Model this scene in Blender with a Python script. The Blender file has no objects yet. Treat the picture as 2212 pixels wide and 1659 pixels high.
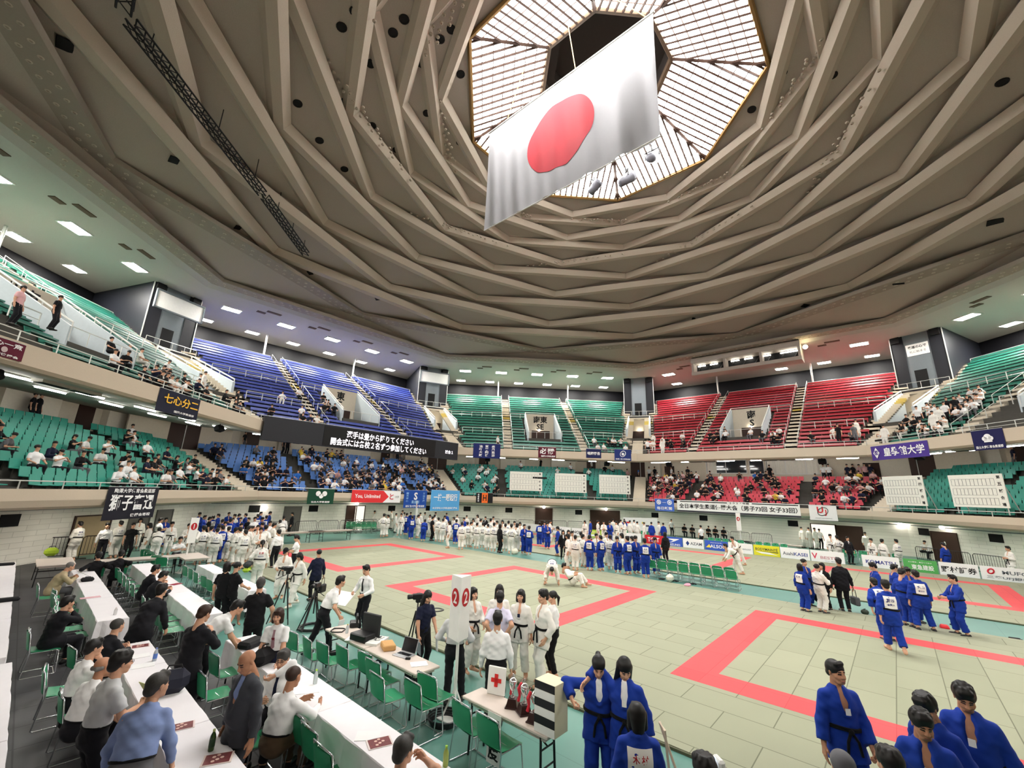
import bpy, math, random
import numpy as np
from mathutils import Matrix, Vector, noise
rnd = random.Random(7)
SC = bpy.context.scene
COL = SC.collection
# ---------------------------------------------------------------- camera, world, exposure
CAM = np.array([-25.905, -13.685, 4.755]); FPX = 905.6; WPX, HPX = 2212, 1659
YAW, PITCH, ROLL = math.radians(41.806), math.radians(14.614), math.radians(1.922)
_f = np.array([math.cos(YAW)*math.cos(PITCH), math.sin(YAW)*math.cos(PITCH), math.sin(PITCH)])
_r = np.array([math.sin(YAW), -math.cos(YAW), 0.0]); _u = np.cross(_r, _f)
CR = math.cos(ROLL)*_r+math.sin(ROLL)*_u; CU = -math.sin(ROLL)*_r+math.cos(ROLL)*_u; CF = _f
cam = bpy.data.cameras.new('camera'); cam.sensor_fit = 'HORIZONTAL'; cam.sensor_width = 36; cam.lens = FPX/WPX*36
cam.clip_start = 0.05; cam.clip_end = 400
co = bpy.data.objects.new('camera', cam); COL.objects.link(co)
co.matrix_world = Matrix(((CR[0], CU[0], -CF[0], CAM[0]), (CR[1], CU[1], -CF[1], CAM[1]), (CR[2], CU[2], -CF[2], CAM[2]), (0, 0, 0, 1)))
SC.camera = co
w = bpy.data.worlds.new('world'); SC.world = w; w.use_nodes = True
w.node_tree.nodes['Background'].inputs[0].default_value = (0.9, 0.95, 1, 1); w.node_tree.nodes['Background'].inputs[1].default_value = 0.3
SC.view_settings.view_transform = 'Standard'; SC.view_settings.look = 'None'; SC.view_settings.gamma = 1; SC.view_settings.exposure = 1.3
SKY_E, LAMP_E, TUBE_E = 13.0, 95.0, 20.0      # skylight panels, upper ceiling lamps, balcony tubes

def ray(x, y): return CF+(x-WPX/2)/FPX*CR-(y-HPX/2)/FPX*CU
def pz(x, y, z=0.0):
    d = ray(x, y); t = (z-CAM[2])/d[2]; return CAM+t*d
def onx(x, y, X):
    d = ray(x, y); return CAM+d*((X-CAM[0])/d[0])
def fpt(deg, ap, s, z):
    a = math.radians(deg); return (ap*math.cos(a)-s*math.sin(a), ap*math.sin(a)+s*math.cos(a), z)
def facehit(x, y, deg, ap):
    a = math.radians(deg); n = np.array([math.cos(a), math.sin(a), 0]); d = ray(x, y)
    t = (ap-CAM@n)/(d@n); P = CAM+t*d; return (-P[0]*math.sin(a)+P[1]*math.cos(a), P[2])
# ---------------------------------------------------------------- materials
MATS = {}
def srgb(c): return tuple((v/12.92 if v <= .04045 else ((v+.055)/1.055)**2.4) for v in (x/255 for x in c))
def mat(name, c, rough=.6, spec=.3, metal=0, var=.06, scale=6, emit=None, alpha=None, trans=0, bump=0, sheen=0):
    if name in MATS: return MATS[name]
    m = bpy.data.materials.new(name); m.use_nodes = True; nt = m.node_tree; b = nt.nodes['Principled BSDF']
    col = srgb(c); b.inputs['Base Color'].default_value = (*col, 1); b.inputs['Roughness'].default_value = rough
    b.inputs['Specular IOR Level'].default_value = spec; b.inputs['Metallic'].default_value = metal
    if sheen: b.inputs['Sheen Weight'].default_value = sheen
    if trans: b.inputs['Transmission Weight'].default_value = trans
    if var or bump:
        tc = nt.nodes.new('ShaderNodeTexCoord'); n = nt.nodes.new('ShaderNodeTexNoise'); n.inputs['Scale'].default_value = scale
        nt.links.new(tc.outputs['Object'], n.inputs['Vector'])
        if var:
            mx = nt.nodes.new('ShaderNodeMix'); mx.data_type = 'RGBA'
            mx.inputs[6].default_value = (*[v*(1-var) for v in col], 1); mx.inputs[7].default_value = (*[min(1, v*(1+var)) for v in col], 1)
            nt.links.new(n.outputs[0], mx.inputs[0]); nt.links.new(mx.outputs[2], b.inputs['Base Color'])
        if bump:
            bp = nt.nodes.new('ShaderNodeBump'); bp.inputs['Strength'].default_value = bump; bp.inputs['Distance'].default_value = .02
            nt.links.new(n.outputs[0], bp.inputs['Height']); nt.links.new(bp.outputs[0], b.inputs['Normal'])
    if emit: b.inputs['Emission Color'].default_value = (*srgb(emit[0]), 1); b.inputs['Emission Strength'].default_value = emit[1]
    MATS[name] = m; return m
def tilemat(name, c1, c2, mortar, bw, rh, ms, rough=.6, off=.5, rot=0, spec=.3, noise_amt=.15, nscale=.8, vec='Object'):
    m = bpy.data.materials.new(name); m.use_nodes = True; nt = m.node_tree; b = nt.nodes['Principled BSDF']; N = nt.nodes.new
    tc = N('ShaderNodeTexCoord'); mp = N('ShaderNodeMapping'); mp.inputs['Rotation'].default_value = rot if isinstance(rot, tuple) else (0, 0, rot)
    br = N('ShaderNodeTexBrick'); br.offset = off; br.inputs['Color1'].default_value = (*srgb(c1), 1); br.inputs['Color2'].default_value = (*srgb(c2), 1)
    br.inputs['Mortar'].default_value = (*srgb(mortar), 1); br.inputs['Scale'].default_value = 1; br.inputs['Mortar Size'].default_value = ms
    br.inputs['Brick Width'].default_value = bw; br.inputs['Row Height'].default_value = rh; br.inputs['Mortar Smooth'].default_value = .1
    nz = N('ShaderNodeTexNoise'); nz.inputs['Scale'].default_value = nscale; nz.inputs['Detail'].default_value = 6
    rp = N('ShaderNodeMapRange'); rp.inputs[3].default_value = 1-noise_amt; rp.inputs[4].default_value = 1+noise_amt*.6
    mx = N('ShaderNodeMix'); mx.data_type = 'RGBA'; mx.blend_type = 'MULTIPLY'; mx.inputs[0].default_value = 1
    L = nt.links.new
    L(tc.outputs[vec], mp.inputs['Vector']); L(mp.outputs[0], br.inputs['Vector']); L(tc.outputs[vec], nz.inputs['Vector'])
    L(nz.outputs[0], rp.inputs[0]); L(br.outputs[0], mx.inputs[6]); L(rp.outputs[0], mx.inputs[7]); L(mx.outputs[2], b.inputs['Base Color'])
    b.inputs['Roughness'].default_value = rough; b.inputs['Specular IOR Level'].default_value = spec
    MATS[name] = m; return m
def emitmat(name, c, s):
    if name in MATS: return MATS[name]
    m = bpy.data.materials.new(name); m.use_nodes = True; nt = m.node_tree; nt.nodes.clear()
    e = nt.nodes.new('ShaderNodeEmission'); e.inputs[0].default_value = (*srgb(c), 1); e.inputs[1].default_value = s
    o = nt.nodes.new('ShaderNodeOutputMaterial'); nt.links.new(e.outputs[0], o.inputs[0]); MATS[name] = m; return m
# ---------------------------------------------------------------- mesh builder
class MB:
    def __init__(s): s.v, s.f, s.m = [], [], []
    def add(s, vs, fs, mi=0):
        b = len(s.v); s.v += [tuple(map(float, p)) for p in vs]; s.f += [tuple(b+i for i in f) for f in fs]; s.m += [mi]*len(fs); return s
    def hexa(s, p, mi=0):  # 8 corners: bottom 0-3, top 4-7
        return s.add(p, [(3, 2, 1, 0), (4, 5, 6, 7), (0, 1, 5, 4), (1, 2, 6, 5), (2, 3, 7, 6), (3, 0, 4, 7)], mi)
    def box(s, c, d, rz=0, mi=0, M=None):
        x, y, z = (q/2 for q in d); P = [(-x, -y, -z), (x, -y, -z), (x, y, -z), (-x, y, -z), (-x, -y, z), (x, -y, z), (x, y, z), (-x, y, z)]
        if M is None: M = Matrix.Rotation(rz, 4, 'Z')
        return s.hexa([tuple((M @ Vector(p))+Vector(c)) for p in P], mi)
    def rbox(s, c, d, r=.01, mi=0, M=None):  # box with chamfered edges
        x, y, z = (q/2 for q in d); r = min(r, x*.9, y*.9, z*.9); vs = []; M = M or Matrix.Identity(4)
        for sx in (-1, 1):
            for sy in (-1, 1):
                for sz in (-1, 1):
                    vs += [(sx*x, sy*(y-r), sz*(z-r)), (sx*(x-r), sy*y, sz*(z-r)), (sx*(x-r), sy*(y-r), sz*z)]
        def I(sx, sy, sz, k): return ((sx > 0)*4+(sy > 0)*2+(sz > 0))*3+k
        fs = []
        for a in (-1, 1):
            fs.append([I(a, y_, z_, 0) for y_, z_ in ((-1, -1), (1, -1), (1, 1), (-1, 1))][::a])
            fs.append([I(x_, a, z_, 1) for x_, z_ in ((-1, -1), (-1, 1), (1, 1), (1, -1))][::a])
            fs.append([I(x_, y_, a, 2) for x_, y_ in ((-1, -1), (1, -1), (1, 1), (-1, 1))][::a])
            for b in (-1, 1):
                fs.append([I(a, b, -1, 0), I(a, b, -1, 1), I(a, b, 1, 1), I(a, b, 1, 0)][::a*b])
                fs.append([I(a, -1, b, 0), I(a, 1, b, 0), I(a, 1, b, 2), I(a, -1, b, 2)][::a*b])
                fs.append([I(-1, a, b, 1), I(-1, a, b, 2), I(1, a, b, 2), I(1, a, b, 1)][::a*b])
                for cc in (-1, 1): fs.append([I(a, b, cc, 0), I(a, b, cc, 1), I(a, b, cc, 2)][::a*b*cc])
        return s.add([tuple((M @ Vector(p))+Vector(c)) for p in vs], fs, mi)
    def tube(s, pts, r, n=6, mi=0, cap=True, closed=False):
        P = [Vector(p) for p in pts]; N = len(P); rr = r if isinstance(r, (list, tuple)) else [r]*N; vs = []; up = None
        for i, p in enumerate(P):
            a = P[(i-1) % N] if (closed or i > 0) else p; b = P[(i+1) % N] if (closed or i < N-1) else p
            t = (b-a).normalized() if (b-a).length > 1e-9 else Vector((0, 0, 1))
            if up is None: up = t.orthogonal().normalized()
            up = (up-t*up.dot(t)); up = up.normalized() if up.length > 1e-6 else t.orthogonal().normalized()
            q = t.cross(up)
            for k in range(n):
                an = 2*math.pi*(k+.5)/n; vs.append(p+(up*math.cos(an)+q*math.sin(an))*rr[i])
        fs = [(i*n+k, i*n+(k+1) % n, ((i+1) % N)*n+(k+1) % n, ((i+1) % N)*n+k) for i in range(N if closed else N-1) for k in range(n)]
        if cap and not closed: fs += [tuple(range(n))[::-1], tuple((N-1)*n+k for k in range(n))]
        return s.add(vs, fs, mi)
    def lathe(s, prof, c=(0, 0, 0), n=16, mi=0, M=None):
        vs = []; M = M or Matrix.Identity(4)
        for r, z in prof:
            for k in range(n):
                a = 2*math.pi*k/n; vs.append(tuple((M @ Vector((r*math.cos(a), r*math.sin(a), z)))+Vector(c)))
        N = len(prof); fs = [(i*n+k, i*n+(k+1) % n, (i+1)*n+(k+1) % n, (i+1)*n+k) for i in range(N-1) for k in range(n)]
        fs += [tuple(range(n))[::-1], tuple((N-1)*n+k for k in range(n))]
        return s.add(vs, fs, mi)
    def grid(s, fn, nu, nv, mi=0):
        vs = [fn(i/nu, j/nv) for i in range(nu+1) for j in range(nv+1)]; w_ = nv+1
        return s.add(vs, [(i*w_+j, (i+1)*w_+j, (i+1)*w_+j+1, i*w_+j+1) for i in range(nu) for j in range(nv)], mi)
    def sector(s, deg, prof, a0=-22.5, a1=22.5, mi=0, closed=False):
        t0, t1 = math.tan(math.radians(a0)), math.tan(math.radians(a1)); n = len(prof); vs = []
        for ap, z in prof: vs += [fpt(deg, ap, ap*t0, z), fpt(deg, ap, ap*t1, z)]
        fs = [(2*i, 2*i+1, 2*((i+1) % n)+1, 2*((i+1) % n)) for i in range(n if closed else n-1)]
        if closed: fs += [tuple(2*i for i in range(n)), tuple(2*i+1 for i in range(n))[::-1]]
        return s.add(vs, fs, mi)
    def mesh(s, name, mats, smooth=False):
        me = bpy.data.meshes.new(name); me.from_pydata(s.v, [], s.f)
        for m in (mats if isinstance(mats, (list, tuple)) else [mats]): me.materials.append(m)
        if any(s.m): me.polygons.foreach_set('material_index', s.m)
        if smooth: me.polygons.foreach_set('use_smooth', [True]*len(s.f))
        me.update(); return me
    def build(s, name, mats, parent=None, smooth=False, loc=None):
        o = bpy.data.objects.new(name, s.mesh(name, mats, smooth)); COL.objects.link(o)
        if parent: o.parent = parent
        if loc is not None: o.location = loc
        return o
def tag(o, label=None, cat=None, group=None, kind=None):
    for k, v in (('label', label), ('category', cat), ('group', group), ('kind', kind)):
        if v: o[k] = v
    return o
def empty(name, loc, rz=0, label=None, cat=None, group=None):
    o = bpy.data.objects.new(name, None); COL.objects.link(o); o.location = loc; o.rotation_euler = (0, 0, rz); o.empty_display_size = .1
    return tag(o, label, cat, group)
def struct(o): o['kind'] = 'structure'; return o
def children(o): return KIDS.get(o.name, [])
def copy_tree(o, parent=None):
    c = o.copy(); COL.objects.link(c)
    if parent: c.parent = parent
    for ch in list(o.children): copy_tree(ch, c)
    return c
_TX = {}
def textmesh(s, thick=0.0):   # flat text outline as (verts, faces), width and height normalised so cap height is about 1
    if s in _TX: return _TX[s]
    cu = bpy.data.curves.new('txt', 'FONT'); cu.body = s; cu.resolution_u = 2; cu.offset = thick
    o = bpy.data.objects.new('txt', cu); COL.objects.link(o); dg = bpy.context.evaluated_depsgraph_get(); dg.update()
    m = o.evaluated_get(dg).to_mesh(); v = [tuple(q.co) for q in m.vertices]; f = [tuple(p.vertices) for p in m.polygons]
    bpy.data.objects.remove(o); bpy.data.curves.remove(cu)
    _TX[s] = (v, f); return v, f
def text_into(mb, s, M, width=None, height=None, mi=0, bold=0.0, cx=True):
    """lay text s into builder mb: local x right, y up, centred, in frame M (4x4)"""
    v, f = textmesh(s, bold)
    if not v: return
    x0 = min(p[0] for p in v); x1 = max(p[0] for p in v); y0 = min(p[1] for p in v); y1 = max(p[1] for p in v)
    sx = width/(x1-x0) if width else None; sy = height/(y1-y0) if height else None
    sx = sx or sy; sy = sy or sx
    mb.add([tuple(M @ Vector(((p[0]-(x0+x1)/2)*sx, (p[1]-(y0+y1)/2)*sy, 0))) for p in v], f, mi)
SIDE = {0: 'south', 45: 'southeast', 90: 'east', 135: 'northeast', 180: 'north', 225: 'northwest', 270: 'west', 315: 'southwest'}
def fmat(deg, ap, s, z):  # frame on a face: x = to the viewer's right, y up, z towards the arena
    a = math.radians(deg); n = Vector((-math.cos(a), -math.sin(a), 0)); x = Vector((math.sin(a), -math.cos(a), 0)); y = Vector((0, 0, 1)); p = fpt(deg, ap, s, z)
    return Matrix(((x[0], y[0], n[0], p[0]), (x[1], y[1], n[1], p[1]), (x[2], y[2], n[2], p[2]), (0, 0, 0, 1)))
# ---------------------------------------------------------------- shell: floor, mats, stands, ceiling
T8 = math.tan(math.radians(22.5))
M_teal = tilemat('teal_floor_sheet', (92, 142, 130), (87, 136, 125), (74, 118, 109), 3.6, 1.8, .008, rough=.42, off=.5, noise_amt=.25, nscale=.5, spec=.4)
M_grey = tilemat('grey_floor_tiles', (74, 74, 76), (66, 66, 68), (44, 44, 46), 1.0, 1.0, .014, rough=.55, off=0, noise_amt=.4, nscale=.45, spec=.35)
M_mat = tilemat('green_tatami_mat', (154, 156, 132), (146, 149, 125), (104, 106, 86), 2.0, 1.0, .012, rough=.7, off=.5, noise_amt=.06, nscale=.6)
M_mat2 = tilemat('green_tatami_mat_crosswise', (151, 153, 130), (144, 147, 124), (104, 106, 86), 2.0, 1.0, .012, rough=.7, off=.5, rot=math.pi/2, noise_amt=.06, nscale=.6)
M_red = tilemat('red_tatami_mat', (222, 80, 84), (214, 74, 79), (176, 56, 62), 2.0, 1.0, .006, rough=.65, off=0, noise_amt=.05)
M_edge = mat('mat_edge_strip', (84, 86, 64), .7)
M_wall = tilemat('white_painted_brick', (240, 238, 230), (233, 231, 223), (208, 206, 198), .9, .3, .012, rough=.7, rot=(math.pi/2, 0, 0), noise_amt=.12, nscale=.7)
M_para = mat('beige_parapet_paint', (198, 184, 164), .75, bump=.15, var=.04, scale=25)
M_cream = mat('cream_wall_paint', (214, 203, 184), .75)
M_conc = mat('grey_stand_concrete', (78, 76, 71), .8, var=.12, scale=3)
M_step = mat('stair_concrete', (212, 202, 184), .8, var=.1)
M_black = mat('black_wall_paint', (22, 22, 27), .6)
M_tower = mat('charcoal_tower_panel', (34, 36, 44), .45, spec=.4)
M_steel = mat('tower_steel_sheet', (120, 128, 134), .35, metal=.4)
M_rail = mat('pale_rail_metal', (206, 208, 204), .35, metal=.3)
M_white = mat('white_paint', (228, 228, 224), .6)
M_palew = mat('pale_blue_cheek_wall', (190, 200, 206), .6)
M_brown = mat('dark_brown_door', (58, 38, 30), .5)
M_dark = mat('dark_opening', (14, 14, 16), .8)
M_soff = mat('grey_soffit_paint', (176, 174, 164), .8)
M_ceil = mat('warm_grey_plaster', (164, 155, 143), .85, bump=.35, var=.07, scale=14)
M_rib = mat('beige_plaster_rib', (184, 173, 157), .85, bump=.25, var=.05, scale=14)
M_outer = mat('grey_plaster_ring', (172, 169, 162), .85, bump=.2, var=.05, scale=10)
M_ink = mat('black_lettering', (18, 18, 20), .6, var=0)

# floor
b = MB(); b.sector(0, [(0.001, -.06), (36, -.06)])
for d in range(45, 360, 45): b.sector(d, [(0.001, -.06), (36, -.06)])
struct(b.build('floor', M_teal))
b = MB(); b.hexa([(-36, -40, -.06), (-21.2, -40, -.06), (-21.2, 24.5, -.06), (-36, 24.5, -.06), (-36, -40, -.05), (-21.2, -40, -.05), (-21.2, 24.5, -.05), (-36, 24.5, -.05)])
struct(b.build('floor_grey_tiles', M_grey))
# mats: two platforms of tatami, red danger zones as parts
def platform(x0, x1, y0, y1, areas, label):
    def bx(a, c, d, e, z0, z1): return [(a, d, z0), (c, d, z0), (c, e, z0), (a, e, z0), (a, d, z1), (c, d, z1), (c, e, z1), (a, e, z1)]
    b = MB(); b.hexa(bx(x0, x1, y0, y1, -.06, -.012)); r = tag(b.build('judo_mat_platform', M_edge), label, 'judo mat')
    b = MB(); b.hexa(bx(x0+.05, x1-.05, y0+.05, y1-.05, -.012, 0)); b.build('green_mats', M_mat2, r)
    for ax, ay in areas:
        b = MB()
        for q in ((ax, ax+1, ay, ay+10), (ax+9, ax+10, ay, ay+10), (ax+1, ax+9, ay, ay+1), (ax+1, ax+9, ay+9, ay+10)): b.hexa(bx(*q, 0, .004))
        b.build('red_danger_zone', M_red, r)
        b = MB(); b.hexa(bx(ax+1, ax+9, ay+1, ay+9, 0, .003)); b.build('contest_mats', M_mat, r)
platform(-16.3, .45, -27, 25.3, ((-12.65, 11.3), (-12.65, -3.6), (-12.75, -18.25)), 'nearer long field of green tatami mats with three red squares')
platform(3.9, 20.2, -27, 25.3, ((7.6, 11.0), (7.6, -3.6), (7.5, -18.4)), 'farther field of green tatami mats in front of the sponsor boards')

# stands -------------------------------------------------------------
RISE_L, RUN_L, AP_L, Z_L = .38, .85, 30.0, 3.9
RISE_U, RUN_U, AP_U, Z_U = .57, .93, 31.0, 10.55
NROW_U = 21
FACES = (0, 45, 90, 135, 180, 225, 270, 315)
VIS = (0, 45, 90, 135, 315)
NROW_L = {0: 9}
def nl(d): return NROW_L.get(d, 12)
def rail(mb, deg, ap, z, s0, s1, h=.0, step=2.0, r=.025, posts=.5, mid=False):
    n = max(1, int(abs(s1-s0)/step)); mb.tube([fpt(deg, ap, s0, z), fpt(deg, ap, s1, z)], r, 5)
    if mid: mb.tube([fpt(deg, ap, s0, z-posts*.5), fpt(deg, ap, s1, z-posts*.5)], r*.7, 4)
    for i in range(n+1):
        s = s0+(s1-s0)*i/n; mb.tube([fpt(deg, ap, s, z-posts), fpt(deg, ap, s, z)], r, 5)
for d in FACES:
    nm = SIDE[d]; R = nl(d)
    # arena wall with doors
    b = MB(); b.sector(d, [(34.5, -.06), (34.5, 3.4)]); wl = struct(b.build('wall_'+nm, M_wall))
    # lower parapet and soffit
    b = MB(); b.sector(d, [(34.6, 3.3), (29.3, 3.3), (28.75, 3.45), (28.6, 3.75), (28.6, 4.25), (28.95, 4.25), (28.95, 3.85)])
    pr_ = struct(b.build('wall_lower_parapet_'+nm, M_para))
    h = 28.8*T8; b = MB(); rail(b, d, 28.8, 4.6, -h, h, posts=.36, step=1.9, r=.028); b.build('railing', M_rail, pr_)
    # lower stepped slab, walkway, back wall
    prof = [(28.95, 3.9), (AP_L, Z_L)]
    for k in range(R):
        prof += [(AP_L+k*RUN_L, Z_L+k*RISE_L), (AP_L+(k+1)*RUN_L, Z_L+k*RISE_L)]
    zt = Z_L+R*RISE_L; ae = AP_L+R*RUN_L; prof += [(ae, zt), (ae+2.2, zt)]
    b = MB(); b.sector(d, prof); struct(b.build('floor_lower_stand_'+nm, M_conc))
    b = MB(); b.sector(d, [(ae+2.2, zt-.1), (ae+2.2, 11)]); struct(b.build('wall_back_'+nm, M_cream))
    # soffit and upper parapet
    b = MB(); b.sector(d, [(44, 10.9), (36, 10.05), (30.0, 9.5)]); struct(b.build('ceiling_lower_stand_'+nm, M_soff))
    b = MB(); b.sector(d, [(30.2, 9.5), (29.75, 9.5), (29.6, 9.65), (29.6, 10.6), (29.95, 10.6), (29.95, 10.2)])
    pr_ = struct(b.build('wall_upper_parapet_'+nm, M_para))
    h = 29.9*T8; b = MB(); rail(b, d, 29.9, 11.15, -h, h, posts=.55, step=1.7, r=.028, mid=True); b.build('railing', M_rail, pr_)
    # upper stepped slab and black back wall
    b = MB(); b.sector(d, [(29.9, Z_U-.02), (AP_U, Z_U)]); zt = Z_U+(NROW_U-1)*RISE_U; prof = [(55.5, zt), (55.5, 26.2)]
    def strips(a0, z0, a1, z1):   # a tread or riser, left open where the entrance pods are cut into the stand
        am = (a0+a1)/2; cc = 2.05 if 36.2 < am < 43.1 else 0; cuts = [(-1, -2.45), (2.45, 1)] if 34.2 < am < 40.6 else [(-1, 1)]
        for p, q in cuts:
            f = lambda v, a: (v*(a*T8-cc) if abs(v) == 1 else v)
            b.add([fpt(d, a0, f(p, a0), z0), fpt(d, a0, f(q, a0), z0), fpt(d, a1, f(q, a1), z1), fpt(d, a1, f(p, a1), z1)], [(0, 1, 2, 3)])
    for k in range(NROW_U):
        a0, a1, z = AP_U+k*RUN_U, AP_U+(k+1)*RUN_U, Z_U+k*RISE_U
        if k: strips(a0, z-RISE_U, a0, z)
        am_ = [a for a in (34.2, 36.2, 40.6, 43.1) if a0 < a < a1]; e_ = [a0]+am_+[a1]
        for u_, v_ in zip(e_, e_[1:]): strips(u_, z, v_, z)
    strips(AP_U+NROW_U*RUN_U, zt, 55.5, zt); struct(b.build('floor_upper_stand_'+nm, M_conc))
    b = MB(); b.sector(d, prof[-2:]); struct(b.build('wall_top_'+nm, M_black))

# benches of the upper stands, one thing per row and block
BCOL = {0: (176, 36, 52), 45: (42, 122, 104), 90: (58, 74, 158), 135: (36, 114, 98), 315: (40, 118, 102)}
BNAME = {0: 'red', 45: 'green', 90: 'blue', 135: 'green', 315: 'green'}
AISLE = 5.55
def bench(d, k, s0, s1, block):
    ap = AP_U+k*RUN_U; z = Z_U+k*RISE_U; L = s1-s0; n = max(1, round(L/2.4)); b = MB()
    fm = [lambda a, s, zz: fpt(d, ap+a, s, z+zz)][0]
    def pl(a0, a1, z0, z1, p, q): b.hexa([fm(a0, p, z0), fm(a0, q, z0), fm(a1, q, z0), fm(a1, p, z0), fm(a0, p, z1), fm(a0, q, z1), fm(a1, q, z1), fm(a1, p, z1)])
    pl(.42, .80, .33, .42, s0, s1); b.hexa([fm(.74, s0, .42), fm(.74, s1, .42), fm(.8, s1, .42), fm(.8, s0, .42), fm(.84, s0, .66), fm(.84, s1, .66), fm(.89, s1, .66), fm(.89, s0, .66)])
    for i in range(n+1):
        s = s0+.08+(L-.16)*i/n; pl(.5, .72, .0, .37, s-.04, s+.04)
    m = mat(BNAME[d]+'_bench_plastic_'+SIDE[d], BCOL[d], .3, spec=.9)
    where = {'a': 'block left of the aisles', 'b': 'middle block', 'c': 'block right of the aisles'}[block]
    o = b.build('bench', m); rown = ('front', 'second', 'third', 'fourth', 'fifth', 'sixth', 'seventh', 'eighth', 'ninth', 'tenth', 'eleventh', 'twelfth', 'thirteenth', 'fourteenth', 'fifteenth', 'sixteenth', 'seventeenth', 'eighteenth', 'nineteenth', 'twentieth', 'topmost')[k]
    tag(o, '%s bench, %s row of the %s upper stand, %s' % (BNAME[d], rown, SIDE[d], where), 'bench', '%s benches in the %s upper stand' % (BNAME[d], SIDE[d]))
SEE_U = {135: (-18.5, 4.5), 315: (4.0, 18.5)}
def pod_here(ap): return 34.2 < ap+.9 and ap < 41.2
def corner_inset(ap): return 1.3 if ap < 34.5 else (2.4 if ap < 43.5 else 3.2)
M_ylw = mat('worn_yellow_stair_edge', (206, 184, 104), .7)
for d in VIS:
    lo, hi = SEE_U.get(d, (-99, 99))
    for k in range(NROW_U):
        ap = AP_U+k*RUN_U; e = ap*T8-corner_inset(ap)
        segs = [('a', AISLE+.7, e), ('c', -e, -AISLE-.7)]
        if 33.2 < ap < 40.6: segs += [('b', 2.9, AISLE-.7), ('b', -AISLE+.7, -2.9)]
        else: segs += [('b', -AISLE+.7, AISLE-.7)]
        for blk, s0, s1 in segs:
            s0, s1 = max(s0, lo), min(s1, hi)
            if s1-s0 > 1.0: bench(d, k, s0, s1, blk)
    # stairs in the two aisles and beside the corners
    for sgn in (-1, 1):
        b = MB()
        for k in range(NROW_U*2-1):
            ap = AP_U+k*RUN_U/2; z = Z_U+k*RISE_U/2; s = sgn*AISLE
            mi = 1 if k in (22, 23, 24) else 0
            b.hexa([fpt(d, ap, s-.6, z-.3), fpt(d, ap, s+.6, z-.3), fpt(d, ap+RUN_U, s+.6, z-.3), fpt(d, ap+RUN_U, s-.6, z-.3), fpt(d, ap, s-.6, z+.005), fpt(d, ap, s+.6, z+.005), fpt(d, ap+RUN_U, s+.6, z+.005), fpt(d, ap+RUN_U, s-.6, z+.005)], mi)
        if lo < s < hi: struct(b.build('floor_aisle_steps_'+SIDE[d], [M_step, M_ylw]))
        b = MB()
        for k in range(7, NROW_U*2-1):
            ap = AP_U+k*RUN_U/2; z = Z_U+k*RISE_U/2
            s = sgn*(ap*T8-corner_inset(ap)+.75)
            b.hexa([fpt(d, ap, s-.7, z-.3), fpt(d, ap, s+.7, z-.3), fpt(d, ap+RUN_U, s+.7, z-.3), fpt(d, ap+RUN_U, s-.7, z-.3), fpt(d, ap, s-.7, z+.005), fpt(d, ap, s+.7, z+.005), fpt(d, ap+RUN_U, s+.7, z+.005), fpt(d, ap+RUN_U, s-.7, z+.005)], 1 if k in (22, 23, 24) else 0)
        if lo < s < hi: struct(b.build('floor_corner_steps_'+SIDE[d], [M_step, M_ylw]))
    # guard rails: top row, two cross rails, aisle rails
    b = MB()
    for k in (5, 11, NROW_U):
        ap = AP_U+k*RUN_U; z = Z_U+min(k, NROW_U-1)*RISE_U+(.9 if k < NROW_U else .75); e = ap*T8-corner_inset(ap)
        segs = [(AISLE+.7, e), (-e, -AISLE-.7)] + ([(-AISLE+.7, AISLE-.7)] if k != 5 else [(2.9, AISLE-.7), (-AISLE+.7, -2.9)])
        for s0, s1 in segs:
            s0, s1 = max(s0, lo), min(s1, hi)
            if s1-s0 > .5: rail(b, d, ap+.05, z, s0, s1, posts=.85, step=1.5, r=.04, mid=k < NROW_U)
    for sgn in (-1, 1):
        for off in (-.68, .68):
            s = sgn*AISLE+off
            if not lo < s < hi: continue
            for k0, k1 in ((1, 4), (6, 10), (12, 20)):
                pts = [fpt(d, AP_U+k*RUN_U+.3, s, Z_U+k*RISE_U+.85) for k in range(k0, k1+1)]
                b.tube([pts[0], pts[-1]], .025, 5)
                for p in pts[::2]: b.tube([(p[0], p[1], p[2]-.85), p], .025, 5)
    struct(b.build('trim_guard_rails_'+SIDE[d], M_rail))
    # entrance pod in the middle of the face
    if True:
        b = MB(); ap0, ap1, hw, zf = 34.2, 40.6, 2.45, 12.4
        z0, z1 = 13.75, 17.6
        for sg in (-1, 1):
            s = sg*hw; b.hexa([fpt(d, ap0, s-.12, zf), fpt(d, ap0, s+.12, zf), fpt(d, ap1, s+.12, zf), fpt(d, ap1, s-.12, zf), fpt(d, ap0, s-.12, z0), fpt(d, ap0, s+.12, z0), fpt(d, ap1, s+.12, z1), fpt(d, ap1, s-.12, z1)], 0)
        b.hexa([fpt(d, ap1, -hw, zf), fpt(d, ap1, hw, zf), fpt(d, ap1+.2, hw, zf), fpt(d, ap1+.2, -hw, zf), fpt(d, ap1, -hw, z1), fpt(d, ap1, hw, z1), fpt(d, ap1+.2, hw, z1), fpt(d, ap1+.2, -hw, z1)], 1)
        b.hexa([fpt(d, ap0, -hw, zf-.2), fpt(d, ap0, hw, zf-.2), fpt(d, ap1, hw, zf-.2), fpt(d, ap1, -hw, zf-.2), fpt(d, ap0, -hw, zf+.4), fpt(d, ap0, hw, zf+.4), fpt(d, ap1, hw, zf+.4), fpt(d, ap1, -hw, zf+.4)], 2)
        pod = struct(b.build('wall_entrance_pod_'+SIDE[d], [M_palew, M_cream, M_conc]))
        b = MB(); b.box((0, 0, 0), (3.0, 2.1, .1)); o = b.build('doorway', M_brown, pod); o.matrix_world = fmat(d, ap1-.03, -.2, zf+1.45)
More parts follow.
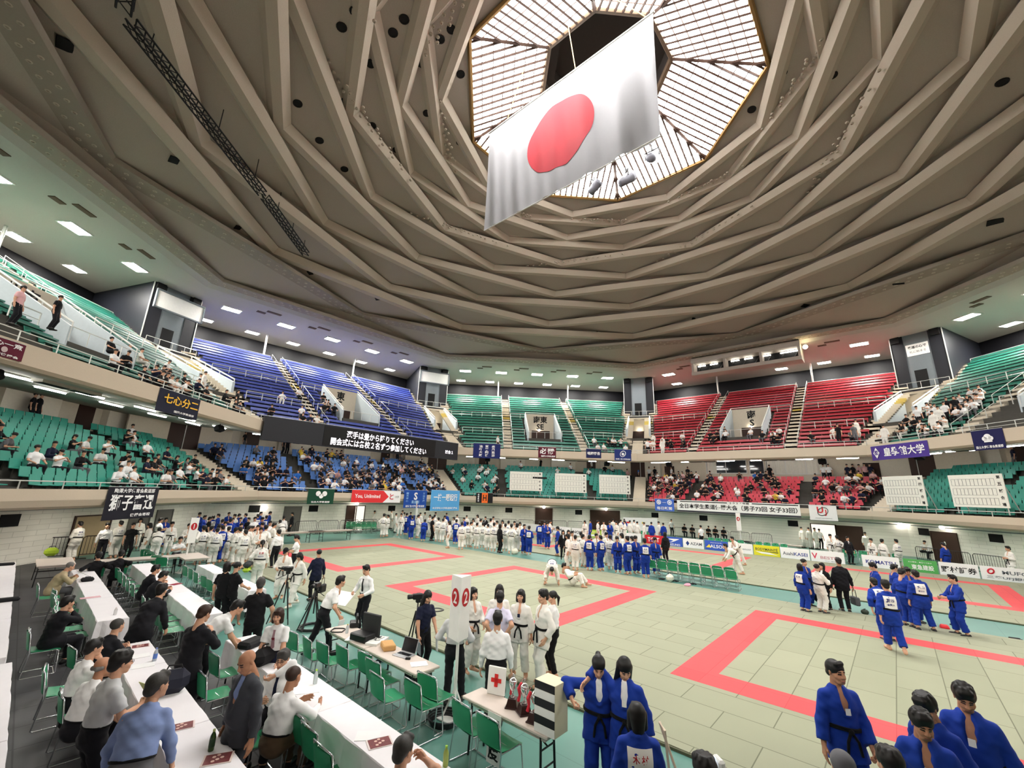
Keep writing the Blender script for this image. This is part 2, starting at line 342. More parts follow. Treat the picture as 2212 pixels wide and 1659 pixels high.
        b = MB(); b.lathe([(0, -.18), (.13, -.12), (.18, 0), (.13, .12), (0, .18)], n=10); o = b.build('globe_lamp', emitmat('globe_glow', (255, 244, 225), 9), pod); o.location = fpt(d, ap1-.25, .1, zf+2.55)
        b = MB()
        for sg in (-1, 1): b.tube([fpt(d, ap0, sg*hw, z0+.25), fpt(d, ap1, sg*hw, z1+.25)], .06, 6); [b.tube([fpt(d, ap0+(ap1-ap0)*t, sg*hw, z0+(z1-z0)*t), fpt(d, ap0+(ap1-ap0)*t, sg*hw, z0+(z1-z0)*t+.25)], .04, 5) for t in (0, .33, .66, 1)]
        b.tube([fpt(d, ap1, -hw, z1+.25), fpt(d, ap1, hw, z1+.25)], .05, 5); rail(b, d, ap0, 13.75, -hw, hw, posts=.9, step=1.2)
        b.build('handrail', M_white, pod)
        txt = {0: ('南', 'S'), 45: ('南東', 'SE'), 90: ('東', 'E'), 135: ('北東', 'NE'), 315: ('南西', 'SW')}[d]
        b = MB(); M = fmat(d, ap1-.02, -.1, 0)
        for t, zz, hh in ((txt[0], 16.75, 1.15), (txt[1], 15.55, .95)): text_into(b, t, Matrix.Translation((0, 0, zz)) @ M, height=hh, bold=.03)
        b.build('block_sign_lettering', M_ink, pod)
# corner towers with their entrance pods
M_scr = mat('white_projection_screen', (232, 232, 230), .7)
for a in (22.5, 67.5, 112.5, -22.5, -67.5):
    ca, sa = math.cos(math.radians(a)), math.sin(math.radians(a))
    def cp(r, s, z): return (r*ca-s*sa, r*sa+s*ca, z)
    def cbox(b, r0, r1, s0, s1, z0, z1, mi=0): b.hexa([cp(r0, s0, z0), cp(r0, s1, z0), cp(r1, s1, z0), cp(r1, s0, z0), cp(r0, s0, z1), cp(r0, s1, z1), cp(r1, s1, z1), cp(r1, s0, z1)], mi)
    Rf = 48.6; b = MB(); cbox(b, Rf, 59.5, -2.6, 2.6, 17.5, 26.4, 0)
    tw = struct(b.build('wall_corner_tower', [M_tower]))
    b = MB(); cbox(b, Rf-.12, Rf, -2.6, -1.25, 17.5, 26.35); cbox(b, Rf-.12, Rf, 1.25, 2.6, 17.5, 26.35); cbox(b, Rf-.16, Rf, -2.6, 2.6, 17.4, 18.7); b.build('dark_front_panels', mat('near_black_panel', (30, 31, 37), .5), tw)
    b = MB(); cbox(b, Rf-.06, Rf, -1.25, 1.25, 18.7, 26.35); b.build('steel_recess', M_steel, tw)
    b = MB(); cbox(b, Rf-.1, Rf, -.45, .75, 18.75, 21.3); b.build('doorway', M_dark, tw)
    b = MB(); cbox(b, Rf-.18, Rf-.12, -2.64, -2.54, 18.7, 26.3); cbox(b, Rf-.18, Rf-.12, 2.54, 2.64, 18.7, 26.3); b.build('corner_strips', M_rail, tw)
    b = MB(); b.tube([cp(Rf-1.2, -2.6, 19.6), cp(Rf-1.2, 2.6, 19.6)], .03, 5)
    for s in (-2.6, -1.3, 0, 1.3, 2.6): b.tube([cp(Rf-1.2, s, 18.7), cp(Rf-1.2, s, 19.6)], .03, 5)
    b.build('guard_rail', M_rail, tw); b = MB(); cbox(b, Rf-1.3, Rf, -2.7, 2.7, 18.4, 18.7); b.build('ledge', M_tower, tw)
    b = MB(); cbox(b, Rf-.4, Rf-.1, -2.4, -1.5, 25.2, 26.0); cbox(b, Rf-.4, Rf-.1, 1.5, 2.4, 25.2, 26.0); b.build('loudspeaker_boxes', M_dark, tw)
    if a in (67.5, 112.5):
        b = MB(); cbox(b, Rf-1.0, Rf-.85, -2.45, 2.45, 23.1, 24.9, 0); cbox(b, Rf-1.05, Rf-.8, -2.6, 2.6, 24.9, 25.1, 1); cbox(b, Rf-1.05, Rf-.8, -2.6, 2.6, 22.95, 23.1, 1); cbox(b, Rf-1.05, Rf-.8, -2.6, -2.45, 22.95, 25.1, 1); cbox(b, Rf-1.05, Rf-.8, 2.45, 2.6, 22.95, 25.1, 1)
        cbox(b, Rf-.85, Rf-.1, -.05, .05, 24, 24.1, 1)
        tag(b.build('projection_screen', [M_scr, M_steel]), 'blank white screen on the %s corner tower' % ('farther, east-southeast' if a == 67.5 else 'nearer, green and blue stand'), 'screen', 'projection screens on the towers')
    if a == -22.5:
        b = MB(); cbox(b, Rf-.1, Rf-.065, -1.1, 1.1, 23.2, 24.7); sg = tag(b.build('notice_board', M_scr), 'white notice with two lines on the tower between red and green stands', 'sign')
        b = MB(); M = Matrix(((sa, 0, -ca, (Rf-.104)*ca), (-ca, 0, -sa, (Rf-.104)*sa), (0, 1, 0, 24.3), (0, 0, 0, 1)))
        text_into(b, '武道の心で', M, width=1.8, bold=.03); text_into(b, '礼に始まる', Matrix.Translation((0, 0, -.6)) @ M, width=1.6); b.build('lettering', M_ink, sg)
    # pod below the tower
    b = MB(); r0, r1, zf = 39.2, 46.6, 13.6; z0, z1 = 15.2, 18.3
    for sgn in (-1, 1):
        s = sgn*1.75; b.hexa([cp(r0, s-.14, zf-1), cp(r0, s+.14, zf-1), cp(r1, s+.14, zf-1), cp(r1, s-.14, zf-1), cp(r0, s-.14, z0), cp(r0, s+.14, z0), cp(r1, s+.14, z1), cp(r1, s-.14, z1)], 0)
    cbox(b, r1, r1+.2, -1.75, 1.75, zf, z1, 1); cbox(b, r0-1, r1, -1.7, 1.7, zf-.6, zf, 2)
    pd = struct(b.build('wall_corner_pod', [M_palew, M_cream, M_conc]))
    b = MB(); cbox(b, r1-.12, r1, -1.3, 1.3, zf, zf+2.3); b.build('doorway', M_brown, pd)
    b = MB(); b.lathe([(0, -.2), (.15, -.14), (.2, 0), (.15, .14), (0, .2)], n=10); o = b.build('globe_lamp', MATS['globe_glow'], pd); o.location = cp(r1-.35, 0, zf+2.5)
    b = MB()
    for sgn in (-1, 1):
        b.tube([cp(r0, sgn*1.75, z0+.3), cp(r1, sgn*1.75, z1+.3)], .07, 6)
        for t in (0, .33, .66, 1): b.tube([cp(r0+(r1-r0)*t, sgn*1.75, z0+(z1-z0)*t), cp(r0+(r1-r0)*t, sgn*1.75, z0+(z1-z0)*t+.3)], .05, 5)
    b.tube([cp(r1, -1.75, z1+.3), cp(r1, 1.75, z1+.3)], .06, 5); b.build('handrail', M_white, pd)
    # stairs from pod down to the parapet, and lower stand stairs with the door at the back
    b = MB()
    for k in range(14):
        r = 32.6+k*.5; z = 10.55+.22*(k+1); cbox(b, r, r+.6, -.75, .75, z-.5, z)
    struct(b.build('floor_corner_stairs', M_step))
    b = MB()
    for k in range(20):
        r = 31.6+k*.5; z = 3.9+.2*(k+1); cbox(b, r, r+.6, -.8, .8, z-.5, z)
    struct(b.build('floor_lower_corner_stairs', M_step))
    b = MB(); cbox(b, 42.2, 42.35, -1.5, 1.5, 7.9, 10.6, 0); cbox(b, 42.15, 42.2, -.03, .03, 7.9, 10.5, 1); dd = struct(b.build('door_corner', [M_brown, M_white]))
    b = MB(); cbox(b, 42.2, 42.4, -5, -1.5, 7.8, 10.8); cbox(b, 42.2, 42.4, 1.5, 5, 7.8, 10.8); struct(b.build('wall_corner_back', M_cream))

# ---------------------------------------------------------------- ceiling
RINGS = [(22.5, 12.2, 36.85), (0, 13.9, 36.3), (22.5, 15.6, 36.0), (0, 17.1, 35.4), (22.5, 19.1, 34.9), (0, 20.9, 34.1), (22.5, 23.5, 33.3), (0, 26.1, 32.3), (22.5, 29.1, 31.4), (0, 31.9, 30.2), (22.5, 35.4, 29.2), (0, 38.6, 28.0), (22.5, 42.9, 26.5)]
def rv(ring, i, f=1.0, dz=0): o, R, z = ring; a = math.radians(o+45*i); return (R*f*math.cos(a), R*f*math.sin(a), z+dz)
b = MB()
for j in range(len(RINGS)-1):
    A, B = RINGS[j], RINGS[j+1]; sh = 0 if A[0] < B[0] else 1   # index of the outer vertex after inner vertex i
    for i in range(8):
        b.add([rv(A, i), rv(A, i+1), rv(B, i+sh)], [(0, 2, 1)]); b.add([rv(A, i), rv(B, i+sh-1), rv(B, i+sh)], [(0, 1, 2)])
ceil = struct(b.build('ceiling', M_ceil))
b = MB(); o, R, z = RINGS[-1]
for d in FACES: b.sector(d, [(R*math.cos(math.pi/8), z), (R*math.cos(math.pi/8)+1.2, 26.05), (55.6, 25.95)])
struct(b.build('ceiling_outer_ring', M_outer))
for j, ring in enumerate(RINGS[1:11]):
    o, R, z = ring; hw = .26+.0105*R; dp = .3+.006*R; c = math.cos(math.pi/8); b = MB()
    for i in range(8):
        q = []
        for ii in (i, i+1):
            for off, dz in ((-hw*1.5, .12), (-hw*.62, -dp), (hw*.62, -dp), (hw*1.5, -.12)): q.append(rv((o, R+off/c, z), ii, 1, dz))
        b.add(q, [(0, 1, 5, 4), (1, 2, 6, 5), (2, 3, 7, 6)])
    struct(b.build('ceiling_rib', M_rib))
# flat dotted bands and dotted corners: one mesh of small plaster cones each
def bumps(pts, r, name, par):
    b = MB()
    for p in pts: b.lathe([(r, .05), (r*.95, -.02), (r*.55, -.05), (r*.45, 0.0), (.001, .01)], c=p, n=8)
    o = b.build(name, [M_rib], par); return o
M_hole = mat('dark_ceiling_hole', (20, 19, 18), .8)
M_band = mat('tan_perforated_band', (148, 139, 127), .85)
for (o, R, z), nrow, gap, hw in ((RINGS[11], 2, .75, 1.0), (RINGS[12], 3, .6, 1.1)):
    c = math.cos(math.pi/8); b = MB(); pts = []
    for i in range(8):
        q = []
        for ii in (i, i+1):
            for off, dz in ((-hw*1.15, .15), (-hw*1.0, -.18), (hw*1.0, -.18), (hw*1.15, .1)): q.append(rv((o, R+off/c, z), ii, 1, dz))
        b.add(q, [(0, 1, 5, 4), (1, 2, 6, 5), (2, 3, 7, 6)])
        n = int(R*.765/1.0)
        for rr in range(nrow):
            off = (rr-(nrow-1)/2)*gap
            A, B = Vector(rv((o, R+off/c, z), i)), Vector(rv((o, R+off/c, z), i+1))
            for k in range(n): p = A.lerp(B, (k+.5+(.5 if rr % 2 else 0))/n); pts.append((p[0], p[1], z-.17))
    bd = struct(b.build('ceiling_band', M_band)); bumps(pts, .17, 'acoustic_studs', bd)
pts = []
for j in (3, 6):
    o, R, z = RINGS[j]; inner = RINGS[j-1]
    for i in range(8):
        V = Vector(rv(RINGS[j], i)); a0, a1 = Vector(rv(inner, i if inner[0] > o else i-1)), Vector(rv(inner, i+1 if inner[0] > o else i))
        for r_ in range(1, 6):
            t = .30+.085*r_; nn = 2+r_*1
            for k in range(nn):
                p = V.lerp(a0.lerp(a1, (k+.5)/nn*.9+.05), t); n_ = (a0-V).cross(a1-V).normalized(); n_ = n_ if n_.z < 0 else -n_
                pts.append(tuple(p+n_*.05))
bumps(pts, .13, 'acoustic_studs', ceil)
# skylight: eight bright panels with louvre bars, dark well above
M_sky = emitmat('bright_daylight_panel', (255, 253, 250), SKY_E)
M_bar = mat('brown_louvre_bar', (70, 50, 40), .6); M_brass = mat('gilt_rim', (150, 118, 72), .4, metal=.5)
IN_ = (22.5, 5.55, 40.0)
for i in range(8):
    A0, A1, B1, B0 = (Vector(rv(RINGS[0], i)), Vector(rv(RINGS[0], i+1)), Vector(rv(IN_, i+1)), Vector(rv(IN_, i)))
    b = MB(); b.add([A0, A1, B1, B0], [(0, 1, 2, 3)]); pn = struct(b.build('window_%d' % (i+1), M_sky))
    b = MB(); dn = Vector((0, 0, -.16)); rad = ((B0+B1)/2-(A0+A1)/2); tw = (A1-A0)/2; mid = (A0+A1)/2; Lr = rad.length
    for k in range(-7, 8):
        s = k/7.6; p = mid+tw*s+dn; f = 1.0 if abs(s) < 5.55/12.2 else max(.03, (1-abs(s))/(1-5.55/12.2)); b.tube([p, p+rad*f], .1, 4)
    for t in (.14, .28, .42, .56, .7, .84): q = 1-t*(1-5.55/12.2); b.tube([mid-tw*q+rad*t+dn*.6, mid+tw*q+rad*t+dn*.6], .045, 4)
    b.tube([A0+dn, B0+dn], .16, 4); b.build('louvre_bars', M_bar, pn)
b = MB(); b.tube([rv(RINGS[0], i, 1.0, -.12) for i in range(8)], .2, 6, closed=True); struct(b.build('trim_skylight_rim', M_brass))
b = MB(); b.tube([rv(IN_, i, 1.0, 0) for i in range(8)], .28, 6, closed=True); struct(b.build('trim_skylight_inner_rim', mat('dark_bronze', (92, 74, 56), .5)))
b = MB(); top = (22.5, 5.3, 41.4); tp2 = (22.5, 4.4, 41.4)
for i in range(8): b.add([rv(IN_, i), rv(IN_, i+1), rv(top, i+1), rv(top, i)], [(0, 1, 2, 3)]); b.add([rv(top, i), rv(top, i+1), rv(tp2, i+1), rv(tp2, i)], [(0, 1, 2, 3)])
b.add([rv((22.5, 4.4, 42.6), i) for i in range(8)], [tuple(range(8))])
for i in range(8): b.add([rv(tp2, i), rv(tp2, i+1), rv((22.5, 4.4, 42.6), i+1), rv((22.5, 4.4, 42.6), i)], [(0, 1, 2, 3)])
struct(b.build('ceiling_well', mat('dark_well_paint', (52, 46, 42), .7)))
# ceiling lamps: two rows per face
M_glow = emitmat('lamp_diffuser', (255, 250, 240), LAMP_E)
ORD = ('first', 'second', 'third', 'fourth', 'fifth', 'sixth')
def lamp(d, ap, s, i, row, z=26.0):
    t = empty('ceiling_light', fpt(d, ap, s, z), math.radians(d), '%s bright rectangular lamp from the left in the %s row above the %s stand' % (ORD[i], row, SIDE[d]), 'ceiling light', 'lamps in the ceiling ring')
    hx, hy = (.55, .95) if row == 'inner' else (.5, .8)
    b = MB(); b.rbox((0, 0, -.03), (hx*2, hy*2, .08), .12); b.build('diffuser', M_glow, t)
    b = MB()
    for q in (((hx+.06), 0, .12, hy*2+.24), (-(hx+.06), 0, .12, hy*2+.24)): b.box((q[0], q[1], -.02), (q[2], q[3], .1))
    for sy in (-1, 1): b.box((0, sy*(hy+.06), -.02), (hx*2, .12, .1))
    b.build('frame', M_white, t)
for d in FACES:
    for i in range(5):
        if not (d == 0 and i in (1, 2, 3)): lamp(d, 45.5, 13.1-6.55*i, i, 'inner')
    for i in range(6):
        if not (d == 0 and i in (1, 2)): lamp(d, 52.4, 14.25-5.7*i, i, 'outer')
# ---------------------------------------------------------------- fittings on the shell
from mathutils.bvhtree import BVHTree
_cm = ceil.data; CBVH = BVHTree.FromPolygons([v.co.copy() for v in _cm.vertices], [tuple(p.vertices) for p in _cm.polygons])
def chit(u, v):
    h = CBVH.ray_cast(Vector(CAM), Vector(ray(u, v)).normalized()); return h[0], h[1]
for u, v in ((649, 35), (767, 24), (738, 58), (873, 41), (849, 70), (801, 137), (860, 199), (588, 145), (643, 223), (744, 218), (804, 271), (690, 303), (856, 323), (744, 365), (975, 63), (951, 84), (991, 70), (995, 160), (910, 136), (922, 244), (993, 307), (1690, 157), (1624, 236), (1533, 364), (1326, 449), (1798, 162), (2165, 177)):
    p, n = chit(u, v)
    if p is None: continue
    n = n if n.z < 0 else -n; b = MB(); b.lathe([(.34, 0), (.34, .05), (.26, .06), (.25, .03)], n=14); o = struct(b.build('ceiling_round_opening', M_hole)); o.rotation_euler = n.to_track_quat('Z', 'Y').to_euler(); o.location = p+n*.01
for u, v, s in ((140, 95, .8), (376, 345, .7), (514, 491, .62), (670, 589, .6), (815, 645, .6), (932, 690, .6), (1940, 608, .8), (1740, 660, .7), (2150, 478, .8), (1500, 690, .6), (1290, 720, .6)):
    p, n = chit(u, v)
    if p is None: continue
    n = n if n.z < 0 else -n; b = MB(); b.rbox((0, 0, .03), (s*1.3, s*.9, .1), .03); o = struct(b.build('ceiling_square_opening', M_hole)); o.rotation_euler = n.to_track_quat('Z', 'Y').to_euler(); o.rotation_euler.z += .8; o.location = p
M_vent = mat('brown_vent_grille', (84, 66, 50), .6)
for d in VIS:
    for s in (9.8, 3.3, -3.3, -9.8):
        for dap, ds, w_ in ((43.0, -.6, 1.7), (44.0, .6, 1.0)):
            b = MB(); b.rbox((0, 0, 0), (.55, w_, .08), .03); o = struct(b.build('ceiling_vent', M_vent)); o.location = fpt(d, dap-.6, s+ds, 26.02 if dap < 43.9 else 26.0); o.rotation_euler.z = math.radians(d)
# posts from the top rail to the ceiling
for d in VIS:
    for s in (AISLE+1.3, -AISLE-1.3):
        b = MB(); b.tube([fpt(d, 51.5, s, 21.9), fpt(d, 51.5, s, 26)], .13, 8); struct(b.build('trim_ceiling_post', M_rail))
# lighting trusses hung below the roof
M_truss = mat('black_truss_metal', (22, 22, 24), .5)
def truss(p0, p1, label, drops):
    p0, p1 = Vector(p0), Vector(p1); ax = (p1-p0).normalized(); up = Vector((0, 0, 1)); sd = ax.cross(up).normalized(); b = MB(); L = (p1-p0).length; h = .3
    cor = [sd*h*a+up*h*c for a, c in ((-1, 0), (1, 0), (-1, 1.4), (1, 1.4))]
    for c in cor: b.tube([p0+c, p1+c], .06, 5)
    n = int(L/.6)
    for i in range(n):
        a, c = p0+ax*(L*i/n), p0+ax*(L*(i+1)/n)
        for q, w_ in ((0, 1), (1, 3), (3, 2), (2, 0)): b.tube([a+cor[q], c+cor[w_]], .035, 4)
    r = tag(b.build('lighting_truss', M_truss), label, 'truss')
    b = MB()
    for t in drops:
        p = p0+ax*L*t; h_ = CBVH.ray_cast(p, Vector((0, 0, 1)))[0]; b.tube([p+up*.4, (p.x, p.y, h_.z if h_ else p.z+3)], .03, 4)
    b.build('suspension_wire', M_truss, r); return r
truss((-27.3, 13.6, 28.5), (-17.6, 22.9, 28.5), 'long black lighting truss hanging under the roof, longer of the two in line', (.1, .55, .9))
truss((-17.3, 23.2, 28.5), (-11.1, 29.6, 28.5), 'shorter black truss continuing the line toward the blue stand', (.25, .6, .92))
truss((-27.6, 13.0, 28.5), (-27.9, 5.5, 28.5), 'black truss at the roof edge meeting the long truss at an angle', (.3, .8))
# national flag
M_flag = mat('white_flag_cloth', (188, 187, 191), .75, var=.02); M_disc = mat('red_flag_disc', (206, 56, 68), .7, var=.03)
FX, FY, FZ, FW, FH = -5.6, .75, 30.0, 14.6, 9.65
fl = empty('national_flag', (FX, FY, FZ), math.radians(-90), 'huge white flag with red disc hanging from the skylight', 'flag')
def fold(x, y):  # ripples of the cloth, stronger to the viewer's right
    g = max(0, min(1, x/FW+.42)); a = .05+.2*g**1.5
    return a*math.sin(x*2.3+.5*math.sin(y*.6+x))*(.35+.65*(.5-y/FH))*min(1, (FH/2-y)/1.2)+.05*math.sin(x*5.1+y*.35)*(.5-y/FH)
b = MB(); b.grid(lambda a, c: ((a-.5)*FW, fold((a-.5)*FW, (c-.5)*FH), (c-.5)*FH-.25*math.sin(math.pi*a)*(1-c)*0), 150, 40)
b.build('cloth', M_flag, fl, smooth=True)
b = MB(); N = 28; vs = []
R_ = FH*.3
for side in (-1, 1):
    vs = [(0, fold(0, 0)+side*.02, 0)]; fs = []; A = 64
    for i in range(1, N+1):
        for k in range(A): x, y = R_*i/N*math.cos(2*math.pi*k/A), R_*i/N*math.sin(2*math.pi*k/A); vs.append((x, fold(x, y)+side*.02, y))
    fs = [(0, 1+k, 1+(k+1) % A) for k in range(A)]+[(1+(i-1)*A+k, 1+i*A+k, 1+i*A+(k+1) % A, 1+(i-1)*A+(k+1) % A) for i in range(1, N) for k in range(A)]
    b.add(vs, fs)
b.build('red_disc', M_disc, fl, smooth=True)
MB().tube([(-FW/2-.1, 0, FH/2), (FW/2+.1, 0, FH/2)], .07, 8).build('pole', M_white, fl); MB().tube([(-FW/2, 0, -FH/2), (FW/2, 0, -FH/2)], .04, 6).build('hem_weight', M_white, fl)
for x in (-FW*.36, .1*FW, FW*.47): MB().tube([(x, 0, FH/2), (x*.55, -.1, 40.2-FZ)], .035, 5).build('hanging_rope', mat('tan_rope', (190, 160, 110), .8), fl)
# spotlights at the skylight edge
M_spot = mat('grey_spotlight_body', (92, 92, 98), .4, metal=.3)
for i, (u, v, sc) in enumerate(((1284, 405, 1.0), (1352, 388, 1.15), (1409, 340, 1.1))):
    p = Vector(pz(u, v, 36.2)); r = empty('spotlight', p, .8*i, ('spotlight hanging at the near rim of the skylight, lowest of three', 'bulky grey spotlight with a ring, middle one under the flag hem', 'long grey spotlight nearest the lower right corner of the flag')[i], 'spotlight', 'spotlights under the flag'); r.scale = (sc,)*3
    b = MB(); M = Matrix.Rotation(.9, 4, 'X'); b.lathe([(.1, -.75), (.38, -.7), (.42, -.2), (.5, .5), (.55, .75), (.48, .72)], n=14, M=M); b.build('body', M_spot, r, smooth=True)
    b = MB(); b.tube([(-.62, 0, 0), (-.62, 0, .7), (.62, 0, .7), (.62, 0, 0)], .06, 5); b.tube([(0, 0, .7), (0, 0, 1.3)], .07, 5); b.build('yoke', M_truss, r)
# control box on the ceiling of the south side
bx_ = tag(MB().build('control_booth', M_white), 'long pale box with dark openings fixed to the ceiling above the red stand', 'booth')
bx_.matrix_world = fmat(0, 40.8, .1, 24.6)
b = MB(); Wb = 14.4
b.box((0, 1.2, 0), (Wb, .75, 2.4)); b.box((0, -.9, .2), (Wb, .5, 2.0)); b.box((0, .1, -1.1), (Wb, 2.4, .2))
for x in (-Wb/2+.2, -2.4, 2.4, Wb/2-.2): b.box((x, .1, 0), (.3, 2.2, 2.2))
me = b.mesh('control_booth', mat('grey_booth_paint', (176, 166, 156), .7)); bx_.data = me
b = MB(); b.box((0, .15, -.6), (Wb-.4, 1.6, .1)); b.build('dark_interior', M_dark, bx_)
for k in range(9): MB().tube([(-6.6+k*1.6, -.6, .1), (-5.9+k*1.6, .7, -.3)], .1, 5).build('brace_bar', M_truss, bx_)
b = MB()
for x in (-6, -4.2, -1.2, .6, 2.9, 5.2, 6.3): b.box((x, .55, -.2), (1.1, .16, .1))
b.build('lamp_strip', emitmat('booth_lamp_glow', (255, 250, 236), 8), bx_)
b = MB(); b.lathe([(0, -.25), (.25, -.1), (.3, .1), (.1, .3)], n=10); o = b.build('end_lamp', emitmat('booth_end_glow', (255, 240, 190), 14), bx_); o.location = (Wb/2+.5, .6, .6)
# ---------------------------------------------------------------- LED board on the east side
LB = tag(MB().build('led_display_board', M_black), 'long black electronic board with two lines of white Japanese text', 'display board'); LB.matrix_world = fmat(90, 29.25, .3, 9.9)
b = MB(); b.box((0, 0, -.2), (23.9, 2.2, .5)); LB.data = b.mesh('led_display_board', mat('dark_grey_board_case', (38, 39, 44), .5))
b = MB(); b.box((.9, -.02, .07), (14.4, 2.0, .06)); b.build('led_panel', mat('black_led_panel', (10, 9, 11), .4), LB)
M_led = emitmat('white_led_text', (255, 246, 250), .9); b = MB()
text_into(b, '選手は畳から降りてください', Matrix.Translation((.45, .38, .12)), width=8.6, height=.78, bold=.018)
text_into(b, '開会式には各校２名ずつ参加してください', Matrix.Translation((.6, -.5, .12)), width=12.2, height=.78, bold=.018)
text_into(b, '試合１', Matrix.Translation((10.4, -.2, .12)), width=1.3, bold=.02); b.build('led_text', M_led, LB)
# ---------------------------------------------------------------- banners
def face_items(b2, items, W, H, z):
    for it in items:
        k = it[0]
        if k == 't': _, s, cx, cy, w_, h_, c = it; bb = MB(); text_into(bb, s, Matrix.Translation((cx*W, cy*H, z)), width=w_ and w_*W, height=h_ and h_*H, bold=.02)
        elif k == 'v':
            _, s, cx, cy, w_, h_, c = it; bb = MB(); n = len(s); ch = h_*H/n
            for i, q in enumerate(s): text_into(bb, q, Matrix.Translation((cx*W, cy*H+h_*H/2-ch*(i+.5), z)), width=w_*W, height=ch*.86, bold=.02)
        elif k == 'r': _, cx, cy, w_, h_, c = it; bb = MB(); bb.box((cx*W, cy*H, z-.004), (w_*W, h_*H, .006))
        elif k == 'p': _, pts, c = it; bb = MB(); bb.add([(x*W, y*H, z-.002) for x, y in pts], [tuple(range(len(pts)))])
        elif k == 'c': _, cx, cy, r, c = it; bb = MB(); bb.add([(cx*W+r*H*math.cos(a*math.pi/12), cy*H+r*H*math.sin(a*math.pi/12), z-.001) for a in range(24)], [tuple(range(24))])
        elif k == 'o': _, cx, cy, rx, ry, t, c = it; bb = MB(); bb.tube([(cx*W+rx*H*math.cos(a*math.pi/12), cy*H+ry*H*math.sin(a*math.pi/12)+.25*rx*H*math.cos(a*math.pi/12), z) for a in range(24)], t*H, 4, closed=True)
        b2.setdefault(c, MB()); o = b2[c]; o.add(bb.v, bb.f)
CW, CK, CR_ = (240, 240, 240), (20, 20, 22), (200, 40, 48)
def colname(c): return 'print_%02x%02x%02x' % c
def put_items(par, items, W, H, z, name='lettering'):
    b2 = {}; face_items(b2, items, W, H, z)
    for c, bb in b2.items(): bb.build(name, mat(colname(c), c, .6, var=0), par)
def banner(label, deg, ap, u0, v0, u1, v1, col, items, cat='banner', grp=None, name='banner', wave=.02):
    s0, z1 = facehit(u0, v0, deg, ap); s1, z0 = facehit(u1, v1, deg, ap); W, H = s0-s1, z1-z0
    b = MB(); ph = u0*.7
    b.grid(lambda a, c: ((a-.5)*W, (c-.5)*H, wave*math.sin(a*W*2.2+ph)*(1.1-c)), max(6, int(W*5)), 6)
    o = b.build(name, mat('cloth_'+colname(col), col, .75, var=.03), smooth=True); o.matrix_world = fmat(deg, ap, (s0+s1)/2, (z0+z1)/2)
    MB().tube([(-W/2, H/2, 0), (W/2, H/2, 0)], .015, 5).build('top_rod', M_rail, o)
    for x in (-W*.45, W*.45): MB().tube([(x, H/2, 0), (x, H/2+.04, -.12)], .012, 4).build('tie', M_rail, o)
    tag(o, label, cat, grp); put_items(o, items, W, H, wave+.012); return o
AL, AU = 28.56, 29.56
banner('black banner with big white brush characters on the balcony at the left', 135, AL, 236, 1051, 330, 1117, (24, 22, 34), [('t', '獅子奮迅', 0, .02, .86, .5, CW), ('t', '駒澤大学体育会柔道部', 0, .38, .8, .14, CW), ('t', '後援会寄贈', .2, -.38, .4, .1, CW)])
banner('dark green banner with a white clover emblem', 90, AL, 667, 1055, 719, 1089, (18, 66, 46), [('c', -.12, .18, .17, CW), ('c', .12, .18, .17, CW), ('c', 0, .02, .15, CW), ('t', '仙台大学柔道部', 0, -.36, .7, .13, CW)])
banner('red and white banner reading You, Unlimited', 90, AL, 761, 1058, 864, 1086, CW, [('p', [(-.5, .5), (.12, .5), (.24, 0), (.12, -.5), (-.5, -.5)], (222, 52, 56)), ('t', 'You, Unlimited', -.19, 0, .5, .36, CW), ('t', 'と', .3, .02, None, .5, CR_), ('t', '大学', .42, 0, None, .2, (150, 150, 150))])
banner('royal blue banner with a white S emblem', 90, AL, 874, 1058, 920, 1097, (28, 74, 158), [('t', 'S', 0, .16, None, .42, CW), ('t', '柔道部', 0, -.17, .34, None, (150, 190, 230)), ('t', '志學館大学女子柔道部', 0, -.4, .82, .12, CW), ('v', '一意専心', -.36, .1, .1, .55, (130, 170, 220)), ('v', '不撓不屈', .36, .1, .1, .55, (130, 170, 220))])
banner('sky blue banner with white brush characters', 90, AL, 932, 1058, 991, 1103, (92, 168, 224), [('t', '一技一瞬起行', 0, .15, .82, .36, CW), ('t', '金沢学院大学柔道部後援会', 0, -.37, .86, .1, CW)])
banner('small black banner with an orange stripe and letter H', 45, AL, 1029, 1064, 1064, 1087, (26, 22, 26), [('r', .02, 0, .36, 1, (236, 110, 40)), ('t', 'H', .02, 0, .22, .6, CK), ('v', '青春柔道', -.36, 0, .1, .8, CW)])
banner('blue banner with two white round emblems beside the long title banner', 0, AL, 1414, 1077, 1457, 1105, (70, 106, 196), [('c', -.28, .22, .2, CW), ('c', .28, .22, .2, CW), ('o', -.28, .22, .12, .1, .02, (70, 106, 196)), ('o', .28, .22, .12, .1, .02, (70, 106, 196)), ('r', 0, .2, .2, .03, CW), ('t', '毎日新聞', 0, -.27, .78, .26, CW)])
banner('long white title banner with black Japanese lettering', 0, AL, 1462, 1080, 1731, 1119, (236, 236, 232), [('t', '２０２４年度', .05, .4, .16, .16, CK), ('r', -.26, .4, .42, .07, CK), ('r', .32, .4, .34, .07, CK), ('t', '全日本学生柔道優勝大会（男子73回 女子33回）', 0, .02, .96, .42, CK), ('r', 0, -.42, 1, .14, (60, 60, 66))], wave=.004)
banner('white banner with a red looped monogram', 0, AL, 1746, 1091, 1811, 1126, (228, 228, 226), [('t', 'U', -.09, .2, None, .42, (206, 40, 50)), ('t', 'J', .09, .02, None, .42, (206, 40, 50)), ('o', 0, .1, .3, .26, .018, CK), ('t', 'UNIVERSITY JUDO FEDERATION', 0, -.36, .6, .05, (120, 120, 120))])
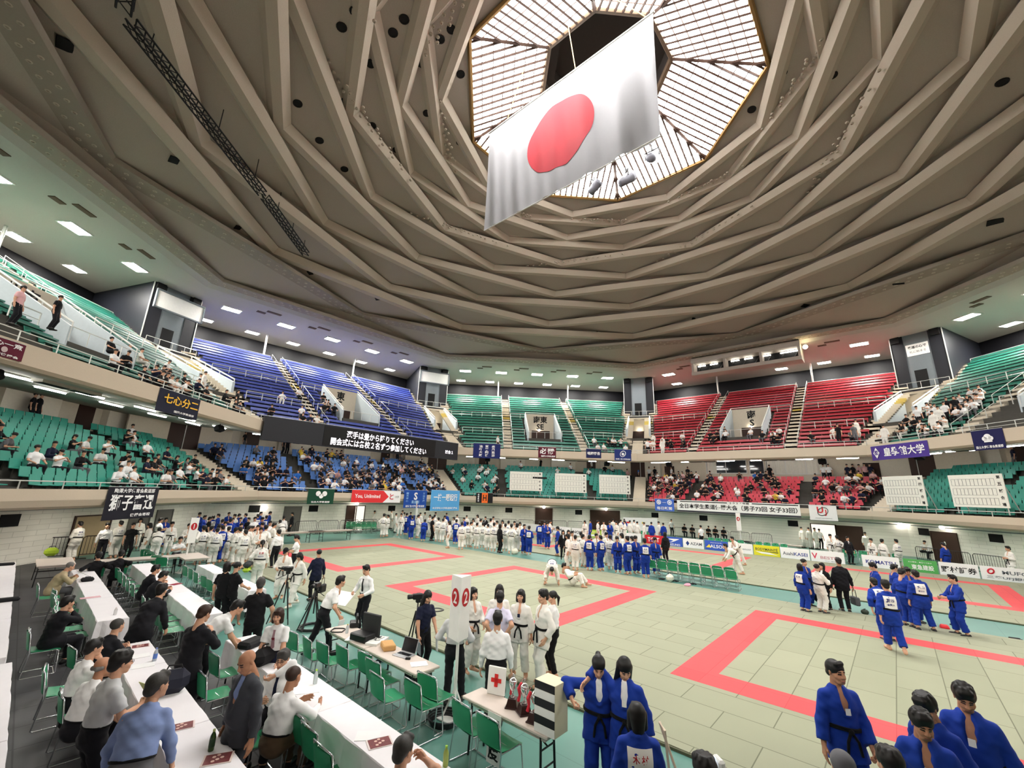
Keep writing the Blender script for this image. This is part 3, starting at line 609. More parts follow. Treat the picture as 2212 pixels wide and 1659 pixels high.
banner('maroon banner with white writing at the far left of the upper balcony', 135, AU, -40, 715, 45, 782, (92, 22, 44), [('t', '一心一意', 0, .24, .85, .3, CW), ('c', .05, -.08, .16, (200, 180, 180)), ('t', '柔道部後援会', 0, -.36, .8, .14, CW)])
banner('dark navy banner with yellow brush characters', 135, AU, 347, 836, 424, 908, (24, 26, 46), [('t', '七心分二', .04, .12, .84, .42, (238, 186, 56)), ('t', '国際大学柔道部', .15, -.36, .5, .1, CW)])
banner('navy banner with three columns of white characters', 45, AU, 1023, 957, 1080, 991, (26, 36, 96), [('v', '油断大敵', -.22, 0, .12, .8, CW), ('v', '質実剛健', 0, 0, .12, .8, CW), ('v', '疾風怒濤', .24, 0, .12, .8, CW)])
banner('maroon banner with two big white characters on the middle balcony', 45, AU, 1163, 965, 1201, 990, (88, 22, 40), [('t', '必勝', 0, .12, .84, .55, CW), ('t', '福岡大学柔道部', .05, -.34, .8, .15, CW)])
banner('small navy banner with four white characters', 45, AU, 1266, 969, 1299, 990, (28, 34, 78), [('t', '唱闘勝吾', 0, 0, .84, .34, CW)])
banner('blue banner with a round white crest', 45, AU, 1327, 970, 1364, 996, (34, 50, 112), [('o', 0, .1, .24, .24, .03, CW), ('c', 0, .08, .12, CW), ('t', '尚美体育大学柔道部', 0, -.36, .86, .13, CW)])
banner('long purple banner with white university name', 315, AU, 1880, 965, 2010, 985, (74, 54, 138), [('t', '皇學館大学', .09, .02, .7, .6, CW), ('p', [(-.46, 0), (-.4, .38), (-.34, 0), (-.4, -.38)], CW), ('t', '柔', -.4, 0, None, .36, (74, 54, 138))])
banner('deep blue banner with a white crest at the far right', 315, AU, 2096, 932, 2176, 968, (26, 26, 74), [('c', 0, .12, .16, CW), ('c', -.1, .05, .11, CW), ('c', .1, .05, .11, CW), ('r', 0, -.08, .26, .1, CW), ('t', '国士大学体育会柔道部', 0, -.36, .84, .14, CW)])
# ---------------------------------------------------------------- tournament grid boards behind the balcony rail
def gridboard(label, deg, ap, u0, v0, u1, v1, heading):
    s0, z1 = facehit(u0, v0, deg, ap); s1, z0 = facehit(u1, v1, deg, ap); W, H = s0-s1, z1-z0
    r = empty('tournament_board', (0, 0, 0)); r.matrix_world = fmat(deg, ap, (s0+s1)/2, (z0+z1)/2); tag(r, label, 'board', 'white tournament grid boards')
    b = MB(); b.box((0, 0, 0), (W, H, .06)); b.build('panel', mat('off_white_board', (226, 226, 216), .6), r)
    b = MB()
    for row in range(3):
        for c in range(9 if deg == 45 else 11):
            n = 9 if deg == 45 else 11; x = -W*.45+W*.8*(c+.5)/n; y = H*(.26-.29*row); w_, h_ = W*.78/n, H*.2; t = .022
            for dx, dy, ww, hh in ((0, h_/2, w_, t), (0, -h_/2, w_, t), (-w_/2, 0, t, h_), (w_/2, 0, t, h_)): b.box((x+dx, y+dy, .035), (ww, hh, .01))
    b.build('grid_lines', mat('grey_print_line', (150, 152, 150), .7), r)
    b = MB()
    for i, ch in enumerate(heading): text_into(b, ch, Matrix.Translation((W*.425, H*(.4-.2*i), .036)), height=H*.1, bold=.03)
    b.build('heading', M_ink, r)
    b = MB()
    for x in (-W*.45, W*.45): b.tube([(x, -H*.5-.5, -.06), (x, H*.5, -.06)], .04, 5); b.tube([(x, H*.3, -.06), (x, -H*.5-.3, -1.0)], .035, 5)
    b.build('stand_frame', M_rail, r)
for lab, d, q, h in (('grid board nearest the blue stand behind the balcony rail', 45, (1102, 1018, 1171, 1061), '第一試合場'), ('middle grid board of three behind the green-stand balcony rail', 45, (1199, 1022, 1267, 1065), '第二試合場'), ('grid board nearest the red stand, with two dark marks', 45, (1294, 1025, 1362, 1068), '第三試合場'), ('grid board at the end of the red stand', 315, (1905, 1030, 2005, 1093), '第四試合場'), ('larger grid board at the far right balcony', 315, (2047, 1027, 2183, 1098), '第五試合場')):
    gridboard(lab, d, 29.3, *q, h)
# ---------------------------------------------------------------- sponsor boards along the far mats
def sponsor(label, y0, y1, col, items, yaw=0):
    W, H = abs(y0-y1)-.03, .92
    o = MB().box((0, 0, 0), (W, H, .08)).build('sponsor_board', mat('board_'+colname(col), col, .5, var=.02)); yc = (y0+y1)/2
    o.matrix_world = Matrix(((0, 0, -1, 20.5), (-1, 0, 0, yc), (0, 1, 0, H/2-.06), (0, 0, 0, 1)))
    tag(o, label, 'board', 'sponsor boards along the mats'); put_items(o, items, W, H, .046); 
    b = MB(); b.box((-W*.4, -H*.3, -.25), (.05, .4, .5)); b.box((W*.4, -H*.3, -.25), (.05, .4, .5)); b.build('foot', M_steel, o)
GR, BL, NV = (110, 116, 124), (58, 92, 190), (34, 58, 120)
sponsor('blank white board slanting at the far end of the row', 26.6, 22.2, CW, [('t', 'ZEN', .1, 0, None, .3, GR)])
sponsor('white board reading AZAM behind the crowd', 21.6, 17.2, CW, [('t', 'AZAM', 0, .1, .4, .3, GR)])
sponsor('white board with bold black NOVICS lettering', 17.0, 14.5, CW, [('t', 'NOVICS', 0, 0, .85, .36, CK), ('c', .2, 0, .12, (214, 44, 90))])
sponsor('lime green and white board', 14.45, 12.3, (166, 206, 60), [('r', -.15, .18, .6, .28, (236, 240, 150)), ('t', 'ALL JAPAN', -.15, .18, .5, .2, (90, 140, 30)), ('r', -.1, -.2, .6, .24, CW)])
sponsor('plain white board next to the lime board', 12.2, 10.1, CW, [('t', 'NIPPON', 0, .1, .6, .2, GR)])
sponsor('white board partly hidden by white uniforms', 10.0, 7.9, CW, [('t', 'TEAM', 0, 0, .5, .3, NV)])
sponsor('red board with white capital letters', 7.6, 5.4, (206, 40, 52), [('t', 'TOST', 0, 0, .6, .5, CW)])
sponsor('blue board with a white running-bird mark', 5.2, 3.4, BL, [('p', [(-.3, .3), (.35, .34), (.05, .06), (-.1, -.06), (-.28, -.12), (-.02, .1), (-.12, .16), (-.3, .22)], CW), ('t', 'MIZUNO', .02, -.3, .7, .22, CW)])
sponsor('white board reading AZAM with a dark diamond mark', 3.36, 1.3, CW, [('t', 'AZAM', .14, 0, .56, .3, GR), ('p', [(-.36, 0), (-.27, .26), (-.18, 0), (-.27, -.26)], NV)])
sponsor('bright blue board with white ALSOK letters', 1.2, -.95, BL, [('t', 'ALSOK', .08, -.06, .7, .34, CW), ('p', [(-.46, -.22), (-.3, .12), (-.22, -.22)], (240, 214, 70)), ('t', 'Always Security OK', 0, .3, .5, .1, CW)])
sponsor('white board with small grey print', -.97, -3.1, CW, [('t', 'TECHNOLOGY', .18, -.05, .5, .14, GR)])
sponsor('yellow board reading BODYMAINTE', -3.15, -5.27, (226, 218, 52), [('t', 'BODYMAINTÉ', 0, .16, .86, .3, (84, 84, 50)), ('p', [(-.44, -.06), (.44, -.04), (.44, -.14), (.1, -.1)], (84, 84, 50)), ('p', [(-.44, -.1), (.1, -.14), (.42, -.34), (-.2, -.28)], CW)])
sponsor('white board reading AsahiKASEI', -5.3, -7.5, CW, [('t', 'Asahi', -.23, -.02, .38, .3, GR), ('t', 'KASEI', .2, -.02, .46, .3, (62, 80, 150))])
sponsor('white board with pink BESTER lettering', -7.55, -9.9, CW, [('t', 'BESTER', .1, -.08, .62, .24, (196, 140, 150)), ('t', 'V', -.38, .02, None, .5, (210, 60, 90)), ('t', 'ベスター株式会社', .1, -.36, .4, .08, GR)])
sponsor('white board with blue KOMATSU letters', -11.0, -13.3, CW, [('t', 'KOMATSU', 0, -.02, .8, .3, (44, 60, 140))])
sponsor('green board with white 東急建設 letters', -13.5, -15.4, (86, 168, 90), [('t', '東急建設', .06, -.08, .66, .4, CW), ('t', '人と街を、未来へつなぐ', 0, .3, .7, .1, CW)])
sponsor('white board with large black 野村証券 letters', -15.45, -17.5, CW, [('t', '野村証券', 0, 0, .9, .46, CK)])
sponsor('white board with a red ring and MUFG letters', -17.55, -20.1, CW, [('o', -.3, .16, .16, .16, .05, (206, 40, 60)), ('t', 'MUFG', .14, .14, .46, .26, GR), ('t', '三菱UFJ銀行', 0, -.26, .8, .24, GR)])
# ---------------------------------------------------------------- doors, wall vents, lamps at arena level
def wallbox(name, deg, s, z0, z1, w_, m, thick=.06, kind=True, ap=34.5):
    b = MB(); b.box((0, 0, 0), (w_, z1-z0, thick)); o = b.build(name, m); o.matrix_world = fmat(deg, ap-.03, s, (z0+z1)/2)
    if kind: struct(o)
    return o
M_grd = mat('grey_steel_door', (98, 96, 92), .5); M_lit = emitmat('lit_corridor', (255, 246, 226), .5)
n_ = 0
for deg, s, w_, zt, m in ((45, -.05, 2.3, 2.8, M_brown), (45, -8.95, 4.2, 2.75, M_brown), (45, -19.2, 2.0, 2.55, M_grd), (0, -7.25, 2.2, 2.5, M_lit), (0, -9.5, 2.2, 2.45, M_brown), (315, 10.9, 2.2, 2.5, M_brown), (90, 6.3, 1.6, 2.6, M_grd), (90, -.35, 1.1, 2.7, M_brown), (90, -1.4, 1.2, 2.7, M_lit), (135, -3.0, 2.6, 2.4, mat('tan_wooden_door', (170, 150, 118), .6)), (135, -6.9, 1.8, 2.5, M_grd), (135, -9.4, 1.6, 2.5, M_grd)):
    n_ += 1; o = wallbox('door_%d' % n_, deg, s, -.06, zt, w_, m)
    b = MB(); h = zt+.06
    for dx, dy, ww, hh in ((-w_/2-.05, 0, .1, h), (w_/2+.05, 0, .1, h), (0, h/2+.03, w_+.2, .08)): b.box((dx, dy, .02), (ww, hh, .1))
    b.build('door_frame', M_brown if m is not M_grd else M_grd, o)
for deg, s in ((135, 2.2), (90, 10.05), (90, 4.15), (90, -5.8), (90, -11.7), (45, 10.95), (45, 5.0), (45, -5.1), (0, 5.6), (0, -4.4), (315, 12.7), (315, 6.7), (0, 12.2)):
    wallbox('wall_vent', deg, s, 2.1, 2.75, 1.0, M_dark)
for deg in VIS:
    b = MB(); b.tube([fpt(deg, 34.4, 13.8, 2.95), fpt(deg, 34.4, -13.8, 2.95)], .035, 5); struct(b.build('trim_wall_pipe_'+SIDE[deg], M_steel))
i_ = 0
for u, v, deg in ((1175, 1088, 45), (1309, 1093, 45), (574, 1097, 90), (2034, 1137, 315), (1944, 1130, 315), (772, 1081, 90)):
    s, z = facehit(u, v, deg, 33.9); b = MB(); b.lathe([(0, -.2), (.14, -.15), (.2, 0), (.14, .15), (.03, .2)], n=12)
    o = b.build('wall_lamp', emitmat('wall_globe_glow', (255, 246, 232), 8)); o.location = fpt(deg, 33.9, s, min(z, 3.0)); tag(o, 'round white lamp high on the %s arena wall, %s' % (SIDE[deg], ('left of the wide brown door', 'right of the wide brown door', 'over the blue crowd', 'at the brown door', 'beside the dark vent', 'above the bright doorway')[i_]), 'wall lamp', 'round lamps on the arena wall'); i_ += 1
    MB().tube([(0, 0, .2), (0, 0, .32)], .03, 5).build('stem', M_white, o)
# tube lights, speakers and vents under the upper balcony
M_tube = emitmat('fluorescent_tube', (255, 252, 246), TUBE_E)
k_ = 0
for d in VIS:
    for j, s in enumerate((10.5, 6.3, 2.1, -2.1, -6.3, -10.5)):
        for ap in (32.3, 34.6):
            z = 9.5+(ap-30)*.0915-.07; r = empty('tube_light', fpt(d, ap, s, z), math.radians(d), '%s bright tube lamp from the left in the %s row under the %s balcony' % (ORD[j], 'front' if ap < 33 else 'back', SIDE[d]), 'tube light', 'tube lights under the balcony')
            MB().rbox((0, 0, .02), (.34, 1.9, .08), .03).build('housing', M_white, r)
            MB().tube([(0, -.9, -.05), (0, .9, -.05)], .055, 6).build('tube', M_tube, r)
    for j, s in enumerate((8.4, -8.4)):
        b = MB(); b.rbox((0, 0, 0), (.5, .75, .5), .08, M=Matrix.Rotation(.4, 4, 'Y')); o = b.build('loudspeaker', M_dark); o.location = fpt(d, 31.0, s, 9.2); o.rotation_euler.z = math.radians(d); tag(o, 'black loudspeaker under the %s balcony, %s' % (SIDE[d], 'left one' if j == 0 else 'right one'), 'speaker', 'loudspeakers under the balcony')
        MB().tube([(0, 0, .2), (0, 0, .55)], .04, 5).build('bracket', M_dark, o)
        b = MB(); b.box((0, 0, 0), (.6, 3.4, .16)); b.box((0, .85, -.06), (.4, 1.4, .08), mi=1); b.box((0, -.85, -.06), (.4, 1.4, .08), mi=1); o = struct(b.build('ceiling_balcony_vent', [M_soff, M_dark])); o.location = fpt(d, 31.6, s*.5, 9.55); o.rotation_euler.z = math.radians(d)
# unseen lamps added in the lower balcony soffit to brighten the arena wall
M_fill = emitmat('fill_lamp_glow', (255, 246, 230), 36)
for d in VIS:
    for j, s in enumerate((10.8, 5.4, 0, -5.4, -10.8)):
        r = empty('fill_lamp', fpt(d, 31.8, s, 3.3), math.radians(d), '%s round unseen fill lamp from the left, added under the lower %s balcony' % (ORD[j], SIDE[d]), 'fill_lamp', 'fill lamps added under the lower balcony')
        MB().lathe([(.3, -.02), (.3, .0)], n=16).build('diffuser', M_fill, r); MB().lathe([(.3, .0), (.36, .0), (.36, -.05), (.3, -.05), (.3, 0)], n=16).build('ring', M_white, r)
# lower back walls: pilasters, doors, press room windows on the south
for d in VIS:
    R = nl(d); ap = AP_L+R*RUN_L+2.2; z = Z_L+R*RISE_L
    for s in ((12.5, 4.2, -4.2, -12.5) if d != 0 else (15, -15)):
        b = MB(); b.box((0, 0, 0), (4.0, 11-z, .6)); o = struct(b.build('wall_pilaster', mat('light_cream_panel', (230, 222, 206), .7))); o.matrix_world = fmat(d, ap-.3, s, (z+11)/2)
    for s in ((9.0, -9.0) if d != 0 else (11.8, -12.2)): wallbox('door_back', d, s, z, z+2.3, 1.5, M_brown, ap=ap)
ap = AP_L+9*RUN_L+2.2; n_ = 20
for u0, v0, u1, v1 in ((1525, 996, 1614, 1022), (1618, 996, 1652, 1024), (1654, 996, 1790, 1024)):
    s0, z1 = facehit(u0, v0, 0, ap); s1, z0 = facehit(u1, v1, 0, ap); W, H = s0-s1, z1-z0; n_ += 1
    o = struct(MB().box((0, 0, 0), (W, H, .05)).build('window_%d' % n_, mat('dark_press_glass', (40, 46, 52), .08, spec=.6, var=0))); o.matrix_world = fmat(0, ap-.03, (s0+s1)/2, (z0+z1)/2)
    b = MB(); k = max(1, round(W/2.2))
    for i in range(k+1): b.box((-W/2+W*i/k, 0, .05), (.08, H, .08))
    for y in (-H/2, H/2): b.box((0, y, .05), (W+.08, .1, .08))
    b.build('window_frame', M_white, o)
    if u0 != 1618:
        b = MB(); x0, x1 = (-W/2+.1, -W/2+1.4) if u0 == 1525 else (-W/2+.1, W/2-.1)
        b.grid(lambda a, c: (x0+(x1-x0)*a, (c-.5)*(H-.1), .06+.03*math.sin(a*(x1-x0)*14)), 60, 1); b.build('curtain', mat('white_curtain', (226, 222, 210), .8), o)
# ---------------------------------------------------------------- lower stand seats
SCOL = {0: ('red', (196, 62, 78)), 45: ('green', (56, 146, 134)), 90: ('blue', (84, 128, 196)), 135: ('green', (52, 150, 132)), 315: ('green', (54, 148, 132))}
def seat_mesh(m):
    b = MB(); b.rbox((.02, 0, .5), (.48, .54, .05), .02, M=Matrix.Rotation(-.06, 4, 'Y'))
    b.add([(.22, -.27, .52), (.22, .27, .52), (.32, .27, 1.0), (.32, -.27, 1.0), (.26, -.27, .51), (.26, .27, .51), (.355, .27, .99), (.355, -.27, .99)], [(0, 1, 2, 3), (7, 6, 5, 4), (2, 6, 7, 3), (0, 3, 7, 4), (1, 5, 6, 2), (0, 4, 5, 1)])
    b.box((.12, 0, .25), (.08, .3, .48), mi=1); return b.mesh('stadium_seat', [m, M_conc])
spots = []
for d in VIS:
    for k in range(nl(d)):
        ap = AP_L+k*RUN_L+.42; z = Z_L+k*RISE_L; e = ap*T8-1.3; n = int(2*e/.62)
        for i in range(n):
            s = e-(i+.5)*.62
            if any(abs(s-q) < .75 for q in (-6.2, 6.2)): continue
            if d == 135 and s > 8: continue
            if d == 315 and s < 2: continue
            P = fpt(d, ap, s, z); q = np.array(P)-CAM
            if q@CF < 1 or abs((q@CR)/(q@CF)) > 1.32: continue
            spots.append((math.hypot(*q), d, k, i, s, P))
spots.sort(key=lambda t: t[0])
SM = {d: seat_mesh(mat('%s_seat_plastic_%d' % (SCOL[d][0], d), SCOL[d][1], .4, spec=.4)) for d in VIS}
ROWN = ('front', 'second', 'third', 'fourth', 'fifth', 'sixth', 'seventh', 'eighth', 'ninth', 'tenth', 'eleventh', 'rear')
seats = []
for dist, d, k, i, s, P in spots[:290]:
    o = bpy.data.objects.new('stadium_seat', SM[d]); COL.objects.link(o); o.location = P; o.rotation_euler.z = math.radians(d); seats.append(o)
    tag(o, '%s plastic stadium seat in the %s row of the lower stand at the left' % (SCOL[d][0], ROWN[k]), 'seat', '%s seats, %s row of the lower %s stand' % (SCOL[d][0], ROWN[k], SIDE[d]))
b = MB(); ix = {d: 2*j for j, d in enumerate(VIS)}
bm_ = {d: ([v.co.copy() for v in SM[d].vertices], [tuple(p.vertices) for p in SM[d].polygons], [p.material_index for p in SM[d].polygons]) for d in VIS}
for dist, d, k, i, s, P in spots[290:]:
    a = math.radians(d); c, q = math.cos(a), math.sin(a); v, f, mi = bm_[d]; base = len(b.v)
    b.v += [(P[0]+p.x*c-p.y*q, P[1]+p.x*q+p.y*c, P[2]+p.z) for p in v]; b.f += [tuple(base+t for t in g) for g in f]; b.m += [ix[d]+m for m in mi]
ml = []
for d in VIS: ml += [SM[d].materials[0], M_conc]
tag(b.build('stadium_seats', ml), 'remaining rows of green, blue and red seats in the lower stands', 'seats', kind='stuff')

# ---------------------------------------------------------------- from plan units to metres: the shell above is drawn in units of 0.79 m
SU = .79; CAMU = CAM.copy(); CAM = CAM*SU
for o in list(COL.objects):
    if o.parent is None and o.type in ('MESH', 'EMPTY'): o.matrix_basis = Matrix.Scale(SU, 4) @ o.matrix_basis
co.location = Vector(CAM); spots = [(t[0]*SU,)+t[1:5]+(tuple(x*SU for x in t[5]),) for t in spots]
def facehit(x, y, deg, ap):
    a = math.radians(deg); n = np.array([math.cos(a), math.sin(a), 0]); d = ray(x, y)
    t = (ap-CAMU@n)/(d@n); P = CAMU+t*d; return (-P[0]*math.sin(a)+P[1]*math.cos(a), P[2])
def fpt(deg, ap, s, z):
    a = math.radians(deg); return (SU*(ap*math.cos(a)-s*math.sin(a)), SU*(ap*math.sin(a)+s*math.cos(a)), SU*z)
# ---------------------------------------------------------------- people: bodies grown as one smooth implicit surface, clothes as parts
def V3(*a): return np.array(a, float)
def nrm(v): v = np.asarray(v, float); return v/(np.linalg.norm(v)+1e-12)
# primitive: (a, b, ra, rb, axis-or-None, stretch, cap, tag)
def rc(a, b, ra, rb=None, ax=None, s=1.0, cap=0, tag='skin', sub=False): return (np.asarray(a, float), np.asarray(b, float), ra, ra if rb is None else rb, ax, s, cap, tag, sub)
def pdist(P, q):
    a, b, ra, rb, ax, s, cap, _, _ = q; ba = b-a; L2 = ba@ba; d = P-a
    t = np.clip((d@ba)/L2, 0, 1) if L2 > 1e-9 else np.zeros(P.shape[:-1])
    e = d-t[..., None]*ba
    if ax is not None: e = e+(e@ax)[..., None]*ax*(1/s-1)
    r = ra+(rb-ra)*t; out = np.sqrt((e*e).sum(-1))-r
    if ax is not None and s > 1: out = out*min(1.0, .5+.5*s)/s**.5
    if cap and L2 > 1e-9:
        u = ba/math.sqrt(L2)
        if cap & 1: out = np.maximum(out, (P-b)@u)
        if cap & 2: out = np.maximum(out, -((P-a)@u))
    return out
def field(prims, lo, h, dim, k):
    F = np.full(dim, .2, np.float32); ax = [lo[i]+h*np.arange(dim[i]) for i in range(3)]
    for q in prims:
        a, b, ra, rb, xx, s, cap, tg, sub = q; R = max(ra, rb)*max(1, s)+k*1.5+2.5*h
        i0 = np.maximum(0, np.floor((np.minimum(a, b)-R-lo)/h).astype(int)); i1 = np.minimum(dim, np.ceil((np.maximum(a, b)+R-lo)/h).astype(int)+1)
        if (i1 <= i0).any(): continue
        G = np.stack(np.meshgrid(*[ax[i][i0[i]:i1[i]] for i in range(3)], indexing='ij'), -1)
        D = pdist(G, q).astype(np.float32); S = (slice(i0[0], i1[0]), slice(i0[1], i1[1]), slice(i0[2], i1[2])); f = F[S]
        if sub: F[S] = np.maximum(f, -D)
        else:
            hh = np.maximum(k-np.abs(f-D), 0)/k; F[S] = np.minimum(f, D)-hh*hh*k*.25
    return F
def nets(F, lo, h):
    ins = F < 0; n = np.array(F.shape); c = tuple(n-1); cnt = np.zeros(c, np.int8); acc = np.zeros(c+(3,), np.float32)
    cor = [(i, j, l) for i in (0, 1) for j in (0, 1) for l in (0, 1)]
    def sl(o): return tuple(slice(o[i], n[i]-1+o[i]) for i in range(3))
    for p in cor:
        for d in range(3):
            if p[d]: continue
            q = list(p); q[d] = 1; A, B = F[sl(p)], F[sl(q)]; m = (A < 0) != (B < 0)
            t = np.where(m, A/np.where(m, A-B, 1), 0); cnt += m
            for e in range(3): acc[..., e] += np.where(m, p[e]+(t if e == d else 0), 0)
    act = cnt > 0; idx = np.full(c, -1, np.int64); idx[act] = np.arange(act.sum()); w_ = np.argwhere(act)
    V = lo+h*(w_+acc[act]/cnt[act][:, None]); Q = []
    for d in range(3):
        e1, e2 = (d+1) % 3, (d+2) % 3; sA = [slice(1, n[i]-1) for i in range(3)]; sA[d] = slice(0, n[d]-1); sB = list(sA); sB[d] = slice(1, n[d])
        A, B = ins[tuple(sA)], ins[tuple(sB)]; o = np.array([1, 1, 1]); o[d] = 0
        for flip, mk in ((0, A & ~B), (1, ~A & B)):
            g = np.argwhere(mk)+o
            if not len(g): continue
            u1 = np.zeros(3, int); u1[e1] = 1; u2 = np.zeros(3, int); u2[e2] = 1
            q = np.stack([idx[tuple((g-x).T)] for x in (0*u1, u1, u1+u2, u2)], 1); Q.append(q[:, ::-1] if flip else q)
    return V, np.concatenate(Q) if Q else np.zeros((0, 4), int)
def sdfmesh(prims, h=.016, k=.03, noise_=0):
    add = [q for q in prims if not q[8]]
    lo = np.min([np.minimum(q[0], q[1])-max(q[2], q[3])*max(1, q[5]) for q in add], 0)-3*h; hi = np.max([np.maximum(q[0], q[1])+max(q[2], q[3])*max(1, q[5]) for q in add], 0)+3*h
    dim = np.ceil((hi-lo)/h).astype(int)+1; F = field(prims, lo, h, tuple(dim), k); V, Q = nets(F, lo, h)
    return V, Q
def surf_y(prims, X, Z, y0, step, k=.03, n=110, off=.006):
    """march from y0 along +-y to the outside of the implicit surface at columns (X, Z)"""
    Y = np.full(len(X), y0); done = np.zeros(len(X), bool)
    for _ in range(n):
        P = np.stack([X, Y, Z], -1); D = np.full(len(X), .3)
        for q in prims:
            d = pdist(P, q)
            if q[8]: continue
            hh = np.maximum(k-np.abs(D-d), 0)/k; D = np.minimum(D, d)-hh*hh*k*.25
        done |= D < off; Y = np.where(done, Y, Y+np.sign(step)*np.maximum(np.abs(D)*.7, .0012))
    return Y
def pmesh(name, V, Q, mats, mi=None):
    me = bpy.data.meshes.new(name); me.vertices.add(len(V)); me.vertices.foreach_set('co', np.asarray(V, np.float32).ravel())
    Q = np.asarray(Q); me.loops.add(Q.size); me.loops.foreach_set('vertex_index', Q.ravel().astype(np.int32))
    me.polygons.add(len(Q)); me.polygons.foreach_set('loop_start', np.arange(0, Q.size, Q.shape[1], dtype=np.int32)); me.polygons.foreach_set('loop_total', np.full(len(Q), Q.shape[1], np.int32))
    for m in mats: me.materials.append(m)
    if mi is not None: me.polygons.foreach_set('material_index', np.asarray(mi, np.int32))
    me.polygons.foreach_set('use_smooth', np.ones(len(Q), bool)); me.update(); me.validate(); return me
# --- canonical hand (x = along fingers, z = back of hand, y = thumb side) and head (y = face)
def hand_prims(curl, spread=1.0, thumb=.5):
    P = []; kn = [(.088, .034), (.094, .012), (.09, -.010), (.08, -.030)]; ln = [(.042, .026, .021), (.046, .03, .022), (.042, .028, .022), (.032, .021, .019)]
    for (x, y), l, j in zip(kn, ln, range(4)):
        P.append(rc((-.01, y*.55, 0), (x, y, 0), .0165, .0125))
        a = 0.0; p = V3(x, y, 0)
        for s, seg in enumerate(l):
            a += curl[j]*(.75, 1.0, .7)[s]; q = p+seg*V3(math.cos(a), (y*.12*spread), -math.sin(a)); P.append(rc(p, q, .0098-.001*s, .0092-.001*s)); p = q
    t0 = V3(.02, .028, -.006); t1 = V3(.05, .054-.012*thumb, -.012-.014*thumb); t2 = V3(.082, .06-.03*thumb, -.02-.024*thumb)
    return P+[rc(t0, t1, .0145, .011), rc(t1, t2, .0105, .0085), rc((-.05, 0, 0), (.01, 0, 0), .025, .027, V3(0, 0, 1), .8)]
HANDS = {n: sdfmesh(hand_prims(c, 1, t), .0052, .009) for n, c, t in (('relax', (.28, .36, .42, .5), .3), ('fist', (1.35, 1.4, 1.4, 1.4), 1.0), ('flat', (.06, .06, .08, .12), .1), ('hold', (.85, .9, .95, 1.0), .9))}
def head_prims(w_=1.0, jaw=1.0):
    X = V3(1, 0, 0); P = [rc((0, -.022, .036), (0, .002, .034), .079, .077, X, .97*w_), rc((0, .018, -.01), (0, .022, -.06), .07, .052*jaw, X, .95*w_), rc((-.022, .052, -.088), (.022, .052, -.088), .024*jaw, .024*jaw),
        rc((-.034, .074, .022), (.034, .074, .022), .013), rc((-.04, .05, -.03), (-.03, .062, -.04), .026), rc((.04, .05, -.03), (.03, .062, -.04), .026),
        rc((0, .085, .006), (0, .104, -.03), .009, .0135), rc((-.011, .095, -.034), (.011, .095, -.034), .009), rc((-.021, .082, -.062), (.021, .082, -.062), .0085), rc((-.018, .08, -.073), (.018, .08, -.073), .0085),
        rc((-.076*w_, -.008, .012), (-.074*w_, -.012, -.024), .015, .011, X, .55), rc((.076*w_, -.008, .012), (.074*w_, -.012, -.024), .015, .011, X, .55), rc((0, -.022, -.06), (0, -.04, -.235), .053, .06)]
    P += [rc((-.031, .098, .0), (-.031, .1, .0), .0135, .0135, None, 1, 0, 'skin', True), rc((.031, .098, .0), (.031, .1, .0), .0135, .0135, None, 1, 0, 'skin', True)]
    return P
def _head(w_, jaw):
    V, Q = sdfmesh(head_prims(w_, jaw), .0065, .013); c = V[Q].mean(1); mi = np.zeros(len(Q), int)
    x, y, z = np.abs(c[:, 0]), c[:, 1], c[:, 2]
    mi[(y > .07) & (x > .012) & (x < .05) & (np.abs(z-.026+.1*np.abs(x-.034)) < .0058)] = 1            # brows
    mi[(y > .08) & (x < .021) & (np.abs(z+.068) < .0065)] = 2                                          # lips
    mi[(y > .07) & (np.abs(x-.031) < .0155) & (np.abs(z) < .0062)] = 3                                   # lash line and iris
    return V, Q, mi
HEADS = {'m': _head(1.0, 1.08), 'f': _head(.95, .92), 'w': _head(1.08, 1.2)}
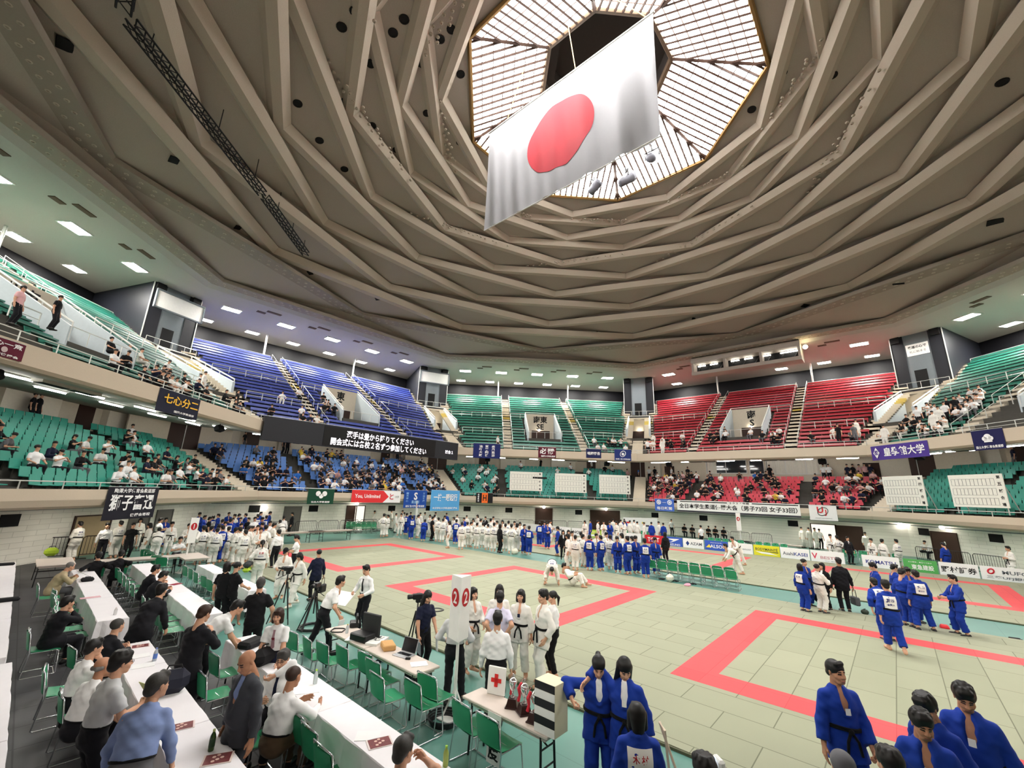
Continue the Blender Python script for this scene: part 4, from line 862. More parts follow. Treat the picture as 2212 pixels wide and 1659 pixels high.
def hair_prims(st):
    X = V3(1, 0, 0); t = 'hair'; S = lambda a, b, ra, rb=None, ax=None, s=1: rc(a, b, ra, rb, ax, s, 0, t, True)
    cap_ = [rc((0, -.026, .044), (0, .0, .042), .0895, .087, X, .97, 0, t)]
    face = [S((0, .125, -.06), (0, .13, -.1), .098, .1), S((0, .14, .0), (0, .14, -.05), .074)]
    if st == 'short': return cap_+[rc((-.03, .05, .105), (.035, .055, .1), .03, .03, None, 1, 0, t), rc((0, -.07, -.02), (0, -.05, .02), .055, .06, X, 1.15, 0, t)]+face+[S((0, -.02, -.16), (0, -.02, -.2), .115), S((-.1, .02, -.06), (-.1, .03, -.1), .042), S((.1, .02, -.06), (.1, .03, -.1), .042)]
    if st == 'mop': return [rc((0, -.028, .048), (0, .0, .046), .094, .09, X, .98, 0, t), rc((-.03, .05, .09), (.03, .052, .088), .036, .036, None, 1, 0, t), rc((0, -.066, -.02), (0, -.05, .03), .058, .064, X, 1.12, 0, t)]+[rc((.05*math.cos(a), -.015+.055*math.sin(a), .115), (.062*math.cos(a), -.015+.066*math.sin(a), .105), .026, .022, None, 1, 0, t) for a in np.arange(.3, 6.28, .8)]+face+[S((0, -.02, -.16), (0, -.02, -.2), .112), S((-.1, .02, -.06), (-.1, .03, -.1), .042), S((.1, .02, -.06), (.1, .03, -.1), .042)]
    if st == 'bob': return cap_+[rc((-.062, -.005, .02), (-.072, .0, -.1), .044, .036, None, 1, 0, t), rc((.062, -.005, .02), (.072, .0, -.1), .044, .036, None, 1, 0, t), rc((0, -.06, .0), (0, -.06, -.1), .062, .05, X, 1.3, 0, t), rc((-.03, .066, .085), (.04, .066, .08), .022, .022, None, 1, 0, t)]+[S((0, .13, -.07), (0, .14, -.12), .084, .09)]
    if st == 'long': return cap_+[rc((-.06, -.01, .02), (-.085, .0, -.24), .042, .03, None, 1, 0, t), rc((.06, -.01, .02), (.085, .0, -.24), .042, .03, None, 1, 0, t), rc((0, -.06, .0), (0, -.085, -.27), .06, .045, X, 1.5, 0, t)]+[S((0, .13, -.06), (0, .14, -.14), .088, .088)]
    if st == 'pony': return cap_+[rc((0, -.105, .03), (0, -.15, -.02), .03, .032, None, 1, 0, t), rc((0, -.15, -.02), (0, -.14, -.17), .032, .012, None, 1, 0, t)]+face+[S((0, -.0, -.15), (0, -.0, -.2), .12)]
    if st == 'bun': return cap_+[rc((0, -.105, .06), (0, -.13, .06), .04, .036, None, 1, 0, t)]+face+[S((0, -.0, -.16), (0, -.0, -.2), .12)]
    if st == 'bald': return [rc((-.06, -.045, .005), (-.045, -.085, .0), .03, .03, None, 1, 0, t), rc((.06, -.045, .005), (.045, -.085, .0), .03, .03, None, 1, 0, t), rc((-.04, -.085, .0), (.04, -.085, .0), .026, .026, None, 1, 0, t), S((0, -.0, -.15), (0, -.0, -.2), .12)]
    if st == 'thin': return [rc((0, -.034, .036), (0, -.01, .04), .0865, .084, X, .98, 0, t)]+face+[S((0, .1, .09), (0, .03, .17), .062, .055), S((0, -.0, -.16), (0, -.0, -.2), .12)]
    if st == 'cap': return [rc((0, -.024, .05), (0, .0, .05), .09, .088, X, .98, 0, t), rc((0, .08, .05), (0, .14, .04), .05, .05, V3(0, 0, 1), .2, 0, t), S((0, .0, -.1), (0, .0, -.12), .125)]
HAIRS = {}
def hairmesh(st):
    if st not in HAIRS: HAIRS[st] = sdfmesh(hair_prims(st), .0085, .012)
    return HAIRS[st]
def ik(a, c, l1, l2, hint):
    a, c = np.asarray(a, float), np.asarray(c, float); d = c-a; L = np.linalg.norm(d); L2 = min(L, (l1+l2)*.995); u = d/(L+1e-9); c = a+u*L2
    x = (l1*l1-l2*l2+L2*L2)/(2*L2); y = math.sqrt(max(0, l1*l1-x*x)); hnt = np.asarray(hint, float); hnt = hnt-u*(hnt@u); return a+u*x+nrm(hnt)*y, c
def rotz(v, d): a = math.radians(d); c, s = math.cos(a), math.sin(a); return V3(v[0]*c-v[1]*s, v[0]*s+v[1]*c, v[2])
def skel(p):
    J = {}; g = lambda k, d: p.get(k, d)
    pel = V3(*g('pelvis', (0, 0, .93))); lean, side, tw = g('lean', 0), g('side', 0), g('twist', 0)
    def sp(l, s): l, s = math.radians(l), math.radians(s); return rotz(nrm(V3(math.sin(s), math.sin(l), math.cos(l)*math.cos(s))), tw*.5)
    d1, d2 = sp(lean*.7, side*.7), sp(lean*1.1, side); r0 = rotz(V3(1, 0, 0), tw*.25); r1 = rotz(V3(math.cos(math.radians(side)), 0, -math.sin(math.radians(side))), tw)
    r1 = nrm(r1-d2*(r1@d2)); f1 = np.cross(d2, r1)
    J.update(pel=pel, waist=pel+.17*d1, chest=pel+.17*d1+.17*d2, neck=pel+.17*d1+.335*d2, d1=d1, d2=d2, r1=r1, f1=f1, r0=r0, f0=nrm(np.cross(d1, r0)))
    sh = g('shoulder', .168)
    for s, nm in ((-1, 'L'), (1, 'R')):
        S = J['neck']-.078*d2+s*sh*r1; J['sh'+nm] = S
        hand = np.asarray(g('hand'+nm, (s*.27, .05, .84)), float)
        el, wr = ik(S, hand, .285, .25, np.asarray(g('elb'+nm, (s*.6, -.8, -.2)), float)); J['el'+nm], J['wr'+nm] = el, wr
        Hp = pel+s*.085*r0-.03*d1; J['hip'+nm] = Hp
        ft = np.asarray(g('foot'+nm, (s*.1, -.01, .085)), float); fy = g('fyaw'+nm, -s*10)
        kn, an = ik(Hp, ft, .425, .42, rotz(V3(*g('kneeh'+nm, (s*.12, 1, .15))), 0)); J['kn'+nm], J['an'+nm] = kn, an
        J['toe'+nm] = an+rotz(V3(0, .17, -.045 if not g('tip'+nm, 0) else -.08), fy); J['heel'+nm] = an+rotz(V3(0, -.045, -.045), fy)
    hy, hp, hr = g('hyaw', 0), g('hpitch', 0), g('hroll', 0)
    M = Matrix.Rotation(math.radians(hy+tw), 3, 'Z') @ Matrix.Rotation(math.radians(hr), 3, 'Y') @ Matrix.Rotation(math.radians(-hp), 3, 'X')
    J['HM'] = np.array(M)*1.07; hl = math.radians(lean*.45+hp*.3)
    J['head'] = J['neck']+J['HM'] @ V3(0, .02, 0)+.6*(.192*nrm(rotz(V3(0, math.sin(hl), math.cos(hl)), tw)))+.4*.192*d2
    return J
def body_prims(J, g=1.0, fem=0):
    A = []; r1, f1, r0, f0 = J['r1'], J['f1'], J['r0'], J['f0']
    A += [rc(J['pel']-.03*J['d1'], J['waist'], .118*g, .105*g, r0, 1.3), rc(J['waist'], J['chest'], .107*g, .118*(.5+.5*g), r1, 1.32), rc(J['chest'], J['neck']-.07*J['d2'], .118*(.5+.5*g), .085, r1, 1.5), rc(J['neck']-.06*J['d2'], J['neck']+.06*J['d2']+.0*f1, .062, .055)]
    if g > 1.08: A.append(rc(J['waist']-.06*J['d1']+.05*f0*g, J['waist']+.06*J['d2']+.04*f1*g, .115*g, .1*g, r0, 1.2))
    for n in 'LR':
        A += [rc(J['sh'+n], J['el'+n], .054*(.6+.4*g), .042), rc(J['el'+n], J['wr'+n], .042, .029), rc(J['hip'+n], J['kn'+n], .086*(.5+.5*g), .057), rc(J['kn'+n], J['an'+n], .056, .038), rc(J['heel'+n], J['toe'+n], .04, .033), rc(J['an'+n], J['heel'+n], .04, .036)]
    return A
def lerp(a, b, t): return a+(b-a)*t
def jacket_prims(J, kind, g=1.0, flat=False):
    """kind: gi, suit, shirt (long sleeve), short, tee"""
    r1, f1, r0, f0, d1, d2 = (J[k] for k in ('r1', 'f1', 'r0', 'f0', 'd1', 'd2')); T = 'top'; e = {'gi': .026, 'suit': .024, 'shirt': .013, 'short': .013, 'tee': .013}[kind]; A = []
    A += [rc(J['waist'], J['chest'], .107*g+e, .118*(.5+.5*g)+e, r1, 1.3, 0, T), rc(J['chest'], J['neck']-.07*d2, .118*(.5+.5*g)+e, .085+e, r1, 1.5, 0, T), rc(J['neck']-.07*d2, J['neck']-.005*d2, .078+e*.5, .062+e*.4, r1, 1.1, 0, T)]
    lowz = {'gi': .2, 'suit': .17, 'shirt': -.085, 'short': -.085, 'tee': .06}[kind]
    if lowz > .1:
        A.append(rc(J['waist'], J['pel']-.03*d1, .112*g+e, .125*g+e, r0, 1.28, 0, T))
        for n in 'LR': A.append(rc(lerp(J['hip'+n], J['pel'], .2), lerp(J['hip'+n], J['kn'+n], lowz/.42+.06), .105*(.4+.6*g)+e, .115*(.4+.6*g)+e*.6, None, 1, 1, T))
        A.append(rc(J['pel'], lerp(J['pel'], (J['knL']+J['knR'])/2, lowz/.44), .11*g+e*.6, .1*g+e*.6, r0, 1.35, 1, T))
    else: A.append(rc(J['waist'], J['pel']-lowz*d1, .11*g+e, .12*g+e, r0, 1.29, 1, T))
    if g > 1.08: A.append(rc(J['waist']-.05*d1+.05*f0*g, J['waist']+.06*d2+.04*f1*g, .115*g+e, .1*g+e, r0, 1.2, 0, T))
    for n in 'LR':
        S, E, Wr = J['sh'+n], J['el'+n], J['wr'+n]
        if kind in ('short', 'tee'): A.append(rc(S, lerp(S, E, .74), .053+e, .06+e, None, 1, 1, T))
        else:
            ra, rb, cu = {'gi': (.058, .072, .8), 'suit': (.053, .05, .95), 'shirt': (.056, .045, .95)}[kind]
            A += [rc(S, E, ra+e*.5, ra+e*.4, None, 1, 0, T), rc(E, lerp(E, Wr, cu), ra+e*.4, rb if kind == 'gi' else rb*.85, None, 1, 1, T)]
    fr = lambda x, z, y: J['neck']+r1*x+d2*z+f1*y
    if kind == 'gi':
        ch = .118*(.5+.5*g)+e
        for s in (-1, 1):
            A += [rc(fr(0, .035, -.075), fr(s*.07, .015, -.02), .02, .02, None, 1, 0, T), rc(fr(s*.07, .015, -.02), fr(s*.066, -.06, .085), .02, .019, None, 1, 0, T), rc(fr(s*.066, -.06, .085), fr(-s*.012, -.24, ch), .019, .017, None, 1, 0, T)]
        A += [rc(fr(0, .06, .1), fr(0, -.2, ch+.014), .062, .036, None, 1, 0, T, True)]
    elif kind == 'suit':
        ch = .118*(.5+.5*g)+e
        for s in (-1, 1): A += [rc(fr(0, .02, -.065), fr(s*.062, .005, -.015), .016, .016, None, 1, 0, T), rc(fr(s*.062, .005, -.015), fr(s*.06, -.08, .095), .016, .018, None, 1, 0, T), rc(fr(s*.06, -.08, .095), fr(s*.01, -.3, ch+.01), .018, .012, None, 1, 0, T)]
        A += [rc(fr(0, .05, .1), fr(0, -.25, ch+.06), .06, .045, None, 1, 0, T, True)]
    else:
        for s in (-1, 1): A += [rc(fr(0, .03, -.055), fr(s*.055, .018, 0), .013, .014, None, 1, 0, T), rc(fr(s*.055, .018, 0), fr(s*.025, -.03, .075), .014, .012, None, 1, 0, T)]
    return A
def trouser_prims(J, kind, g=1.0):
    T = 'bottom'; r0 = J['r0']; e = {'gi': .022, 'suit': .014, 'skirt': .014}[kind]; A = [rc(J['pel']-.04*J['d1'], J['pel']+.1*J['d1'], .125*g+e*.6, .112*g+e*.4, r0, 1.29, 1, T)]
    for n in 'LR':
        H, K, N = J['hip'+n], J['kn'+n], J['an'+n]
        if kind == 'gi': A += [rc(H, K, .098*(.4+.6*g)+e*.5, .092, None, 1, 0, T), rc(K, lerp(K, N, .84), .092, .09, None, 1, 1, T)]
        else: A += [rc(H, K, .092*(.45+.55*g)+e*.6, .07+e*.3, None, 1, 0, T), rc(K, lerp(K, N, .95), .07+e*.3, .058+e*.3, None, 1, 1, T)]
    return A
def shoe_prims(J):
    A = []
    for n in 'LR': A += [rc(J['heel'+n]-V3(0, 0, .0), J['toe'+n]-V3(0, 0, .0), .046, .041, None, 1, 0, 'shoe'), rc(J['an'+n], J['heel'+n], .047, .046, None, 1, 0, 'shoe')]
    return A
def hand_frame(J, n, palm=None):
    s = -1 if n == 'L' else 1; d = nrm(J['wr'+n]-J['el'+n]); m = np.asarray(palm, float) if palm is not None else -s*J['r1']+.25*d
    z = -nrm(m-d*(m@d)); y = np.cross(z, d); return np.stack([d, y, z], 1), s
SKIN = mat('skin_tone', (206, 158, 130), .55, spec=.3, var=.05, scale=30); SKIN2 = mat('skin_tone_tanned', (176, 126, 98), .55, spec=.3, var=.06, scale=30)
LIP = mat('lip_tone', (168, 98, 90), .5); EYE = mat('dark_eye', (26, 20, 18), .25, spec=.5, var=0)
HAIRC = {'black': mat('black_hair', (20, 17, 17), .5, spec=.35, var=.3, scale=40), 'brown': mat('dark_brown_hair', (52, 34, 26), .5, var=.3, scale=40), 'grey': mat('grey_hair', (112, 108, 104), .55, var=.3, scale=60), 'dark_grey': mat('dark_grey_hair', (62, 60, 58), .55, var=.3, scale=60)}
CL = lambda n, c, r=.8, b=.12: mat('cloth_'+n, c, r, spec=.15, var=.05, scale=14, bump=b, sheen=.05)
C_ = {'gi_white': CL('white_judogi', (228, 225, 218)), 'gi_blue': CL('blue_judogi', (26, 56, 148)), 'white': CL('white_shirt', (232, 232, 232)), 'black': CL('black_cloth', (22, 22, 25)), 'suit': CL('black_suit', (26, 26, 31)), 'navy': CL('navy_cloth', (26, 30, 52)), 'grey_suit': CL('charcoal_suit', (64, 66, 72)), 'blue_shirt': CL('pale_blue_shirt', (132, 150, 196)), 'lav': CL('pale_lavender_shirt', (206, 202, 224)), 'beige': CL('beige_jacket', (182, 166, 134)), 'grey': CL('grey_cloth', (98, 98, 102)), 'green_vest': CL('bright_green_vest', (116, 206, 70)), 'brown': CL('brown_cloth', (98, 80, 62)), 'ltgrey': CL('light_grey_shirt', (196, 198, 200)), 'maroon': CL('maroon_cloth', (110, 34, 46)), 'patch': CL('white_back_patch', (236, 234, 230), .8, 0), 'belt': CL('black_belt', (16, 16, 18)), 'pink': CL('pale_pink_cloth', (222, 176, 178)), 'vestblue': CL('bright_blue_cloth', (50, 110, 196)), 'yellow': CL('yellow_cloth', (220, 190, 70)), 'shoe': mat('black_leather_shoe', (20, 19, 20), .35, spec=.5), 'shoe_white': mat('white_trainer', (226, 220, 208), .6)}
M_redink = mat('red_lettering', (178, 30, 40), .6, var=0); M_navyink = mat('navy_lettering', (40, 44, 110), .6, var=0)
TIES = {'black': C_['black'], 'mauve': CL('mauve_tie', (150, 116, 124)), 'navy': C_['navy'], 'grey': C_['grey']}
def patch_on(name, prims, J, w_, h_, zc, m, par, text=None, back=True, sub=None, items=None):
    """cloth patch that follows the jacket, in torso axes around height zc below the neck"""
    r1, f1, d2 = J['r1'], J['f1'], J['d2']; R = np.stack([r1, f1, d2], 1)
    loc = [(R.T @ (q[0]-J['neck']), R.T @ (q[1]-J['neck']))+tuple(q[2:4])+(None if q[4] is None else R.T @ q[4],)+tuple(q[5:]) for q in prims]
    sg = -1 if back else 1
    def put(V, off):
        V = np.asarray(V, float); Y = surf_y(loc, V[:, 0], V[:, 1], sg*.42, -sg, off=off); return (R @ np.stack([V[:, 0], Y, V[:, 1]], 0)).T+J['neck']
    nx, nz = 8, 8; g = [(w_*(i/nx-.5), zc+h_*(j/nz-.5)) for i in range(nx+1) for j in range(nz+1)]; F = [(i*(nz+1)+j, (i+1)*(nz+1)+j, (i+1)*(nz+1)+j+1, i*(nz+1)+j+1) for i in range(nx) for j in range(nz)]
    o = bpy.data.objects.new(name, pmesh(name, put(g, .007), F if back else [f[::-1] for f in F], [m])); COL.objects.link(o); o.parent = par
    for s, x, z, ww, hh, mm in (items or []):
        v, f = textmesh(s, .02)
        if not v: continue
        x0 = min(p[0] for p in v); x1 = max(p[0] for p in v); y0 = min(p[1] for p in v); y1 = max(p[1] for p in v)
        vv = put([(-sg*-1*0+(x*w_+((p[0]-(x0+x1)/2)/(x1-x0)*ww*w_))*(1 if back else -1), zc+z*h_+(p[1]-(y0+y1)/2)/(y1-y0)*hh*h_) for p in v], .015)
        b = MB(); b.add(vv, f); b.build('lettering', mm, o)
    return o
LO, MID, HI = .03, .02, .0145
def crease(V, name):  # shallow folds in the cloth
    if name == 'shoes': return V
    x, y, z = V[:, 0], V[:, 1], V[:, 2]; a = .0042; ph = rnd.random()*6
    d = a*np.sin(44*z+26*x+ph+2.5*np.sin(9*y+7*x))+.6*a*np.sin(71*z-33*x+19*y+ph)
    return V+np.stack([d*.6, d*.8, 0*d], 1)
def person(p, label, cat='person', group=None, loc=(0, 0, 0), face=0, height=1.72, q=HI):
    """one person in separate parts; returns the Empty at the feet"""
    J = skel(p); g = p.get('girth', 1.0); root = empty('person', loc, math.radians(face-90), label, cat, group); root.scale = (height/1.72,)*3
    sk = SKIN2 if p.get('tan') else SKIN; hc = HAIRC[p.get('hairc', 'black')]
    V, Q = sdfmesh(body_prims(J, g), q*1.15, .035); hV, hQ, hm = HEADS[p.get('headk', 'm')]; vs = [V, hV @ J['HM'].T+J['head']]; fs = [Q, hQ+len(V)]; mi = [np.zeros(len(Q), int), hm]; n = len(V)+len(hV)
    for nm in 'LR':
        R, s = hand_frame(J, nm, p.get('palm'+nm)); hv, hq = HANDS[p.get('grip'+nm, 'relax')]; hv = hv*np.array([1, 1, 1.0]);
        hh = hv.copy(); hh[:, 1] *= s
        vs.append(hh @ R.T+J['wr'+nm]+R[:, 0]*.0); fs.append((hq if s > 0 else hq[:, ::-1])+n); mi.append(np.zeros(len(hq), int)); n += len(hv)
    o = bpy.data.objects.new('body', pmesh('body', np.concatenate(vs), np.concatenate(fs), [sk, hc, LIP, EYE], np.concatenate(mi))); COL.objects.link(o); o.parent = root
    def part(name, prims, m, h, k=.03, par=None):
        V, Q = sdfmesh(prims, h, k); V = crease(V, name); o = bpy.data.objects.new(name, pmesh(name, V, Q, [m])); COL.objects.link(o); o.parent = par or root; return o
    st = p.get('hair', 'short')
    if st:
        V, Q = hairmesh(st); o = bpy.data.objects.new('hair' if st != 'cap' else 'cap', pmesh('hair', V @ J['HM'].T+J['head'], Q, [hc if st != 'cap' else C_[p.get('capc', 'black')]])); COL.objects.link(o); o.parent = root
    top, bot = p.get('top', 'gi'), p.get('bottom', 'gi'); tc, bc = C_[p.get('topc', 'gi_white')], C_[p.get('botc', p.get('topc', 'gi_white'))]
    jp = jacket_prims(J, top, g)
    if top == 'suit':
        part('shirt', jacket_prims(J, 'shirt', g*.97)[:3], C_[p.get('shirtc', 'white')], q*1.1)
    elif top == 'gi' and p.get('under'): part('undershirt', jacket_prims(J, 'tee', g*.98)[:3], C_['white'], q*1.1)
    part('jacket' if top in ('gi', 'suit') else 'shirt', jp, tc, q)
    part('trousers', trouser_prims(J, bot, g), bc, q)
    if p.get('shoes'): part('shoes', shoe_prims(J), C_[p['shoes']], q)
    r1, f1, d2 = J['r1'], J['f1'], J['d2']
    if top == 'gi':
        c = J['pel']+.11*J['d1']; b = MB(); e = .028; r0, f0 = J['r0'], J['f0']; rx, ry = (.112*g+e)*1.29+.012, .112*g+e+.012
        ring = [c+r0*rx*math.cos(a)+f0*ry*math.sin(a)+J['d1']*.012*math.sin(2*a) for a in np.linspace(0, 2*math.pi, 25)[:-1]]
        b.tube([tuple(x) for x in ring], .014, 6, closed=True); b.tube([tuple(x+J['d1']*.02) for x in ring], .014, 6, closed=True)
        k0 = c+f0*(ry+.012); b.lathe([(0, -.03), (.03, -.02), (.032, .01), (0, .03)], c=tuple(k0), n=8)
        for s in (-1, 1): b.tube([tuple(k0), tuple(k0+r0*s*.06-J['d1']*.1+f0*.02), tuple(k0+r0*s*.08-J['d1']*.24+f0*.02)], [.018, .017, .018], 5)
        b.build('belt', C_['belt'], root, smooth=True)
    elif p.get('beltc') or (bot == 'suit' and top in ('short', 'shirt')):
        c = J['pel']+.085*J['d1']; b = MB(); r0, f0 = J['r0'], J['f0']; rx, ry = (.113*g+.014)*1.29, .113*g+.014
        b.tube([tuple(c+r0*rx*math.cos(a)+f0*ry*math.sin(a)) for a in np.linspace(0, 2*math.pi, 25)[:-1]], .016, 5, closed=True); b.build('belt', C_['black'], root, smooth=True)
    if p.get('tie'):
        e = .118*(.5+.5*g); R = np.stack([r1, f1, d2], 1); loc_ = [(R.T @ (x[0]-J['neck']), R.T @ (x[1]-J['neck']))+tuple(x[2:4])+(None if x[4] is None else R.T @ x[4],)+tuple(x[5:]) for x in jacket_prims(J, 'shirt' if top == 'suit' else top, g)]
        zs = np.linspace(-.03, -.36, 14); w_ = np.interp(zs, [-.36, -.34, -.33, -.06, -.03], [.004, .03, .036, .018, .024]); pts = []
        for s in (-1, 0, 1): pts.append((np.stack([s*w_, zs], -1)))
        G = np.concatenate(pts); Y = surf_y(loc_, G[:, 0], G[:, 1], .42, -1, off=.012); Vt = (R @ np.stack([G[:, 0], Y, G[:, 1]], 0)).T+J['neck']
        F = [(i+14*j, i+1+14*j, i+1+14*(j+1), i+14*(j+1)) for j in (0, 1) for i in range(13)]
        o = bpy.data.objects.new('tie', pmesh('tie', Vt, F, [TIES[p['tie']]])); COL.objects.link(o); o.parent = root
    if p.get('glasses'):
        b = MB(); H = J['HM']; tr = lambda v: tuple(H @ V3(*v)+J['head'])
        for s in (-1, 1): b.tube([tr((s*.032+.021*math.cos(a), .1, .0+.016*math.sin(a))) for a in np.linspace(0, 6.28, 13)[:-1]], .0022, 4, closed=True); b.tube([tr((s*.053, .099, .004)), tr((s*.078, .0, .006))], .0022, 4)
        b.tube([tr((-.011, .1, .004)), tr((.011, .1, .004))], .0022, 4); b.build('glasses', M_ink, root)
    if p.get('patch'): patch_on('back_patch', jp, J, .27, .3, -.21, C_['patch'], root, items=p['patch'])
    if p.get('chest'): patch_on('chest_badge', jp, J, .06, .07, -.19, C_[p['chest']], root, back=False).location = tuple(-r1*.085*0)
    return root
def simple_mesh(p, mats_=('skin', 'top', 'bottom', 'hair', 'shoe')):
    """whole figure as one continuous mesh with material slots (for people only a few pixels tall)"""
    J = skel(p); g = p.get('girth', 1.0); B = body_prims(J, g); T = jacket_prims(J, p.get('top', 'tee'), g); T = [q for q in T if not q[8]]; Bt = trouser_prims(J, p.get('bottom', 'suit'), g); S = shoe_prims(J)
    H = [rc(J['head']+J['HM'] @ V3(0, -.01, .03), J['head']+J['HM'] @ V3(0, .015, -.05), .082, .06, None, 1, 0, 'skin'), rc(J['head']+J['HM'] @ V3(0, 0, -.06), J['neck'], .055, .06)]
    hr = [rc(J['head']+J['HM'] @ V3(0, -.03, .045), J['head']+J['HM'] @ V3(0, .0, .055), .088, .085, None, 1, 0, 'hair')]
    if p.get('hair') in ('bob', 'long'): hr.append(rc(J['head']+J['HM'] @ V3(0, -.05, .0), J['head']+J['HM'] @ V3(0, -.06, -.2 if p['hair'] == 'long' else -.1), .075, .05, None, 1, 0, 'hair'))
    Hd = [rc(J['wr'+n], J['wr'+n]+nrm(J['wr'+n]-J['el'+n])*.12, .04, .03, None, 1, 0, 'skin') for n in 'LR']
    allp = B+T+Bt+S+H+hr+Hd; V, Q = sdfmesh(allp, LO, .02); C = V[Q].mean(1); D = np.stack([pdist(C, q) for q in allp], 0)
    tags = [q[7] for q in allp]; ti = np.array([mats_.index(t) for t in tags]); mi = ti[np.argmin(D, 0)]
    me = pmesh('body', V, Q, [MATS['skin_tone'], C_['black'], C_['suit'], HAIRC['black'], C_['shoe']], mi); return me
def paint(o, cols):  # object-level materials over shared mesh data
    for i, m in cols.items():
        o.material_slots[i].link = 'OBJECT'; o.material_slots[i].material = m
# ---------------------------------------------------------------- furniture and things on the arena floor
ZF = -.045
M_seatg = mat('green_chair_plastic', (44, 142, 98), .4, spec=.4); M_chrome = mat('chrome_tube', (200, 204, 206), .2, metal=.8)
M_seatd = mat('dark_chair_label', (20, 60, 44), .5)
def make_chair():
    r = empty('stacking_chair', (0, 0, 0))
    b = MB()
    def seat(a, c):
        x = (a-.5)*.44; y = -.2+.42*c; return (x, y, .455-.02*math.sin(math.pi*c)+.012*(2*a-1)**2-(.03*max(0, c-.8)/.2)**1)
    b.grid(seat, 10, 10); b.grid(lambda a, c: tuple(np.array(seat(1-a, c))-np.array((0, 0, .016))), 10, 10); b.build('seat', M_seatg, r, smooth=True)
    b = MB()
    def back(a, c):
        t = 2*a-1; w_ = .215+.015*c-.03*max(0, c-.8)/.2; return (t*w_, -.225-.06*c-.035*(1-t*t), .5+.31*c+.02*(1-t*t)*c)
    b.grid(lambda a, c: back(a, c), 12, 8); b.grid(lambda a, c: tuple(np.array(back(1-a, c))-np.array((0, .014, 0))), 12, 8); b.build('backrest', M_seatg, r, smooth=True)
    b = MB(); b.tube([(-.235, -.28, .815), (-.2, -.305, .84), (.2, -.305, .84), (.235, -.28, .815)], .011, 6); b.build('top_rail', M_chrome, r, smooth=True)
    b = MB(); b.box((0, -.302, .75), (.075, .006, .05)); b.build('grip_hole', M_seatd, r)
    for s in (-1, 1):
        b = MB(); b.tube([(s*.235, -.28, .815), (s*.225, -.215, .45), (s*.235, -.27, .02), (s*.235, -.25, .011), (s*.235, .2, .011), (s*.232, .225, .03), (s*.215, .19, .42), (s*.21, .15, .435), (s*.22, -.2, .44)], .0105, 6); b.build('leg', M_chrome, r, smooth=True)
    b = MB(); b.tube([(-.23, .2, .012), (.23, .2, .012)], .009, 5); b.tube([(-.21, 0, .43), (.21, 0, .43)], .009, 5); b.build('crossbar', M_chrome, r); return r
CH0 = make_chair(); chair_used = [False]; CHAIRS = []
def chair(x, y, face, label, group=None):
    o = CH0 if not chair_used[0] else copy_tree(CH0); chair_used[0] = True
    o.location = (x, y, ZF); o.rotation_euler = (0, 0, math.radians(face-90)); tag(o, label, 'chair', group)
    if not group and 'group' in o: del o['group']
    if group: o['group'] = group
    CHAIRS.append(o); return o
def chair_px(u, v, face, label, group=None): p = pz(u, v, .42); return chair(p[0], p[1], face, label, group)
# chairs along the plain desk (backs to the camera), near to far
for i, (u, v, f, l) in enumerate(((652, 1398, 8, 'green chair beside the smiling woman, first behind the desk row'), (689, 1415, -4, 'green chair second from the woman with the mauve tie'), (720, 1425, 3, 'green chair third from the woman with the mauve tie'), (763, 1433, 0, 'green chair behind the blue crate'), (812, 1448, 4, 'green chair tucked closest to the cardboard box'), (830, 1466, 2, 'green chair middle of the three close together'), (842, 1500, -3, 'green chair standing out toward the white cloth table'), (918, 1515, -2, 'green chair in front of the number two pole'), (945, 1498, 5, 'green chair at the end of the plain desk'), (1026, 1566, -6, 'green chair at the red cross table, left one'), (1082, 1598, -3, 'green chair at the trophy table, right one'))): chair_px(u, v, f, l)
for u, v, f, l in ((567, 1590, 0, 'empty green chair beside the seated man in white shirt'), (678, 1590, 0, 'green chair tucked under the cloth table, first after the seated man'), (706, 1622, 0, 'green chair tucked under the cloth table, second after the seated man'), (738, 1668, 0, 'green chair cut by the bottom edge of the picture'), (470, 1495, 2, 'green chair behind the bald man in the grey suit'), (492, 1450, 5, 'green chair under the man bending over the table'), (140, 1487, -5, 'green chair with a black bag beside it at the left'), (180, 1545, 0, 'green chair under the man in the grey shirt')): chair_px(u, v, f, l)
def chairs_row(x, y0, y1, n, face, label, group):
    for i in range(n): chair(x+rnd.uniform(-.06, .06), y0+(y1-y0)*i/max(1, n-1)+rnd.uniform(-.05, .05), face+rnd.uniform(-7, 7), label, group)
chairs_row(-18.98, 3.3, 7.0, 7, 0, 'green chair tucked along the long white table at the left', 'chairs along the left white table')
chairs_row(-17.35, 2.3, 4.6, 5, 0, 'green chair tucked along the second white table', 'chairs along the second white table')
chairs_row(-17.38, 6.6, 10.0, 5, 2, 'green chair along the far half of the second white table', 'chairs at the far half of the second white table')
chairs_row(-15.6, 4.4, 9.2, 7, 4, 'green chair behind the white table near the tripods', 'chairs behind the tripod tables')
chairs_row(-15.9, 12.0, 15.0, 5, 40, 'green chair near the reception crowd', 'chairs near the reception')
for x, y, f, l in ((-18.12, 10.75, 90, 'green chair under the left one of two people in black'), (-17.48, 10.9, 90, 'green chair under the right one of two people in black'), (-19.25, 8.0, 0, 'green chair under the man in the beige jacket'), (-19.45, 2.6, 0, 'green chair under the man in the black suit at the left'), (-18.95, .9, 10, 'green chair under the suited man at the table end')): chair(x, y, f, l)
for i in range(8): chair(1.25, -1.3-.52*i, 0, 'green chair in the near row between the two mat fields', 'near row of chairs between the mats')
for i in range(8): chair(2.1, -1.0-.52*i, 0, 'green chair in the back row between the two mat fields', 'back row of chairs between the mats')
for j in range(2):
    for i in range(6): P_ = pz(752+11*i, 1152-4*j, ZF); chair(P_[0], P_[1], 250, 'green chair in the block beside the white officials table', 'chair block at the far left mats')
